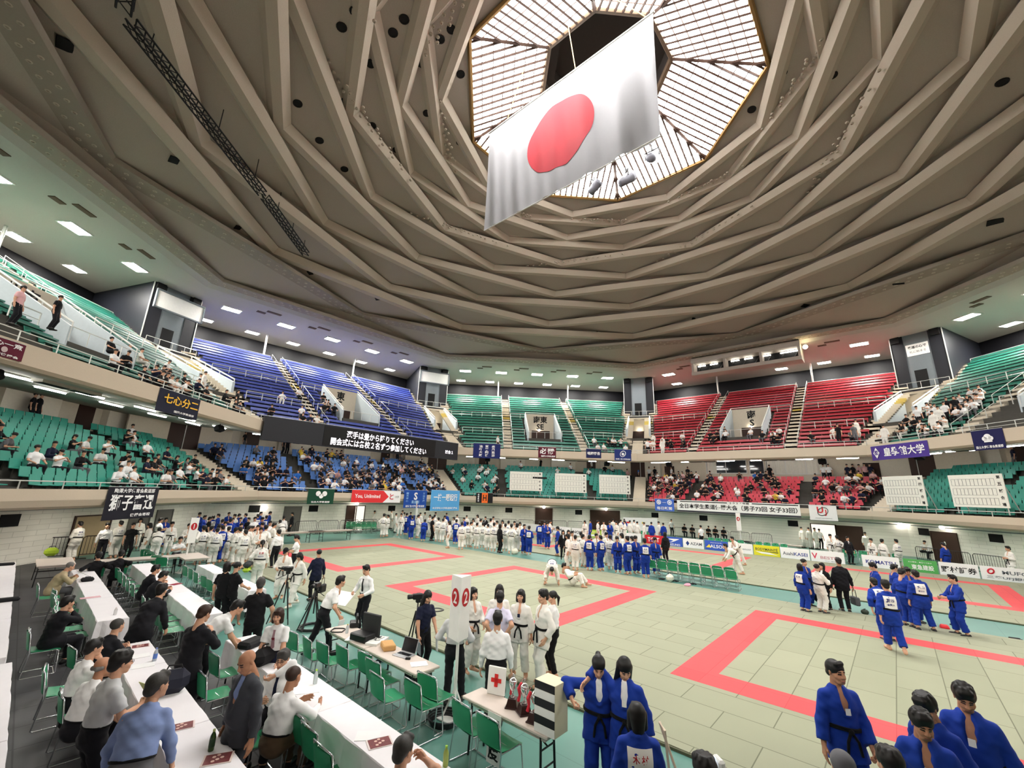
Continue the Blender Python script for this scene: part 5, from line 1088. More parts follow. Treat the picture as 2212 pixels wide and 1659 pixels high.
for i in range(9): chair(17.4, .9-.55*i-(.7 if i > 4 else 0), 180, 'pale green chair behind the sponsor boards', 'chairs behind the sponsor boards')
for i in range(6): chair(17.5, -7.6-.56*i, 180, 'pale green chair behind the right-hand boards', 'chairs behind the right-hand boards')
for i in range(7): chair(18.2, 9.9-.56*i, 180, 'pale green chair behind the lime board', 'chairs behind the lime board')
# tables
M_top = mat('pale_table_laminate', (208, 196, 186), .45); M_cloth = mat('white_table_cloth', (236, 233, 236), .85, var=.03); M_leg = mat('black_table_leg', (24, 24, 26), .4)
def table(x0, x1, y0, y1, label, group=None, h=.7, top=M_top):
    r = empty('folding_table', ((x0+x1)/2, (y0+y1)/2, ZF), 0, label, 'table', group); W, L = x1-x0, abs(y1-y0)
    b = MB(); b.rbox((0, 0, h+.02), (W, L, .04), .008); b.box((0, 0, h-.03), (W-.12, L-.16, .06)); b.build('tabletop', top, r)
    for sy in (-1, 1):
        for sx in (-1, 1):
            b = MB(); b.tube([(sx*(W/2-.07), sy*(L/2-.16), h), (sx*(W/2-.05), sy*(L/2-.14), 0)], .017, 6); b.build('leg', M_leg, r)
        b = MB(); b.tube([(-W/2+.07, sy*(L/2-.15), .3), (W/2-.07, sy*(L/2-.15), .3)], .012, 5); b.tube([(-W/2+.07, sy*(L/2-.15), .52), (W/2-.07, sy*(L/2-.15), .52)], .012, 5); b.tube([(0, sy*(L/2-.15), .52), (0, sy*(L/2-.5), h-.02)], .012, 5); b.build('brace', M_leg, r)
    return r
def cloth(x0, x1, y0, y1, label, drop=.42, group=None, h=.745):
    r = tag(MB().build('tablecloth', M_cloth), label, 'tablecloth', group); r.location = ((x0+x1)/2, (y0+y1)/2, ZF); W, L = (x1-x0)/2+.012, abs(y1-y0)/2+.012; b = MB()
    n = max(8, int(L*10)); ring = [(-W, -L+2*L*i/n) for i in range(n)]+[(-W+2*W*i/6, L) for i in range(6)]+[(W, L-2*L*i/n) for i in range(n)]+[(W-2*W*i/6, -L) for i in range(6)]
    N = len(ring); lev = [(1.0, h), (1.004, h-.012), (1.01, h-.12), (1.015, h-.28), (1.02, h-drop)]; vs = []
    for k, (s, z) in enumerate(lev):
        for i, (x, y) in enumerate(ring):
            q = .006*k*math.sin(i*1.9)+.004*k*math.sin(i*.63+1); nx, ny = (x/W if abs(abs(x)-W) < 1e-6 else 0), (y/L if abs(abs(y)-L) < 1e-6 else 0); vs.append((x+nx*(q+.008*k), y+ny*(q+.008*k), z+(.02*math.sin(i*.8) if k == 4 else 0)))
    fs = [(k*N+i, k*N+(i+1) % N, (k+1)*N+(i+1) % N, (k+1)*N+i) for k in range(4) for i in range(N)]; b.add(vs, [f[::-1] for f in fs]); b.add([(x, y, h) for x, y in ring], [tuple(range(N))[::-1]])
    r.data = b.mesh('tablecloth', M_cloth, False); return r
TB = []
for x0, x1, ys, nm in ((-20.6, -20.02, ((14.0, 10.8), (10.75, 7.6), (7.55, 4.4), (4.35, 1.25)), 'leftmost row'), (-20.55, -19.95, ((.85, -2.4), (-2.45, -6.0)), 'leftmost row near the camera'), (-18.7, -18.2, ((10.9, 8.2), (8.15, 5.5), (5.45, 2.88)), 'second row'), (-18.7, -18.16, ((.69, -.8), (-.85, -3.5), (-3.55, -7.0)), 'second row near the camera'), (-17.07, -16.56, ((11.1, 8.1), (8.05, 5.0), (4.95, 1.96)), 'third row'), (-17.06, -16.56, ((-.28, -1.45), (-1.95, -4.3), (-4.35, -7.4)), 'third row near the camera'), (-15.34, -14.9, ((9.6, 7.45), (5.9, 3.96)), 'row beside the tripods')):
    for j, (y0, y1) in enumerate(ys):
        far = ('far end', 'second from the far end', 'third from the far end', 'nearest end')[j if len(ys) > 2 or j == 0 else 3] if len(ys) > 1 else ''
        table(x0, x1, y0, y1, 'folding table under white cloth, %s, %s' % (nm, far), None)
        cloth(x0, x1, y0, y1, 'white cloth over long table, %s, %s' % (nm, far), drop=.46 if x0 < -17 else .55)
table(-15.31, -14.75, -.85, -2.5, 'plain folding desk with the open black case'); table(-15.31, -14.77, -2.53, -4.2, 'plain folding desk with the laptop at its end'); table(-15.26, -14.83, -5.34, -6.98, 'small folding table with red cross sign and trophies')
P0, P1 = pz(614, 1150, .7), pz(742, 1144, .7)
r = table(-.3, .3, 0, 3.4, 'long white officials table by the far corner of the mats', 'officials tables'); r.location = ((P0[0]*.75+P1[0]*.25), (P0[1]*.75+P1[1]*.25), ZF); r.rotation_euler.z = math.atan2(P1[1]-P0[1], P1[0]-P0[0])-math.pi/2
r = table(-.3, .3, 0, 3.4, 'long white officials table, end nearer the chair block', 'officials tables'); r.location = ((P0[0]*.25+P1[0]*.75), (P0[1]*.25+P1[1]*.75), ZF); r.rotation_euler.z = math.atan2(P1[1]-P0[1], P1[0]-P0[0])-math.pi/2
table(18.3, 18.9, .8, -1.8, 'dark scoring table behind the blue boards', None, top=M_leg); table(18.3, 18.9, -2.7, -5.2, 'pale table behind the yellow board')
p_ = pz(120, 1212, .7); table(p_[0]-.5, p_[0]+.5, p_[1]-1.0, p_[1]+1.0, 'table heaped with papers at the far left')
p_ = pz(300, 1205, .7); table(p_[0]-1.3, p_[0]+1.3, p_[1]-.35, p_[1]+.35, 'table in front of two people in black')
p_ = pz(415, 1200, .7); table(p_[0]-.45, p_[0]+.45, p_[1]-.9, p_[1]+.9, 'table with blue folders beside the white uniforms')
ZT = .745+ZF; ZP = .74+ZF
# things on the tables
def at_t(u, v): p = pz(u, v, ZT); return p
def bottle(u, v, label, col, cap, h=.2, z=None, labc=None):
    p = at_t(u, v); r = empty('drink_bottle', (p[0], p[1], z or ZT), 0, label, 'bottle')
    MB().lathe([(.028, 0), (.032, .012), (.032, h*.62), (.026, h*.74), (.012, h*.88), (.012, h*.93)], n=14).build('bottle_body', mat('bottle_'+colname(col), col, .15, spec=.5, trans=.5 if not labc else .3), r, smooth=True)
    MB().lathe([(.0145, h*.9), (.0145, h), (.002, h)], n=12).build('cap', mat('cap_'+colname(cap), cap, .4), r)
    if labc: MB().lathe([(.033, h*.2), (.033, h*.58)], n=14).build('label_band', mat('band_'+colname(labc), labc, .5), r)
bottle(455, 1622, 'dark green tea bottle on the pamphlet at the bottom', (60, 84, 40), (170, 178, 110), .22, labc=(34, 58, 34)); bottle(333, 1428, 'clear water bottle with blue label on the second table', (214, 222, 230), (110, 130, 190), .21, labc=(96, 130, 206))
bottle(680, 1478, 'clear bottle with lime cap in front of the balding man', (214, 224, 224), (170, 214, 70), .21); bottle(962, 1655, 'yellow-green bottle at the bottom edge', (196, 208, 110), (150, 196, 60), .2); bottle(788, 1352, 'tall clear bottle beside the open black case', (218, 224, 228), (220, 220, 220), .27); bottle(749, 1368, 'small clear bottle at the far end of the plain desk', (218, 224, 226), (180, 180, 90), .18); bottle(248, 1328, 'small clear bottle at the end of the left table', (224, 222, 222), (200, 190, 190), .16)
def paper(u, v, w_, h_, rz, label, c=(240, 240, 240), name='paper_sheet', cat='paper', pic=False, z=None):
    p = at_t(u, v); b = MB(); b.box((0, 0, .003), (w_, h_, .006)); o = b.build(name, mat('sheet_'+colname(c), c, .7, var=.02)); o.location = (p[0], p[1], (z or ZT)+.001); o.rotation_euler.z = math.radians(rz); tag(o, label, cat)
    if pic:
        b = MB(); b.box((0, 0, .0075), (w_*.9, h_*.86, .002)); b.build('cover_picture', mat('dark_red_cover', (116, 50, 52), .5, var=.5, scale=22), o); b = MB()
        for i in range(5): b.lathe([(.02, .0), (.02, .002)], c=(w_*(.3-.13*i), h_*(.16*math.sin(i*2.1)), .0085), n=8)
        b.build('cover_figures', mat('pale_cover_figure', (226, 190, 176), .6), o)
    return o
paper(820, 1605, .22, .3, 70, 'programme booklet with dark red photo cover near the bottom centre', (226, 214, 210), 'programme_booklet', 'booklet', True); paper(470, 1640, .22, .3, 64, 'programme booklet under the green tea bottle', (230, 214, 206), 'programme_booklet', 'booklet', True); paper(392, 1570, .2, .28, 76, 'programme booklet beside the man in the blue shirt', (230, 214, 210), 'programme_booklet', 'booklet', True); paper(303, 1396, .2, .28, 80, 'programme booklet at the far end of the near table', (230, 214, 210), 'programme_booklet', 'booklet', True)
paper(195, 1291, .2, .4, 92, 'pink leaflet on the left white table', (222, 176, 184), cat='leaflet'); paper(795, 1590, .22, .3, 50, 'white sheet under the programme booklet'); paper(300, 1418, .22, .3, 86, 'printed sheet beside the water bottle'); paper(310, 1438, .22, .3, 80, 'second printed sheet on the near table'); paper(660, 1490, .3, .42, 60, 'printed list in front of the balding man'); paper(905, 1434, .22, .3, 62, 'printed sheet at the end of the plain desk', z=ZP); paper(763, 1379, .3, .26, 40, 'white printout beside the black case', z=ZP); paper(380, 1262, .3, .22, 30, 'red folder beside the laptop on the second table', (150, 40, 60), 'paper_folder', 'folder')
# laptop, mouse, cardboard box, sign card, black case
p = at_t(872, 1415); r = empty('laptop', (p[0], p[1], ZP), math.radians(-78), 'open laptop with dark screen on the plain desk', 'laptop')
M_alu = mat('silver_laptop_case', (196, 198, 202), .3, metal=.5); M_scrn = mat('dark_screen_glass', (30, 31, 34), .15, spec=.6)
MB().rbox((0, 0, .009), (.36, .25, .018), .005).build('base', M_alu, r); b = MB(); b.box((0, .02, .0195), (.3, .1, .003)); b.build('keyboard', M_scrn, r)
b = MB(); b.rbox((0, 0, .125), (.36, .012, .25), .004, M=Matrix.Identity(4)); o = b.build('lid', M_alu, r); o.location = (0, .125, .018); o.rotation_euler.x = -.3
b = MB(); b.box((0, -.0075, .125), (.34, .002, .23)); s_ = b.build('screen', M_scrn, o)
p = at_t(881, 1424); b = MB(); b.rbox((0, 0, .016), (.06, .1, .032), .012); o = tag(b.build('computer_mouse', M_leg), 'small black mouse beside the laptop', 'mouse'); o.location = (p[0], p[1], ZP); o.rotation_euler.z = .7
p = at_t(838, 1400); b = MB(); b.rbox((0, 0, .05), (.24, .36, .1), .015); o = tag(b.build('cardboard_box', mat('tan_cardboard', (206, 160, 104), .8)), 'flat tan cardboard box on the plain desk', 'box'); o.location = (p[0], p[1], ZP); o.rotation_euler.z = math.radians(-22)
p = at_t(815, 1386); b = MB(); b.box((0, 0, .02), (.5, .26, .04)); o = tag(b.build('sign_card', M_white), 'white card sign with black characters beside the cardboard box', 'sign'); o.location = (p[0], p[1], ZP); o.rotation_euler.z = math.radians(28)
b = MB(); text_into(b, '係席', Matrix.Translation((.08, 0, .042)), height=.15, bold=.03); b.build('lettering', M_ink, o)
p = at_t(800, 1376); r = empty('equipment_case', (p[0], p[1], ZP), math.radians(12), 'open black case with tall lid on the plain desk', 'case')
b = MB(); b.rbox((-.22, 0, .07), (.3, .46, .14), .02); b.build('base', M_leg, r); b = MB(); b.rbox((.0, 0, .23), (.05, .52, .46), .015); b.build('lid', mat('scuffed_black_lid', (44, 45, 46), .5), r)
b = MB(); b.box((.03, .05, .35), (.008, .05, .05)); b.build('sticker', mat('grey_sticker', (120, 120, 110), .6), r)
p = at_t(765, 1352); b = MB(); b.rbox((0, 0, .05), (.2, .3, .1), .02); b.rbox((.05, 0, .14), (.04, .28, .2), .01); o = tag(b.build('scoreboard_console', M_leg), 'small black console near the far end of the plain desk', 'console'); o.location = (p[0], p[1], ZP); o.rotation_euler.z = -.5
p = at_t(730, 1362); b = MB(); pts_ = [(.12*math.cos(a)+.04*math.cos(3*a), .18*math.sin(a), .012) for a in np.linspace(0, 6.28, 22)]; b.tube(pts_, .012, 5); o = tag(b.build('coiled_cable', M_leg), 'coil of black cable at the far end of the plain desk', 'cable'); o.location = (p[0], p[1], ZP)
# blue crate, bags and cables under the desk
def bag(u, v, size, label, col=(20, 20, 23), z=None, rz=0, name='shoulder_bag', strap=True, onz=None):
    zz = ZF if onz is None else onz; p = pz(u, v, zz+.1); r = empty(name, (p[0], p[1], zz), math.radians(rz), label, 'bag'); sx, sy, sz = size; b = MB()
    b.rbox((0, 0, sz*.45), (sx*.85, sy*.75, sz*.9), min(sx, sy, sz)*.3); b.build('bag_body', mat('bag_'+colname(col), col, .7), r)
    if strap: MB().tube([(-sx*.25, 0, sz*.7), (-sx*.15, .02, sz*1.05), (sx*.15, -.02, sz*1.05), (sx*.25, 0, sz*.7)], .013, 5).build('strap', M_leg, r)
    return r
bag(830, 1415, (.5, .3, .3), 'clear and blue plastic crate under the plain desk', (60, 92, 180), name='plastic_crate', strap=False); bag(893, 1475, (.5, .4, .5), 'black backpack under the end of the plain desk'); bag(545, 1384, (.55, .4, .14), 'black coat lying on the table by the bending man', onz=ZT, rz=30, name='folded_coat', strap=False); bag(575, 1420, (.6, .35, .3), 'black shoulder bag on the cloth table beside the bald man', onz=ZT, rz=25)
bag(370, 1482, (.5, .34, .36), 'dark blue briefcase on the second table behind the grey-haired man', (30, 32, 46), onz=ZT, rz=-10, name='briefcase'); bag(147, 1560, (.34, .3, .6), 'black bag hanging low beside the left chair', rz=70); bag(190, 1248, (.35, .3, .12), 'black pouch on the left white table', onz=ZT); bag(18, 1290, (.5, .25, .1), 'dark bundle on the leftmost table, nearer one', onz=ZT, name='dark_bundle', strap=False); bag(14, 1215, (.5, .25, .1), 'dark bundle on the leftmost table, farther one', onz=ZT, name='dark_bundle', strap=False)
bag(110, 1195, (.5, .4, .35), 'lime green bag on the paper table at the far left', (176, 206, 60), onz=.66); bag(1112, 1194, (.6, .45, .4), 'white bundle on the floor before the white uniforms', (222, 218, 200), name='cloth_bundle', strap=False); bag(1447, 1252, (.5, .4, .38), 'white bag on the teal strip in front of the chairs', (226, 222, 206)); bag(1485, 1262, (.4, .3, .14), 'pink towel bundle on the teal strip', (214, 150, 170), name='towel_bundle', strap=False)
bag(2040, 1352, (.4, .3, .14), 'red towel on the teal strip at the right', (220, 50, 56), name='towel_bundle', strap=False); bag(1868, 1320, (.3, .3, .16), 'dark green pouch on the teal strip', (60, 70, 58))
for i, (u, v) in enumerate(((1430, 1252), (1460, 1256), (1497, 1262), (2065, 1352), (1990, 1345), (2195, 1382))):
    p = pz(u, v, ZF); b = MB()
    for s in (-1, 1): b.add(*[(lambda q: ([tuple(x) for x in q[0]], [tuple(f) for f in q[1]]))(sdfmesh([rc((s*.07, -.09, .025), (s*.08, .1, .022), .04, .04, V3(0, 0, 1), .6)], .02, .01))][0])
    o = tag(b.build('sandals', mat('dark_sandal', (34, 32, 34), .7)), 'pair of dark sandals on the teal strip, %s' % ('left of the white bag', 'beside the white bag', 'right of the pink towel', 'beside the red towel', 'at the feet of the huddle', 'alone at the right edge')[i], 'sandals'); o.location = (p[0], p[1], ZF); o.rotation_euler.z = i*1.3
# red cross sign, trophies, striped box
p = pz(1072, 1500, ZP); r = empty('first_aid_sign', (p[0], p[1], ZP), math.radians(-70), 'white tilted board with a red cross on the small table', 'sign')
MB().rbox((0, 0, .19), (.3, .035, .38), .01, M=Matrix.Rotation(-.12, 4, 'X')).build('board', M_white, r); b = MB()
for w_, h_ in ((.17, .055), (.055, .17)): b.box((0, -.024+.0, .2), (w_, .012, h_), M=Matrix.Rotation(-.12, 4, 'X'))
b.build('red_cross', mat('red_cross_paint', (206, 44, 42), .6), r)
M_silv = mat('silver_cup', (222, 222, 224), .12, metal=.9); M_rib_ = mat('red_white_ribbon', (202, 44, 60), .6); M_ped = mat('dark_brown_pedestal', (48, 26, 24), .35)
for i, (u, v, l) in enumerate(((1107, 1527, 'silver trophy with red ribbon, nearest the red cross sign'), (1132, 1541, 'silver trophy with red ribbon, middle one'), (1156, 1560, 'silver trophy with red ribbon, beside the striped box'))):
    p = pz(u, v, ZP); r = empty('trophy', (p[0], p[1], ZP), .5+i*.6, l, 'trophy', None)
    b = MB(); b.hexa([(-.09, -.09, 0), (.09, -.09, 0), (.09, .09, 0), (-.09, .09, 0), (-.06, -.06, .12), (.06, -.06, .12), (.06, .06, .12), (-.06, .06, .12)]); b.rbox((0, 0, .01), (.2, .2, .02), .005); b.build('pedestal', M_ped, r)
    MB().lathe([(.04, .12), (.03, .14), (.012, .17), (.014, .2), (.045, .24), (.058, .3), (.062, .34), (.05, .355), (.03, .375), (.008, .41), (.012, .43), (.001, .44)], n=16).build('cup', M_silv, r, smooth=True)
    for s in (-1, 1): MB().tube([(s*.055, 0, .25), (s*.1, 0, .29), (s*.105, 0, .36), (s*.08, 0, .4)], .006, 5).build('handle', M_silv, r)
    MB().tube([(.07, .02, .36), (.09, .05, .28), (.08, .04, .2), (.1, .05, .12)], [.02, .03, .02, .024], 5).build('ribbon', M_rib_, r)
p = pz(1190, 1578, ZP); r = empty('striped_box', (p[0], p[1], ZP), math.radians(0), 'tall cream box with black and white striped side', 'box')
MB().rbox((0, 0, .3), (.3, .34, .6), .004).build('box_body', mat('cream_board', (222, 214, 182), .7), r); b = MB(); 
for k in range(6): b.box((-.152, 0, .05+.1*k), (.006, .335, .096), mi=(1 if k % 2 else 0))
b.build('striped_side', [M_white, M_leg], r)
p = pz(1090, 1582, .3); r = empty('paper_sign', (-15.275, -6.05, .42+ZF), 0, 'white paper sign with black characters hanging under the table edge', 'sign'); b = MB(); b.box((-.004, 0, .0), (.006, .26, .62)); b.build('sheet', M_white, r)
b = MB(); Mx = Matrix(((0, 0, -1, -.009), (-1, 0, 0, 0), (0, 1, 0, 0), (0, 0, 0, 1))); text_into(b, '度', Matrix.Translation((0, 0, -.16)) @ Mx, height=.2, bold=.03); text_into(b, '医', Matrix.Translation((0, 0, .14)) @ Mx, height=.2, bold=.03); b.build('lettering', M_ink, r)
# numbered poles
def pole_sign(x, y, num, label, s=1.0, hz=1.55, hh=1.32, rz=0.0):
    r = empty('numbered_pole', (x, y, ZF), rz, label, 'sign'); r.scale = (s,)*3
    b = MB(); b.tube([(0, 0, .05), (0, 0, hz+.1)], .03, 8); b.build('pole', M_white, r)
    b = MB(); b.rbox((0, 0, .012), (.46, .46, .024), .005); b.build('base_plate', M_white, r)
    for a in (0, 1, 2, 3): MB().tube([(.2*math.cos(a*math.pi/2+.78), .2*math.sin(a*math.pi/2+.78), .025), (.02*math.cos(a*math.pi/2+.78), .02*math.sin(a*math.pi/2+.78), .42)], .016, 5).build('brace', M_white, r)
    R3 = .21; b = MB(); tri = [(R3*math.cos(q), R3*math.sin(q)) for q in (math.radians(222), math.radians(342), math.radians(102))]
    b.add([(x_, y_, hz) for x_, y_ in tri]+[(x_, y_, hz+hh) for x_, y_ in tri], [(0, 1, 4, 3), (1, 2, 5, 4), (2, 0, 3, 5), (2, 1, 0), (3, 4, 5)]); b.build('prism_panel', M_white, r)
    b = MB(); b2 = MB()
    for i, j in ((0, 1), (2, 0)):
        A, B = Vector((*tri[i], 0)), Vector((*tri[j], 0)); xa = (B-A).normalized(); nn = xa.cross(Vector((0, 0, 1))); c = (A+B)/2+Vector((0, 0, hz+hh*.66))+nn*.004
        M = Matrix(((xa[0], 0, nn[0], c[0]), (xa[1], 0, nn[1], c[1]), (xa[2], 1, nn[2], c[2]), (0, 0, 0, 1)))
        b.add([tuple(M @ Vector((.135*math.cos(t*.2618), .155*math.sin(t*.2618), 0))) for t in range(24)], [tuple(range(24))]); text_into(b2, num, M @ Matrix.Translation((0, 0, .004)), height=.2, bold=.02)
    b.build('red_disc', mat('crimson_disc', (176, 28, 34), .6, var=0), r); b2.build('numeral', M_white, r); return r
pole_sign(-14.66, -4.52, '2', 'tall white pole sign with red number two by the desk', hz=1.22, hh=1.06, rz=.1)
pole_sign(-15.05, 12.84, '1', 'white pole sign with red number one in the left crowd', hz=1.22, hh=1.06, rz=.15)
p = pz(955, 1160, ZF); pole_sign(p[0], p[1]+4, '3', 'white pole sign with red discs before the sky blue banner', rz=.2); pole_sign(17.8, -1.3, '4', 'white pole sign with red discs behind the white sponsor board', rz=.1)
# tripods with cameras
def tripod(x, y, h, label, rz=0, arm=False):
    r = empty('camera_tripod', (x, y, ZF), rz, label, 'tripod')
    for k in range(3):
        a = k*2.094+.4; MB().tube([(.05*math.cos(a), .05*math.sin(a), h*.82), (.36*math.cos(a), .36*math.sin(a), .0)], [.02, .014], 6).build('leg', M_leg, r)
    MB().tube([(0, 0, h*.4), (0, 0, h)], .018, 6).build('column', M_leg, r); b = MB(); b.rbox((0, 0, h+.03), (.09, .12, .08), .015); b.tube([(0, 0, h), (-.3, .1, h-.12)], .01, 5); b.build('pan_head', M_leg, r)
    b = MB(); b.rbox((0, .02, h+.13), (.12, .26, .13), .02); b.lathe([(.05, 0), (.055, .1), (.045, .12)], c=(0, .15, h+.13), n=12, M=Matrix.Rotation(-math.pi/2, 4, 'X')); b.rbox((.09, -.02, h+.15), (.02, .1, .08), .005); b.build('camera', M_leg, r)
    return r
p = pz(606, 1345, ZF); tripod(p[0], p[1], 1.3, 'black camera tripod beside the man in the black T-shirt', .3); p = pz(905, 1420, ZF); tripod(p[0], p[1]+.2, 1.15, 'black tripod standing behind the laptop', 1.2); p = pz(672, 1360, ZF); tripod(p[0], p[1], 1.0, 'black tripod at the far end of the plain desk', 2.2)
p = pz(612, 1268, ZF); r = empty('microphone_stand', (p[0], p[1], ZF), 0, 'thin microphone stand before the two women in white', 'microphone stand'); MB().lathe([(.14, 0), (.14, .015), (.02, .03)], n=14).build('base', M_leg, r); MB().tube([(0, 0, 0), (0, 0, 1.35)], .011, 6).build('pole', M_leg, r); MB().tube([(-.1, .1, 1.3), (.12, -.12, 1.42)], .014, 5).build('boom', M_leg, r)
# leaning folded frames (black) left of the plain desk
p = pz(700, 1360, ZF); r = empty('bicycle_frame_stand', (p[0]-.2, p[1]+.3, ZF), .6, 'folded black tubular stand leaning left of the plain desk', 'stand'); MB().tube([(-.5, 0, .06), (.3, .2, .95)], .03, 6).build('main_tube', M_leg, r)
b = MB(); [b.tube([(.3-.12*k, .2, .95-.13*k), (-.05-.12*k, .1, .8-.13*k)], .016, 5) for k in range(3)]; b.build('arm', M_leg, r); MB().tube([(.34*math.cos(t), .34*math.sin(t), .04) for t in np.linspace(0, 6.28, 22)[:-1]], .035, 5, closed=True).build('ring_base', M_leg, r)
# black ring on the mat
p = pz(943, 1317, .01); o = tag(MB().tube([(.2*math.cos(t), .2*math.sin(t), .012) for t in np.linspace(0, 6.28, 25)[:-1]], .05, 6, closed=True).build('mat_ring', M_leg), 'flat black ring lying on the green mat', 'ring'); o.location = (p[0], p[1], .0); o.scale.z = .35
p = pz(945, 1560, ZF); b = MB(); [b.tube([((.22+.02*k)*math.cos(t), (.22+.02*k)*math.sin(t), .02+.03*k) for t in np.linspace(0, 6.28, 20)[:-1]], .018, 5, closed=True) for k in range(4)]; o = tag(b.build('cable_reel', M_leg), 'coil of black cable on the teal floor under the end chairs', 'cable'); o.location = (-14.9, -4.55, ZF)
# crowd barriers in front of the walls
def barrier(P, Q, n, label, group):
    P, Q = Vector(P), Vector(Q); L = (Q-P).length
    for i in range(n):
        a = P.lerp(Q, i/n); c = P.lerp(Q, (i+.92)/n); d = (c-a).normalized(); ln = (c-a).length; b = MB()
        b.tube([(0, 0, 0), (0, 0, .95), tuple(Vector((0, 0, 1.05))+d*.1), tuple(Vector((0, 0, 1.05))+d*(ln-.1)), tuple(d*ln+Vector((0, 0, .95))), tuple(d*ln)], .02, 5); b.tube([(0, 0, .2), tuple(d*ln+Vector((0, 0, .2)))], .018, 5)
        for k in range(1, 12): b.tube([tuple(d*ln*k/12+Vector((0, 0, .2))), tuple(d*ln*k/12+Vector((0, 0, 1.05)))], .009, 4)
        b.box(tuple(d*.1+Vector((0, 0, .02))), (.35, .35, .03)); b.box(tuple(d*(ln-.1)+Vector((0, 0, .02))), (.35, .35, .03))
        o = tag(b.build('crowd_barrier', M_leg), label, 'barrier', group); o.location = (a.x, a.y, ZF)
def w_(deg, ap, s): q = fpt(deg, ap, s, 0); return (q[0], q[1], 0)
barrier(w_(45, 32.8, 13), w_(45, 32.8, -5.5), 8, 'dark crowd barrier along the wall of the green stand', 'barriers by the far wall'); barrier(w_(0, 30.5, 8), w_(0, 30.5, -3), 5, 'dark crowd barrier behind the scoring table', 'barriers behind the scoring table'); barrier(w_(90, 32.5, 9), w_(90, 32.5, -10), 8, 'dark crowd barrier under the blue stand', 'barriers under the blue stand'); barrier(w_(315, 31, 10.5), w_(315, 31, 3.5), 3, 'dark crowd barrier at the right wall', 'barriers at the right wall')
p0, p1 = pz(60, 1215, ZF), pz(185, 1205, ZF); barrier((p0[0], p0[1], 0), (p1[0]+3, p1[1], 0), 3, 'black barrier by the reception at the far left', 'barriers by the reception')
# notice board wall poster and reception sign
o = tag(MB().box((0, 0, 0), (4.4, 2.2, .1)).build('poster_board', M_white), 'white poster board with coloured logos beside the wide brown door', 'board'); o.matrix_basis = Matrix.Scale(SU, 4) @ fmat(45, 33.6, -14.2, 1.5)
for i, c in enumerate(((206, 60, 60), (60, 90, 190), (90, 160, 80), (120, 70, 150), (230, 200, 70), (60, 60, 70), (200, 60, 90))): b = MB(); b.box((-1.6+.5*i, .5-.35*(i % 4), .055), (.42, .2, .01)); b.build('logo_panel', mat('logo_'+colname(c), c, .6), o)
p = pz(85, 1195, ZF); r = empty('reception_sign', (p[0], p[1], ZF), math.radians(-120), 'tall white sign with black characters at the far left', 'sign'); MB().box((0, 0, .8), (.6, .04, 1.5)).build('board', M_white, r); b = MB(); Mx = Matrix(((1, 0, 0, 0), (0, 0, -1, -.025), (0, 1, 0, 0), (0, 0, 0, 1)))
for i, ch in enumerate('選手受付'): text_into(b, ch, Matrix.Translation((0, 0, 1.35-.35*i)) @ Mx, height=.26, bold=.02)
b.build('lettering', M_ink, r)
# ---------------------------------------------------------------- people near the camera, each in an own pose
S_ = dict(pelvis=(0, -.02, .545), footL=(-.12, .4, .085), footR=(.12, .4, .085), bottom='suit', shoes='shoe')
def shirt(**k): return dict(dict(top='short', topc='white', bottom='suit', botc='suit', shoes='shoe'), **k)
def suit(**k): return dict(dict(top='suit', topc='suit', bottom='suit', botc='suit', shoes='shoe', tie='black'), **k)
def gi(c='w', **k): return dict(dict(top='gi', topc='gi_white' if c == 'w' else 'gi_blue', bottom='gi'), **k)
NEAR = []; WR = {}
def PH(u, v, face, p, label, height=1.7, zf=None, q=HI, xy=None, cat='person', group=None):
    J = skel(p); s = height/1.72; zf = (ZF if zf is None else zf); a = math.radians(face-90); h = J['head']*s
    if xy is None: P = pz(u, v, zf+h[2]); x, y = P[0]-(h[0]*math.cos(a)-h[1]*math.sin(a)), P[1]-(h[0]*math.sin(a)+h[1]*math.cos(a))
    else: x, y = xy
    lowest = min(J['heelL'][2], J['toeL'][2], J['heelR'][2], J['toeR'][2])-.042
    o = person(p, label, cat, group, (x, y, zf-lowest*s), face, height, q); NEAR.append(label)
    def w2(q_): q_ = np.asarray(q_)*s; return V3(x+q_[0]*math.cos(a)-q_[1]*math.sin(a), y+q_[0]*math.sin(a)+q_[1]*math.cos(a), zf-lowest*s+q_[2])
    WR[label] = {n: w2(J['wr'+n]+nrm(J['wr'+n]-J['el'+n])*.09) for n in 'LR'}; WR[label]['S'] = w2(J['shR']); WR[label]['s'] = w2(J['shL']); return o
wk = dict(footL=(-.09, .22, .085), footR=(.1, -.2, .13), handL=(-.26, -.1, .85), handR=(.26, .18, .86))
PH(340, 1482, 62, shirt(top='shirt', topc='blue_shirt', botc='grey', lean=24, girth=1.16, hairc='dark_grey', hyaw=-38, headk='w', handL=(-.28, .25, .82), handR=(.3, .25, .82)), 'person in pale blue long-sleeved shirt with grey hair leaning over the table, back turned', 1.72)
PH(262, 1432, 12, shirt(topc='ltgrey', lean=8, handR=(.1, .36, 1.1), gripR='hold', handL=(-.22, .25, .95), glasses=1, hair='mop'), 'person in light grey short-sleeved shirt reading a yellow-green leaflet', 1.72)
PH(222, 1440, 22, dict(S_, **shirt(lean=12, hair='bald', hairc='grey', headk='w', handL=(-.2, .3, .75), handR=(.18, .32, .78), tan=1, girth=1.1)), 'bald older person in white shirt sitting at the near table', 1.68)
PH(203, 1400, 14, dict(S_, **shirt(lean=10, handR=(.03, .2, 1.08), elbR=(.6, .2, -.9), gripR='hold', handL=(-.2, .35, .74))), 'black-haired person in white shirt sitting with a hand at the mouth', 1.7)
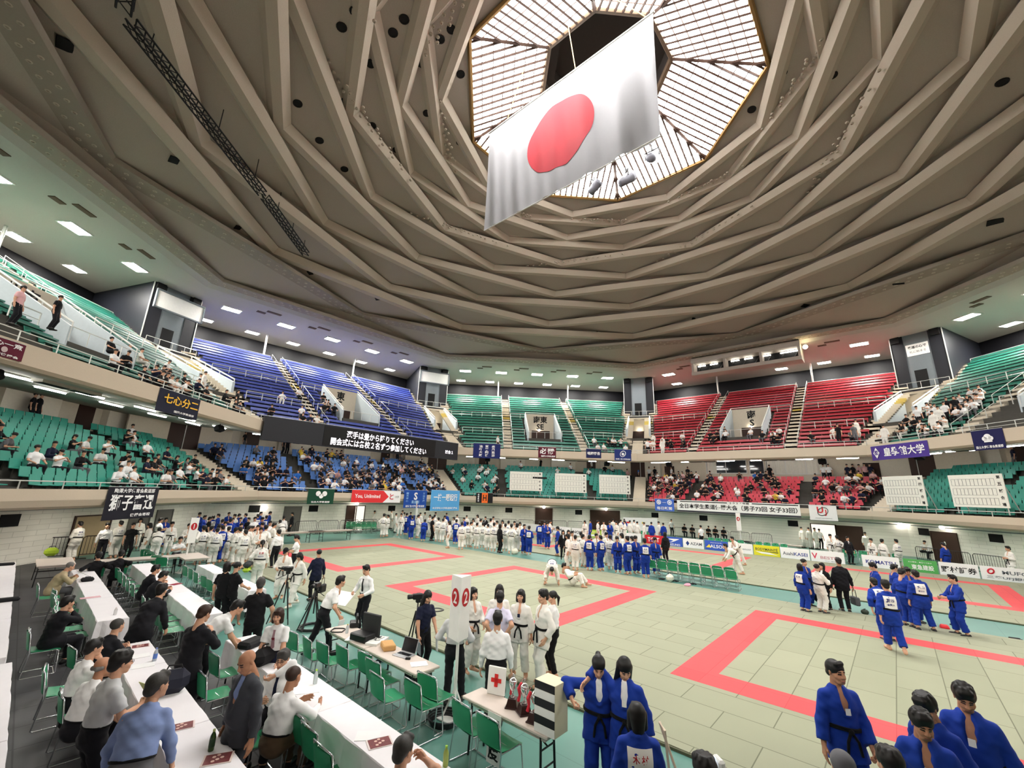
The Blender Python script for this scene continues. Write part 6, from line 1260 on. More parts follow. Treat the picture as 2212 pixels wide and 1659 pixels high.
PH(254, 1352, 34, dict(S_, **suit(lean=22, handL=(-.1, .42, .76), handR=(.14, .42, .78), hair='thin', hairc='dark_grey')), 'person in black suit sitting at the far end of the near table, hands together', 1.7)
PH(146, 1302, 24, dict(S_, **suit(lean=10, handR=(.03, .2, 1.06), elbR=(.6, .2, -.9), gripR='fist', handL=(-.1, .35, .8))), 'person in black suit sitting alone with a hand raised to the chin at the left', 1.74)
PH(152, 1224, 4, dict(S_, **suit(topc='beige', botc='grey', lean=24, hairc='grey', hair='thin', handL=(-.1, .44, .86), handR=(.14, .44, .86), gripL='hold', gripR='hold', hpitch=20)), 'grey-haired person in beige jacket reading a paper at the long white table', 1.7)
PH(349, 1276, 48, suit(lean=34, hair='mop', footL=(-.18, -.25, .085), footR=(.12, .16, .085), handL=(-.2, .3, .75), handR=(.28, .3, .82)), 'person in black suit bending over between two rows of tables', 1.74)
PH(441, 1326, 30, suit(lean=8, handR=(.08, .26, 1.32), gripR='hold', handL=(-.05, .24, 1.12), hairc='brown', hpitch=14), 'person in black suit standing with a hand over the mouth', 1.74)
PH(513, 1312, -4, shirt(lean=46, handL=(-.14, .6, .78), handR=(.2, .56, .74), hpitch=18, girth=1.06), 'person in white short-sleeved shirt bending over the white table', 1.72)
PH(533, 1430, 196, suit(topc='grey_suit', botc='grey_suit', hair=None, headk='w', tan=1, girth=1.2, hpitch=22, tie=None, shirtc='blue_shirt', lean=6, handL=(-.3, .08, .8)), 'bald person in charcoal suit standing and looking down', 1.72)
PH(611, 1424, 222, dict(S_, **shirt(top='shirt', tie='navy', glasses=1, hair='short', hairc='dark_grey', handL=(-.02, .24, 1.1), gripL='hold', handR=(.1, .25, .78), hpitch=8)), 'person in white shirt with navy tie and glasses sitting with hand at chin', 1.7)
PH(634, 1462, 22, dict(S_, **shirt(top='shirt', botc='brown', lean=14, hair='thin', hairc='brown', girth=1.14, handL=(-.1, .46, .8), handR=(.24, .46, .8), headk='w', tan=1, hpitch=12)), 'person in white long-sleeved shirt writing at the table, seen from behind', 1.72)
PH(872, 1622, 30, dict(S_, **shirt(hairc='dark_grey', lean=18, handR=(.2, .3, 1.12), gripR='hold', hyaw=-20, girth=1.1)), 'grey-haired person at the bottom edge holding glasses', 1.72)
PH(601, 1330, 226, shirt(tie='mauve', hair='bob', hairc='brown', headk='f', lean=8, girth=1.05, handL=(-.2, .3, .88), handR=(.2, .26, .86), chest='maroon', botc='navy', hpitch=6), 'smiling person in white short-sleeved shirt with mauve tie and red crest', 1.6)
PH(563, 1262, 66, shirt(top='tee', topc='black', botc='black', hairc='dark_grey', girth=1.1, handL=(-.32, .12, .92), handR=(.32, .12, .92)), 'person in black T-shirt and black trousers standing, back turned', 1.74)
PH(491, 1224, 44, shirt(top='tee', topc='black', botc='black', hair='bob', headk='f'), 'person in black standing by the tables, left one of two', 1.62)
PH(513, 1224, 10, shirt(top='tee', topc='black', botc='black', hair='bun', headk='f', handR=(.15, .35, 1.0)), 'person in black reaching to the table, right one of two', 1.62)
PH(337, 1230, 6, dict(S_, **suit(lean=16, handR=(.16, .42, .8), handL=(-.1, .42, .8))), 'person in dark suit sitting at the second table, farther one', 1.7)
PH(353, 1244, 14, dict(S_, **suit(lean=22, handR=(.16, .42, .8), handL=(-.1, .42, .8), hpitch=15)), 'person in dark suit sitting at the second table beside the laptop', 1.7)
PH(213, 1201, 92, dict(S_, **suit(topc='black', tie=None, hair='mop')), 'person in black sitting with back turned, left one of the pair', 1.68)
PH(262, 1197, 80, dict(S_, **suit(topc='black', tie=None, lean=14, hair='short')), 'person in black sitting with back turned, right one of the pair', 1.72)
PH(567, 1174, 78, gi('w', hair='pony', patch=[('柳原', 0, .18, .6, .28, M_redink), ('帝京科学大', 0, -.22, .8, .16, M_navyink)], girth=1.1, handL=(-.32, .1, .95)), 'judoka in white uniform with red name on the back, by the microphone stand', 1.66, 0)
PH(617, 1192, 232, gi('w', hair='cap', capc='black', headk='f', hpitch=26, handL=(-.16, .26, 1.05), handR=(.16, .26, 1.05)), 'judoka in white uniform looking down at the hands, beside the microphone stand', 1.62)
PH(647, 1202, 196, gi('w', hair='bob', headk='f', hpitch=30, shoes='shoe_white', **wk), 'judoka in white uniform walking with head bowed', 1.62)
PH(689, 1195, 84, suit(topc='navy', botc='black', hair='bun', tie=None, headk='f', handR=(.3, .05, .82), handL=(-.34, .06, .84)), 'person in dark suit carrying a black handbag on the mat edge', 1.62)
PH(641, 1163, 160, shirt(hpitch=16, handR=(.1, .32, 1.1), handL=(-.05, .34, 1.08)), 'person in white shirt reading a slip at the corner of the first red square', 1.7, 0)
PH(736, 1256, -14, shirt(lean=26, footL=(-.16, -.28, .085), footR=(.12, .2, .085), handR=(.28, .3, .85), handL=(-.2, .3, .9), hyaw=10), 'person in white short-sleeved shirt leaning at the far end of the plain desk', 1.72)
PH(791, 1231, 196, shirt(top='shirt', tie='black', handL=(-.2, .3, 1.02), handR=(.2, .28, 1.04), gripL='hold', gripR='hold', hpitch=14, lean=5), 'person in white shirt with black tie holding a large white sheet', 1.7)
PH(924, 1289, 268, shirt(top='tee', topc='navy', botc='black', hair='long', headk='f', hpitch=22, lean=4, handR=(.26, .2, .85), handL=(-.18, .3, .82), gripL='hold'), 'person in navy T-shirt with long hair holding papers beside the laptop', 1.62)
PH(988, 1312, 36, shirt(top='shirt', topc='ltgrey', handL=(-.24, .18, 1.0), handR=(.24, .18, 1.0), footR=(.14, .18, .085)), 'person in white shirt hidden behind the number two pole sign', 1.72)
PH(1023, 1282, 262, gi('w', hair='bob', headk='f', handL=(-.2, .2, .98), handR=(.2, .2, .98)), 'judoka in white uniform with bobbed hair right of the number two pole', 1.64, 0)
PH(1079, 1276, 226, gi('w', hair='long', headk='f'), 'judoka in white uniform with long hair facing the camera, behind the lavender shirt', 1.66, 0)
PH(1080, 1292, 42, shirt(topc='lav', girth=1.15, hairc='black', botc='grey', handL=(-.12, -.16, .98), handR=(.12, -.16, .98)), 'person in pale lavender shirt with hands behind the back', 1.74, ZF)
PH(1075, 1338, 40, shirt(top='shirt', botc='black', girth=1.06), 'person in white long-sleeved shirt and black trousers, back turned, by the red cross table', 1.7)
PH(1125, 1287, 204, gi('w', hair='bob', headk='f', footL=(-.16, .04, .085), footR=(.14, 0, .085), chest='navy'), 'judoka in white uniform with black belt standing barefoot, facing the group', 1.66, 0)
PH(1173, 1289, 156, gi('w', hair='mop', girth=1.05, footL=(-.08, .1, .085), footR=(.1, -.06, .085), handL=(-.26, .1, .9)), 'judoka in white uniform seen from the side, tallest of the white group', 1.74, 0)
PH(1193, 1290, 150, shirt(top='shirt', botc='black', hair='pony', headk='f', handL=(-.1, .25, 1.08), handR=(.1, .25, 1.08), shoes=None), 'person in white shirt and black trousers with ponytail on the mat', 1.64, 0)
PH(1293, 1440, 214, gi('b', hair='bun', headk='f', under=1, hpitch=32, lean=10, shoes='shoe_white', girth=1.05, handR=(.36, .24, 1.2), gripR='fist', elbR=(1, -.4, .3), handL=(-.3, .08, .86), footR=(.12, .12, .085), footL=(-.12, -.05, .085)), 'judoka in blue uniform limping with one fist raised, supported by a partner', 1.68)
PH(1349, 1444, 202, gi('b', hair='long', headk='f', under=1, hpitch=34, hyaw=20, shoes='shoe_white', handR=(.5, .06, 1.4), elbR=(.8, -.2, .4), handL=(-.3, .05, .85), chest='patch'), 'judoka in blue uniform with an arm around the limping partner', 1.7)
PH(1376, 1546, 34, gi('b', hair='bob', headk='f', patch=[('木 村', 0, .2, .62, .26, M_redink), ('松山東雲女子大', 0, -.28, .92, .17, M_redink)]), 'judoka in blue uniform with red name 木村 on the white back patch', 1.62)
PH(1806, 1452, 216, gi('b', hair='short', tan=1, hyaw=14, handL=(-.2, .2, .88), handR=(.3, .1, .84), gripL='fist', girth=1.06, chest='patch'), 'judoka in blue uniform with open collar standing alone on the near mats', 1.74, 0)
PH(2000, 1529, 150, gi('b', hair='mop', tan=1, hpitch=20, lean=10, chest='patch'), 'judoka in blue uniform standing behind two others at the bottom right', 1.72, 0)
PH(1992, 1566, 176, gi('b', hair='mop', tan=1, hpitch=16, hyaw=24, lean=12, chest='patch', girth=1.05), 'judoka in blue uniform at the front of the bottom right trio', 1.68, 0)
PH(2084, 1508, 172, gi('b', hair='mop', tan=1, hpitch=24, hyaw=14, lean=8, girth=1.16, chest='patch'), 'broad judoka in blue uniform at the bottom right, tallest of the trio', 1.78, 0)
PH(1922, 1652, 40, shirt(top='tee', topc='black', botc='black', hair='mop'), 'black-haired head at the bottom edge before the blue trio', 1.66)
PH(1822, 1662, 20, shirt(top='tee', topc='ltgrey', hair='cap', capc='grey'), 'head in a grey and white cap at the bottom edge', 1.66)
PH(1521, 1668, 60, shirt(top='tee', topc='navy', hair='mop'), 'dark-haired head at the bottom edge beside the small video camera', 1.64)
p = pz(1553, 1648, 1.35); r = empty('video_camera', (p[0], p[1], ZF), 2.4, 'small white video camera with open screen on a stand at the bottom edge', 'camera')
MB().rbox((0, 0, 1.4), (.07, .14, .08), .02).build('camera_body', M_white, r); MB().rbox((.09, .02, 1.42), (.1, .012, .07), .004).build('flip_screen', emitmat('camera_screen_glow', (190, 206, 226), .8), r); MB().tube([(0, 0, 0), (0, 0, 1.36)], .02, 6).build('stand', M_leg, r)
PH(1912, 1264, 20, gi('b', hair='mop', patch=[('菅谷', 0, .18, .62, .28, M_navyink), ('愛知大', 0, -.2, .6, .16, M_navyink)], girth=1.1, **wk), 'judoka in blue uniform walking away barefoot over the red line', 1.74, 0)
PH(1887, 1258, 24, gi('b', lean=34, patch=[('松尾', 0, .18, .62, .28, M_navyink), ('愛知大', 0, -.2, .6, .16, M_navyink)], shoes='shoe'), 'judoka in blue uniform bending with the white patch upward, behind the walker', 1.72)
PH(1885, 1224, 110, gi('b', hair='mop', hpitch=14, shoes='shoe'), 'judoka in blue uniform at the left rear of the huddle on the teal strip', 1.74)
PH(1932, 1227, 300, gi('b', hpitch=10, shoes='shoe'), 'judoka in blue uniform at the back of the huddle, facing right', 1.72)
PH(1948, 1238, 330, gi('b', lean=8, hair='mop', hpitch=20, shoes='shoe'), 'judoka in blue uniform in the middle of the huddle with bowed head', 1.74)
PH(1960, 1234, 200, gi('b', hpitch=24, tan=1, shoes='shoe'), 'judoka in blue uniform in the huddle facing the camera side', 1.74)
PH(1977, 1241, 24, gi('b', patch=[('大山', 0, .18, .66, .28, M_navyink), ('愛知大', 0, -.2, .6, .16, M_navyink)], girth=1.16, shoes='shoe', footL=(-.2, 0, .085), footR=(.2, 0, .085)), 'broad judoka in blue uniform with 大山 back patch at the right of the huddle', 1.76)
PH(2057, 1251, 118, gi('b', handL=(-.08, .36, 1.08), handR=(.12, .36, 1.05), shoes='shoe', footR=(.14, .1, .085)), 'judoka in blue uniform standing apart, gesturing toward the huddle', 1.72)
PH(1728, 1225, 330, gi('b', hair='bob', headk='f', patch=[('田中', 0, .18, .6, .28, M_navyink)], shoes='shoe'), 'judoka in blue uniform with back patch beside the woman in a grey vest', 1.6)
PH(1737, 1215, 232, gi('b', hair='bun', headk='f', shoes='shoe'), 'judoka in blue uniform with hair tied up facing the camera', 1.66)
PH(1765, 1226, 330, gi('w', hair='bun', headk='f', shoes='shoe', handL=(-.1, .3, 1.2), handR=(.15, .3, 1.15)), 'judoka in white uniform talking on the teal strip', 1.62)
PH(1775, 1223, 150, suit(topc='black', botc='black', tie=None, hair='bob', headk='f', handR=(.28, .06, .8)), 'person in black with a bag beside the white judoka on the teal strip', 1.6)
PH(1811, 1213, 20, suit(tie=None, girth=1.12, handR=(.32, .04, .78), tan=1), 'tall person in black suit carrying a grey bag on the teal strip', 1.82)
PH(1566, 1180, 120, gi('w', lean=56, footL=(-.2, -.2, .085), footR=(.2, .1, .085), handL=(-.2, .6, .7), handR=(.2, .6, .7)), 'judoka in white uniform bowing low on the far red square, front one', 1.7, 0)
PH(1581, 1164, 140, gi('w', lean=38, footL=(-.2, -.2, .085), footR=(.2, .1, .085), handL=(-.2, .5, .9), handR=(.2, .5, .9)), 'judoka in white uniform gripping the bowing partner on the far red square', 1.7, 0)
PH(1192, 1232, 215, gi('w', pelvis=(0, -.05, .86), lean=118, patch=[('福本', 0, .18, .6, .28, M_navyink), ('国士館', 0, -.2, .6, .16, M_navyink)], footL=(-.28, -.1, .085), footR=(.3, .05, .085), handL=(-.3, .35, .2), handR=(.25, .4, .25), hpitch=40), 'judoka in white uniform bent double with head near the mat', 1.72, 0)
PH(1219, 1222, 300, gi('w', pelvis=(0, 0, .22), lean=-38, footL=(-.2, .62, .12), footR=(.22, .45, .1), kneehL=(0, .2, 1), kneehR=(0, .2, 1), handL=(-.3, .1, .5), handR=(.3, .1, .5)), 'judoka in white uniform down on the mat under the bending partner', 1.7, 0)
# things held or carried
def whose(key, hand): return next(v for k, v in WR.items() if key in k)[hand]
def held(name, label, cat, key, hand, off, dims, col, rz=0, rx=0):
    p = whose(key, hand)+V3(*off); z = p[2]; b = MB(); b.rbox((0, 0, 0), dims, min(dims)*.3); o = tag(b.build(name, mat('held_'+colname(col), col, .7)), label, cat); o.location = (p[0], p[1], z); o.rotation_euler = (rx, 0, math.radians(rz)); return o
held('large_sheet', 'large white sheet held by the person in black tie', 'paper', 'with black tie holding', 'R', (-.16, .14, -.1), (.55, .012, .42), (244, 244, 244), 196-90, .9)
held('leaflet', 'yellow-green leaflet held by the person in grey shirt', 'leaflet', 'reading a yellow-green', 'R', (.02, .04, .1), (.2, .006, .28), (206, 214, 150), -70, .6)
held('newspaper', 'folded paper held over the long white table', 'paper', 'beige jacket', 'R', (.1, .1, .05), (.36, .01, .3), (214, 214, 208), -80, 1.0)
held('clipboard', 'grey clipboard held by the person in navy T-shirt', 'clipboard', 'navy T-shirt', 'R', (0, 0, -.12), (.3, .015, .24), (120, 130, 136), 250, .1)
held('paper_bundle', 'white papers with a dark print held low beside the tripod', 'paper', 'navy T-shirt', 'L', (0, 0, -.14), (.1, .02, .3), (232, 232, 232), 250, .1)
held('paper_note', 'white paper hanging from the hand of the leaning person', 'paper', 'leaning at the far end', 'R', (0, 0, -.12), (.16, .01, .26), (240, 240, 240), 10, .2)
def handbag(key, label, col=(22, 22, 24), s=1.0):
    p = whose(key, 'R')+V3(0, 0, -.36*s); r = empty('handbag', tuple(p), .6, label, 'bag'); r.scale = (s,)*3; MB().rbox((0, 0, 0), (.34, .14, .26), .03).build('bag_body', mat('bag_'+colname(col), col, .6), r)
    MB().tube([(-.1, 0, .13), (-.07, 0, .34), (.07, 0, .34), (.1, 0, .13)], .01, 5).build('strap', M_leg, r)
handbag('carrying a black handbag', 'black handbag carried by the person in dark suit'); handbag('tall person in black suit', 'grey bag carried by the tall person in black suit', (84, 86, 90), 1.1); handbag('in black with a bag', 'black bag carried beside the white judoka')
p = whose('red name 木村', 'S'); r = empty('tote_bag', (p[0]+.1, p[1]-.16, p[2]-.4), -.6, 'cream cloth tote bag on the shoulder of the judoka with the red name', 'bag'); V, Q = sdfmesh([rc((0, 0, -.12), (0, 0, .12), .15, .09, V3(0, 1, 0), .45)], .02, .03)
o = bpy.data.objects.new('bag_body', pmesh('bag_body', V, Q, [mat('cream_canvas', (222, 206, 186), .85)])); COL.objects.link(o); o.parent = r; MB().tube([(-.05, 0, .15), (-.12, -.06, .6), (-.1, .06, .62), (.05, 0, .15)], .014, 5).build('strap', MATS['cream_canvas'], r)
p = whose('red name on the back, by', 's'); r = empty('sports_bag', (p[0]-.2, p[1]+.02, p[2]-.55), 1.1, 'dark and lime sports bag slung on the white judoka', 'bag'); MB().rbox((0, 0, .1), (.6, .26, .22), .08).build('bag_body', mat('bag_dark_slate', (52, 56, 58), .7), r); MB().rbox((0, 0, -.08), (.56, .25, .16), .07).build('lime_panel', mat('bag_lime', (176, 206, 60), .7), r)
# ---------------------------------------------------------------- standing people farther away: built once per kind, then copied part by part
random.seed(3)
PT = lambda a, c: [(a, 0, .18, .62, .28, M_navyink), (c, 0, -.2, .7, .16, M_navyink)]
arms = dict(handL=(-.08, .22, 1.12), handR=(.1, .24, 1.08)); hip_ = dict(handL=(-.2, -.04, 1.0), handR=(.2, -.04, 1.0))
KINDS_P = {'W': [gi('w', patch=PT('佐藤', '天理大')), gi('w', patch=PT('高橋', '東海大'), girth=1.12, **arms), gi('w', patch=PT('山本', '筑波大'), hair='mop', **hip_)], 'w': [gi('w', **arms), gi('w', hair='mop', footR=(.16, .08, .085)), gi('w', hair='bob', headk='f', hpitch=14)],
    'B': [gi('b', patch=PT('沢柳', '神奈川大')), gi('b', patch=PT('近藤', '明治大'), girth=1.12, hair='mop', **arms)], 'b': [gi('b', **arms), gi('b', hair='mop', hpitch=12)], 'k': [suit(), suit(tie=None, hair='bob', headk='f', topc='black')], 's': [shirt(**arms), shirt(top='shirt', hair='mop')],
    'n': [shirt(top='tee', topc='black', botc='black')], 'g': [shirt(top='tee', topc='green_vest', botc='suit')], 'S': [dict(S_, **shirt(lean=14, handL=(-.14, .4, .76), handR=(.14, .4, .78)))], 'K': [dict(S_, **suit(lean=10, handL=(-.14, .36, .7), handR=(.14, .36, .7)))], 'V': [gi('w', lean=52, handL=(-.2, .5, .7), handR=(.2, .5, .7))], 'U': [gi('b', lean=46, handL=(-.2, .5, .7), handR=(.2, .5, .7))], 'G': [dict(S_, **gi('w', lean=10, bottom='gi'))]}
WORD = {'W': 'white judoka showing a back patch', 'w': 'white-uniformed judoka', 'B': 'blue judoka showing a back patch', 'b': 'blue-uniformed judoka', 'k': 'person in black suit', 's': 'person in white shirt', 'n': 'person all in black', 'g': 'helper in green vest', 'S': 'seated person in white shirt', 'K': 'seated person in dark suit', 'V': 'white judoka bending down', 'U': 'blue judoka bending down', 'G': 'white judoka sitting'}
PROTO = {}; CQ = []
def ordn(i): return '%d%s' % (i, 'th' if 10 <= i % 100 <= 20 else {1: 'st', 2: 'nd', 3: 'rd'}.get(i % 10, 'th'))
def crowd_person(k, x, y, z, face, h, label, group):
    j = rnd.randrange(len(KINDS_P[k])); key = (k, j)
    if key not in PROTO: o = PROTO[key] = person(KINDS_P[k][j], label, 'person', group, (0, 0, 0), 0, 1.7, MID); PROTO[key+('z',)] = 0
    else: o = copy_tree(PROTO[key])
    o.location = (x, y, z); o.rotation_euler = (0, 0, math.radians(face-90)); o.scale = (h/1.72,)*3; tag(o, label, 'person', group); return o
def cluster(where, group, spec, zf=0.0, face=45, h=(1.64, 1.78)):
    items = [t.split(',') for t in spec.split()]; items = sorted([(t[0], float(t[1]), float(t[2]), float(t[3]) if len(t) > 3 else None) for t in items], key=lambda t: t[1]); cnt = {}
    for k, u, v, f in items:
        P = pz(u, v, zf); cnt[k] = cnt.get(k, 0)+1; n_tot = sum(1 for t in items if t[0] == k)
        fc = f if f is not None else (face+rnd.uniform(-28, 28) if k in 'WBVU' else face+rnd.choice((-100, 100, 180, 160, -60))+rnd.uniform(-25, 25))
        lab = '%s %s' % (WORD[k], where) if n_tot == 1 else '%s %s, %s from left' % (WORD[k], where, ordn(cnt[k]))
        CQ.append((float(np.linalg.norm(np.array((P[0], P[1], zf))-CAM)), k, P[0], P[1], zf, fc, rnd.uniform(*h), lab, group))
cluster('in the long front line', 'front line of the standing crowd', 'W,825,1160 w,835,1159 w,852,1151 w,863,1157 B,875,1155 B,887,1165 w,900,1162 U,913,1169 n,931,1168 W,944,1170 W,954,1171 w,968,1184 W,995,1187 B,983,1175 W,1007,1182 w,1015,1182 W,1028,1185 W,1041,1183 W,1052,1188 W,1065,1191 k,1078,1194 W,1090,1191 W,1103,1196 w,1115,1192 b,1131,1195 B,1142,1198 B,1165,1180 b,1176,1176 w,1188,1172')
cluster('in the second line', 'second line of the standing crowd', 'w,870,1148 b,884,1148 w,905,1152 w,926,1155 W,936,1156 w,958,1160 w,978,1164 b,1000,1168 w,1020,1170 w,1036,1172 W,1058,1174 w,1072,1176 w,1084,1178 W,1097,1180 w,1110,1181 w,1122,1182')
cluster('in the third line', 'third line of the standing crowd', 'w,842,1143 w,866,1143 b,893,1144 w,915,1146 w,938,1148 b,962,1150 w,985,1153 w,1006,1156 w,1030,1158 k,1047,1160 w,1064,1162')
cluster('beside the empty chairs', 'row of judoka beside the chairs', 'w,1227,1228 W,1243,1232 w,1259,1225 B,1274,1232 B,1299,1233 W,1320,1230 b,1335,1237 B,1358,1241 b,1375,1239 B,1396,1248 b,1418,1240,222 k,1440,1216,60')
cluster('behind the chair-side row', 'judoka behind the row', 'w,1236,1219 w,1289,1223 w,1311,1221 w,1346,1226 w,1368,1228 k,1228,1214 k,1216,1208 b,1205,1200 b,1182,1186 W,1255,1216', face=50)
cluster('on the farther mats', 'judoka on the farther mats', 'w,1292,1168 w,1305,1172 w,1325,1160 w,1333,1175 w,1342,1166 w,1351,1172 b,1350,1160 w,1362,1168 w,1371,1166 w,1378,1170 w,1393,1172,120 b,1409,1174 w,1425,1172 B,1435,1174 b,1318,1172 b,1276,1166 w,1264,1170')
cluster('under the middle green stand', 'people by the wall under the green stand', 'k,1133,1132 w,1151,1139 w,1162,1140 w,1172,1138 w,1184,1140 w,1196,1132 w,1209,1130 s,1217,1128 w,1224,1130 b,1234,1142 k,1256,1132 k,1264,1132 k,1273,1132 b,1041,1130 w,1052,1129 s,1068,1131 s,990,1126 w,965,1124 w,978,1125', zf=ZF)
cluster('behind the blue boards', 'people behind the blue boards', 's,1452,1158 b,1466,1150 k,1449,1152 s,1489,1152,222 k,1502,1150,222 s,1517,1182,60 b,1480,1146 K,1478,1160,222 K,1495,1162,222 K,1530,1164,222 K,1545,1166,222 K,1563,1168,222', zf=ZF)
cluster('at the table behind the yellow board', 'people behind the yellow board', 'S,1620,1168,222 g,1632,1158 S,1652,1170,222 g,1667,1172 n,1674,1168 k,1700,1172 s,1716,1170 g,1728,1176 s,1745,1166 w,1736,1184 w,1752,1186 w,1765,1187 s,1775,1186 g,1786,1180 S,1792,1172 g,1806,1182 s,1758,1160 s,1770,1158 k,1745,1152', zf=ZF)
cluster('near the brown doors', 'people near the brown doors', 'w,1801,1212,200 W,1816,1216 k,1839,1219,215 S,1826,1180 S,1850,1186 S,1868,1192 w,1876,1198 w,1891,1223,150 w,1915,1226 W,1947,1228 w,1905,1178 w,1918,1182 w,1940,1188 k,1955,1180 s,1967,1184 n,1975,1178 s,1990,1186 S,1882,1190 S,1836,1178', zf=ZF)
cluster('at the right-hand wall', 'people at the right-hand wall', 'S,1995,1206 S,2010,1208 K,2020,1206 S,2030,1210 s,2055,1214 S,2066,1208 S,2075,1212 S,2087,1214 b,2052,1242,45 w,2138,1214 w,2195,1254,120 n,1982,1196', zf=ZF)
cluster('in the blue group at the left', 'blue group by the reception', 'b,420,1164 b,436,1158 B,450,1172 b,462,1166 w,474,1196 W,455,1222 b,492,1180 b,510,1176 n,528,1176 s,540,1182 b,512,1142 b,476,1140 B,548,1168 b,530,1146 w,570,1148 b,575,1156 B,486,1190 s,600,1142 w,612,1140 k,625,1158 b,452,1150 b,466,1152 b,485,1160 b,507,1163 b,522,1164 B,469,1186 b,431,1172 n,441,1180 b,498,1150 b,555,1158 B,567,1168 k,588,1150 b,540,1152 w,423,1156 w,484,1146 w,497,1170 B,467,1216 b,557,1178', zf=ZF, face=78)
cluster('in the white group behind the tripods', 'white group behind the tripods', 'W,425,1220 w,410,1212 W,505,1222 w,524,1216 w,545,1210 W,562,1216 s,572,1196 b,556,1200 W,443,1212 W,481,1214 w,496,1220 W,517,1228 w,550,1226 w,580,1205 s,590,1228,100 w,532,1212 w,508,1206 V,605,1176 w,460,1204', zf=ZF, face=78)
cluster('by the reception', 'people by the reception', 'w,118,1190 w,128,1196 W,152,1212 w,176,1180 s,199,1176 s,212,1214 W,243,1206 n,270,1208 w,308,1206 s,331,1190 w,357,1200 w,394,1204 V,330,1208 S,375,1222 w,185,1196 w,289,1186 b,345,1182 k,256,1184 s,318,1176 k,141,1184', zf=ZF, face=95)
cluster('at the white officials table', 'people at the officials table', 'S,625,1140,250 S,645,1138,250 S,662,1137,250 S,688,1135,250 S,712,1134,250 S,733,1132,250 s,640,1128 s,605,1172,60', zf=ZF)
cluster('under the blue stand', 'people under the blue stand', 'b,675,1136 k,695,1136 b,688,1132 k,707,1138 n,720,1136 k,745,1138 k,757,1138 w,770,1142 b,781,1141 w,792,1141 w,805,1144 b,815,1140 s,800,1138 n,765,1140', zf=ZF, face=70)
# ---------------------------------------------------------------- spectators
sit0 = dict(pelvis=(0, 0, .56), footL=(-.12, .36, .085), footR=(.12, .36, .085), top='tee', bottom='suit')
SPEC = [simple_mesh(dict(sit0, handL=(-.14, .34, .68), handR=(.14, .34, .68))), simple_mesh(dict(sit0, lean=22, handL=(-.1, .4, .7), handR=(.1, .4, .7), hpitch=20)), simple_mesh(dict(sit0, handL=(-.1, .3, .95), handR=(.1, .3, .95), hair='bob', hpitch=20)), simple_mesh(dict(sit0, lean=-8, handL=(-.26, .2, .66), handR=(.2, .3, .66), hyaw=40)), simple_mesh(dict(sit0, top='shirt', lean=10, hyaw=-35, handL=(-.2, .4, .8), handR=(.1, .36, .74), hair='long'))]
STN = [simple_mesh(dict(top='tee', bottom='suit')), simple_mesh(dict(top='gi', bottom='gi')), simple_mesh(dict(top='tee', bottom='suit', lean=30, handL=(-.1, .45, .9), handR=(.1, .45, .9)))]
TOPC = {'black': C_['black'], 'navy': C_['navy'], 'white': C_['white'], 'grey': C_['grey'], 'pink': C_['pink'], 'yellow': C_['yellow'], 'blue': C_['vestblue'], 'gi': C_['gi_white'], 'giblue': C_['gi_blue'], 'green': C_['green_vest']}
people = []   # (distance, location, face, mesh, top colour, bottom, stand)
def addp(P, face, mesh, tc, bc=None, where=''):
    q = np.array(P)-CAM; people.append((float(np.linalg.norm(q)), P, face, mesh, tc, bc or ('gi_white' if tc == 'gi' else rnd.choice(('suit', 'suit', 'black', 'grey'))), where))
used_ = set()
def fill(d, rows, s0, s1, prob, whites=.35, where=''):
    for k in rows:
        for dist, dd, kk, i, s, P in spots:
            if dd == d and kk == k and s0 <= s <= s1 and rnd.random() < prob and (d, k, i) not in used_:
                used_.add((d, k, i)); tc = 'white' if rnd.random() < whites else rnd.choice(('black', 'black', 'navy', 'black', 'grey', 'navy', 'black', rnd.choice(('pink', 'yellow', 'blue'))))
                addp(P, d+180+rnd.uniform(-25, 25), rnd.choice(SPEC), tc, None, where)
fill(135, range(0, 3), -13, 7, .3, .45, 'lower green stand at the left'); fill(135, range(3, 8), -14, 7, .14, .4, 'lower green stand at the left'); fill(135, range(8, 12), -14, 7, .07, .5, 'lower green stand at the left')
fill(90, range(0, 4), -14, 14, .5, .3, 'lower blue stand'); fill(90, range(4, 9), -14, 14, .3, .2, 'lower blue stand'); fill(90, range(9, 12), -14, 14, .12, .25, 'lower blue stand'); fill(90, range(2, 8), -14, -5, .2, .3, 'lower blue stand')
fill(45, range(0, 9), 6, 14, .16, .5, 'lower green stand in the middle'); fill(45, range(9, 12), -14, 14, .05, .5, 'lower green stand in the middle')
fill(0, range(0, 9), 6, 14, .5, .25, 'lower red stand'); fill(0, range(0, 9), -6, 6, .28, .2, 'lower red stand'); fill(0, range(0, 9), -14, -6, .42, .3, 'lower red stand'); fill(315, range(0, 5), 11, 15, .3, .3, 'lower right stand')
def upper(d, rows, s0, s1, n, cols, where, stn=.0):
    for _ in range(n):
        k = rnd.choice(list(rows)); s = rnd.uniform(s0, s1)
        if abs(abs(s)-AISLE) < .9: s += 1.6
        if (d, k, round(s/.55)) in used_: continue
        used_.add((d, k, round(s/.55))); c = rnd.choice(cols); P = fpt(d, AP_U+k*RUN_U+.52, s, Z_U+k*RISE_U-.03)
        if rnd.random() < stn: addp(fpt(d, AP_U+k*RUN_U+.2, s, Z_U+k*RISE_U), d+180+rnd.uniform(-60, 60), STN[1] if c == 'gi' else STN[0], c, None, where)
        else: addp(P, d+180+rnd.uniform(-30, 30), rnd.choice(SPEC), c, None, where)
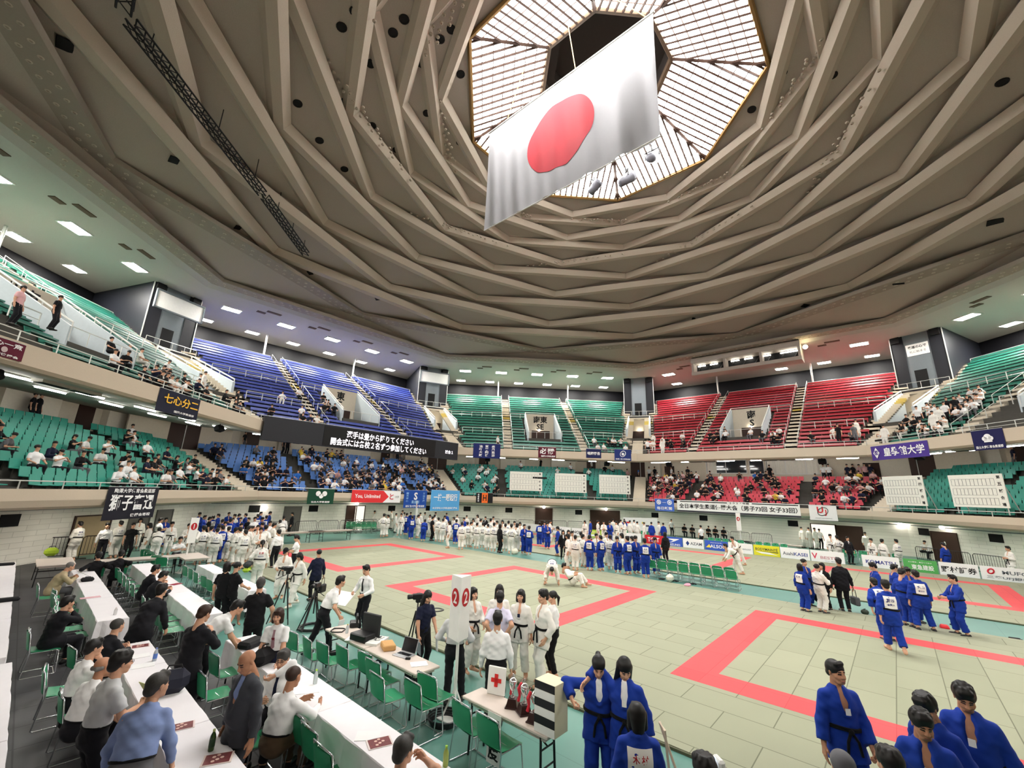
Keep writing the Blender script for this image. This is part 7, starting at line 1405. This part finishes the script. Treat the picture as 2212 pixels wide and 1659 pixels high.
upper(135, range(0, 5), -12.0, 2.0, 30, ('black', 'black', 'navy', 'white', 'gi'), 'upper green stand at the left', .15); upper(90, range(0, 6), 5.5, 12.0, 18, ('black', 'navy', 'black', 'white', 'gi'), 'upper blue stand', .15); upper(90, range(4, 8), 2.8, 5.0, 6, ('white', 'black'), 'upper blue stand'); upper(45, range(0, 2), 4.8, 6.0, 2, ('white',), 'upper green stand in the middle', 1); upper(45, range(0, 3), -12, -6.5, 9, ('white', 'white', 'black'), 'upper green stand in the middle')
upper(0, range(0, 4), 6.3, 11.5, 22, ('gi', 'gi', 'white', 'black'), 'upper red stand', .25); upper(0, range(1, 5), 1.5, 5.0, 12, ('white', 'black', 'white'), 'upper red stand'); upper(0, range(1, 5), -4.8, 0, 8, ('black', 'white'), 'upper red stand'); upper(0, range(0, 3), -12, -6.4, 7, ('black', 'gi', 'grey'), 'upper red stand', .3)
upper(315, range(0, 6), 5.8, 12.5, 40, ('white', 'gi', 'white', 'black'), 'upper green stand at the right', .2); upper(315, range(3, 8), 4.0, 9, 12, ('white', 'gi'), 'upper green stand at the right', .3)
for (u, v, d, ap, c, j, wh) in ((22, 680, 135, 33.0, 'pink', 0, 'at the upper green stairs'), (108, 690, 135, 33.6, 'black', 0, 'standing before the pale pod wall')):
    s, z = facehit(u, v+22, d, ap); addp(fpt(d, ap, s, z), d+200, STN[j], c, 'suit', wh)
for d, ap, lst in ((135, 41.2, ((60, 905, 'black'), (72, 912, 'black'))), (45, 42.3, ((963, 990, 'grey'), (985, 985, 'white'), (1012, 1000, 'white'), (1052, 1002, 'black'), (1168, 1010, 'black'), (1194, 1018, 'black'), (1278, 1012, 'white'), (1312, 1010, 'black'), (1324, 1008, 'blue'), (1344, 1012, 'grey'), (1358, 1012, 'grey'))), (0, 39.0, ((1378, 1020, 'blue'), (1402, 1014, 'white'), (1414, 1014, 'black'), (1450, 1010, 'white'), (1485, 1012, 'black'), (1664, 1030, 'black'), (1778, 1010, 'white'), (1790, 1014, 'white'), (1830, 1012, 'navy'), (1842, 1012, 'black'), (1856, 1014, 'pink'), (1868, 1014, 'pink'), (1880, 1014, 'navy'))), (90, 41.2, ((612, 960, 'black'), (622, 958, 'black'), (858, 990, 'black'), (530, 940, 'black'))), (315, 41.0, ((2195, 1005, 'navy'), (2010, 1005, 'white')))):
    for u, v, c in lst:
        s, z = facehit(u, v, d, ap); addp(fpt(d, ap, s, Z_L+nl(d)*RISE_L), d+180+rnd.uniform(-60, 60), STN[0], c, None, 'on the walkway behind the %s stand' % SIDE[d])
people.sort(key=lambda t: t[0]); cnt = {}; allow = 312-len(NEAR); ranked = sorted([t[0] for t in people]+[t[0] for t in CQ])[allow]; NTH = sum(1 for t in people if t[0] < ranked)
for t in CQ:
    if t[0] < ranked: crowd_person(*t[1:])
    else:
        k = t[1]; kk = {'W': ('gi', 'gi_white', 1), 'w': ('gi', 'gi_white', 1), 'B': ('giblue', 'gi_blue', 1), 'b': ('giblue', 'gi_blue', 1), 'k': ('black', 'suit', 0), 's': ('white', 'suit', 0), 'n': ('black', 'black', 0), 'g': ('green', 'suit', 0), 'V': ('gi', 'gi_white', 1), 'U': ('giblue', 'gi_blue', 1), 'G': ('gi', 'gi_white', 1)}
        if k in kk: addp((t[2], t[3], t[4]), t[5], STN[kk[k][2]], kk[k][0], kk[k][1])
        else: addp((t[2], t[3], t[4]), t[5], SPEC[1], 'white' if k == 'S' else 'black', 'suit')
for dist, P, face, me, tc, bc, wh in people[:NTH]:
    o = bpy.data.objects.new('person', me); COL.objects.link(o); o.location = P; o.rotation_euler.z = math.radians(face-90); sc_ = rnd.uniform(.95, 1.02); o.scale = (sc_,)*3
    paint(o, {1: TOPC[tc], 2: C_[bc]}); key = (tc, wh); cnt[key] = cnt.get(key, 0)+1; cname = {'gi': 'white judo uniform'}.get(tc, tc+' top')
    tag(o, 'spectator in %s, %s nearest such one, %s' % (cname, ordn(cnt[key]), wh), 'person', 'spectators in the stands')
mats_l = [MATS['skin_tone'], HAIRC['black'], C_['shoe']]; mix = {}
def mslot(m):
    if m.name not in mix: mix[m.name] = len(mats_l); mats_l.append(m)
    return mix[m.name]
cache = {}
def arr(me):
    if me.name not in cache:
        v = np.empty(len(me.vertices)*3, np.float32); me.vertices.foreach_get('co', v); l = np.empty(len(me.loops), np.int32); me.loops.foreach_get('vertex_index', l); m = np.empty(len(me.polygons), np.int32); me.polygons.foreach_get('material_index', m); cache[me.name] = (v.reshape(-1, 3), l.reshape(-1, 4), m)
    return cache[me.name]
Vs, Fs, Ms, n = [], [], [], 0
for dist, P, face, me, tc, bc, wh in people[NTH:]:
    v, f, m = arr(me); a = math.radians(face-90); c, s = math.cos(a), math.sin(a); R = np.array([[c, -s, 0], [s, c, 0], [0, 0, 1]])*rnd.uniform(.95, 1.02)
    Vs.append(v @ R.T+np.array(P)); Fs.append(f+n); n += len(v); Ms.append(np.array([0, mslot(TOPC[tc]), mslot(C_[bc]), 1, 2])[m])
o = bpy.data.objects.new('spectators', pmesh('spectators', np.concatenate(Vs), np.concatenate(Fs), mats_l, np.concatenate(Ms))); COL.objects.link(o); tag(o, 'mass of small distant people in the farther stands and far wall', 'crowd', kind='stuff')
print('PEOPLE', len(people), len(NEAR), len(CQ), NTH)
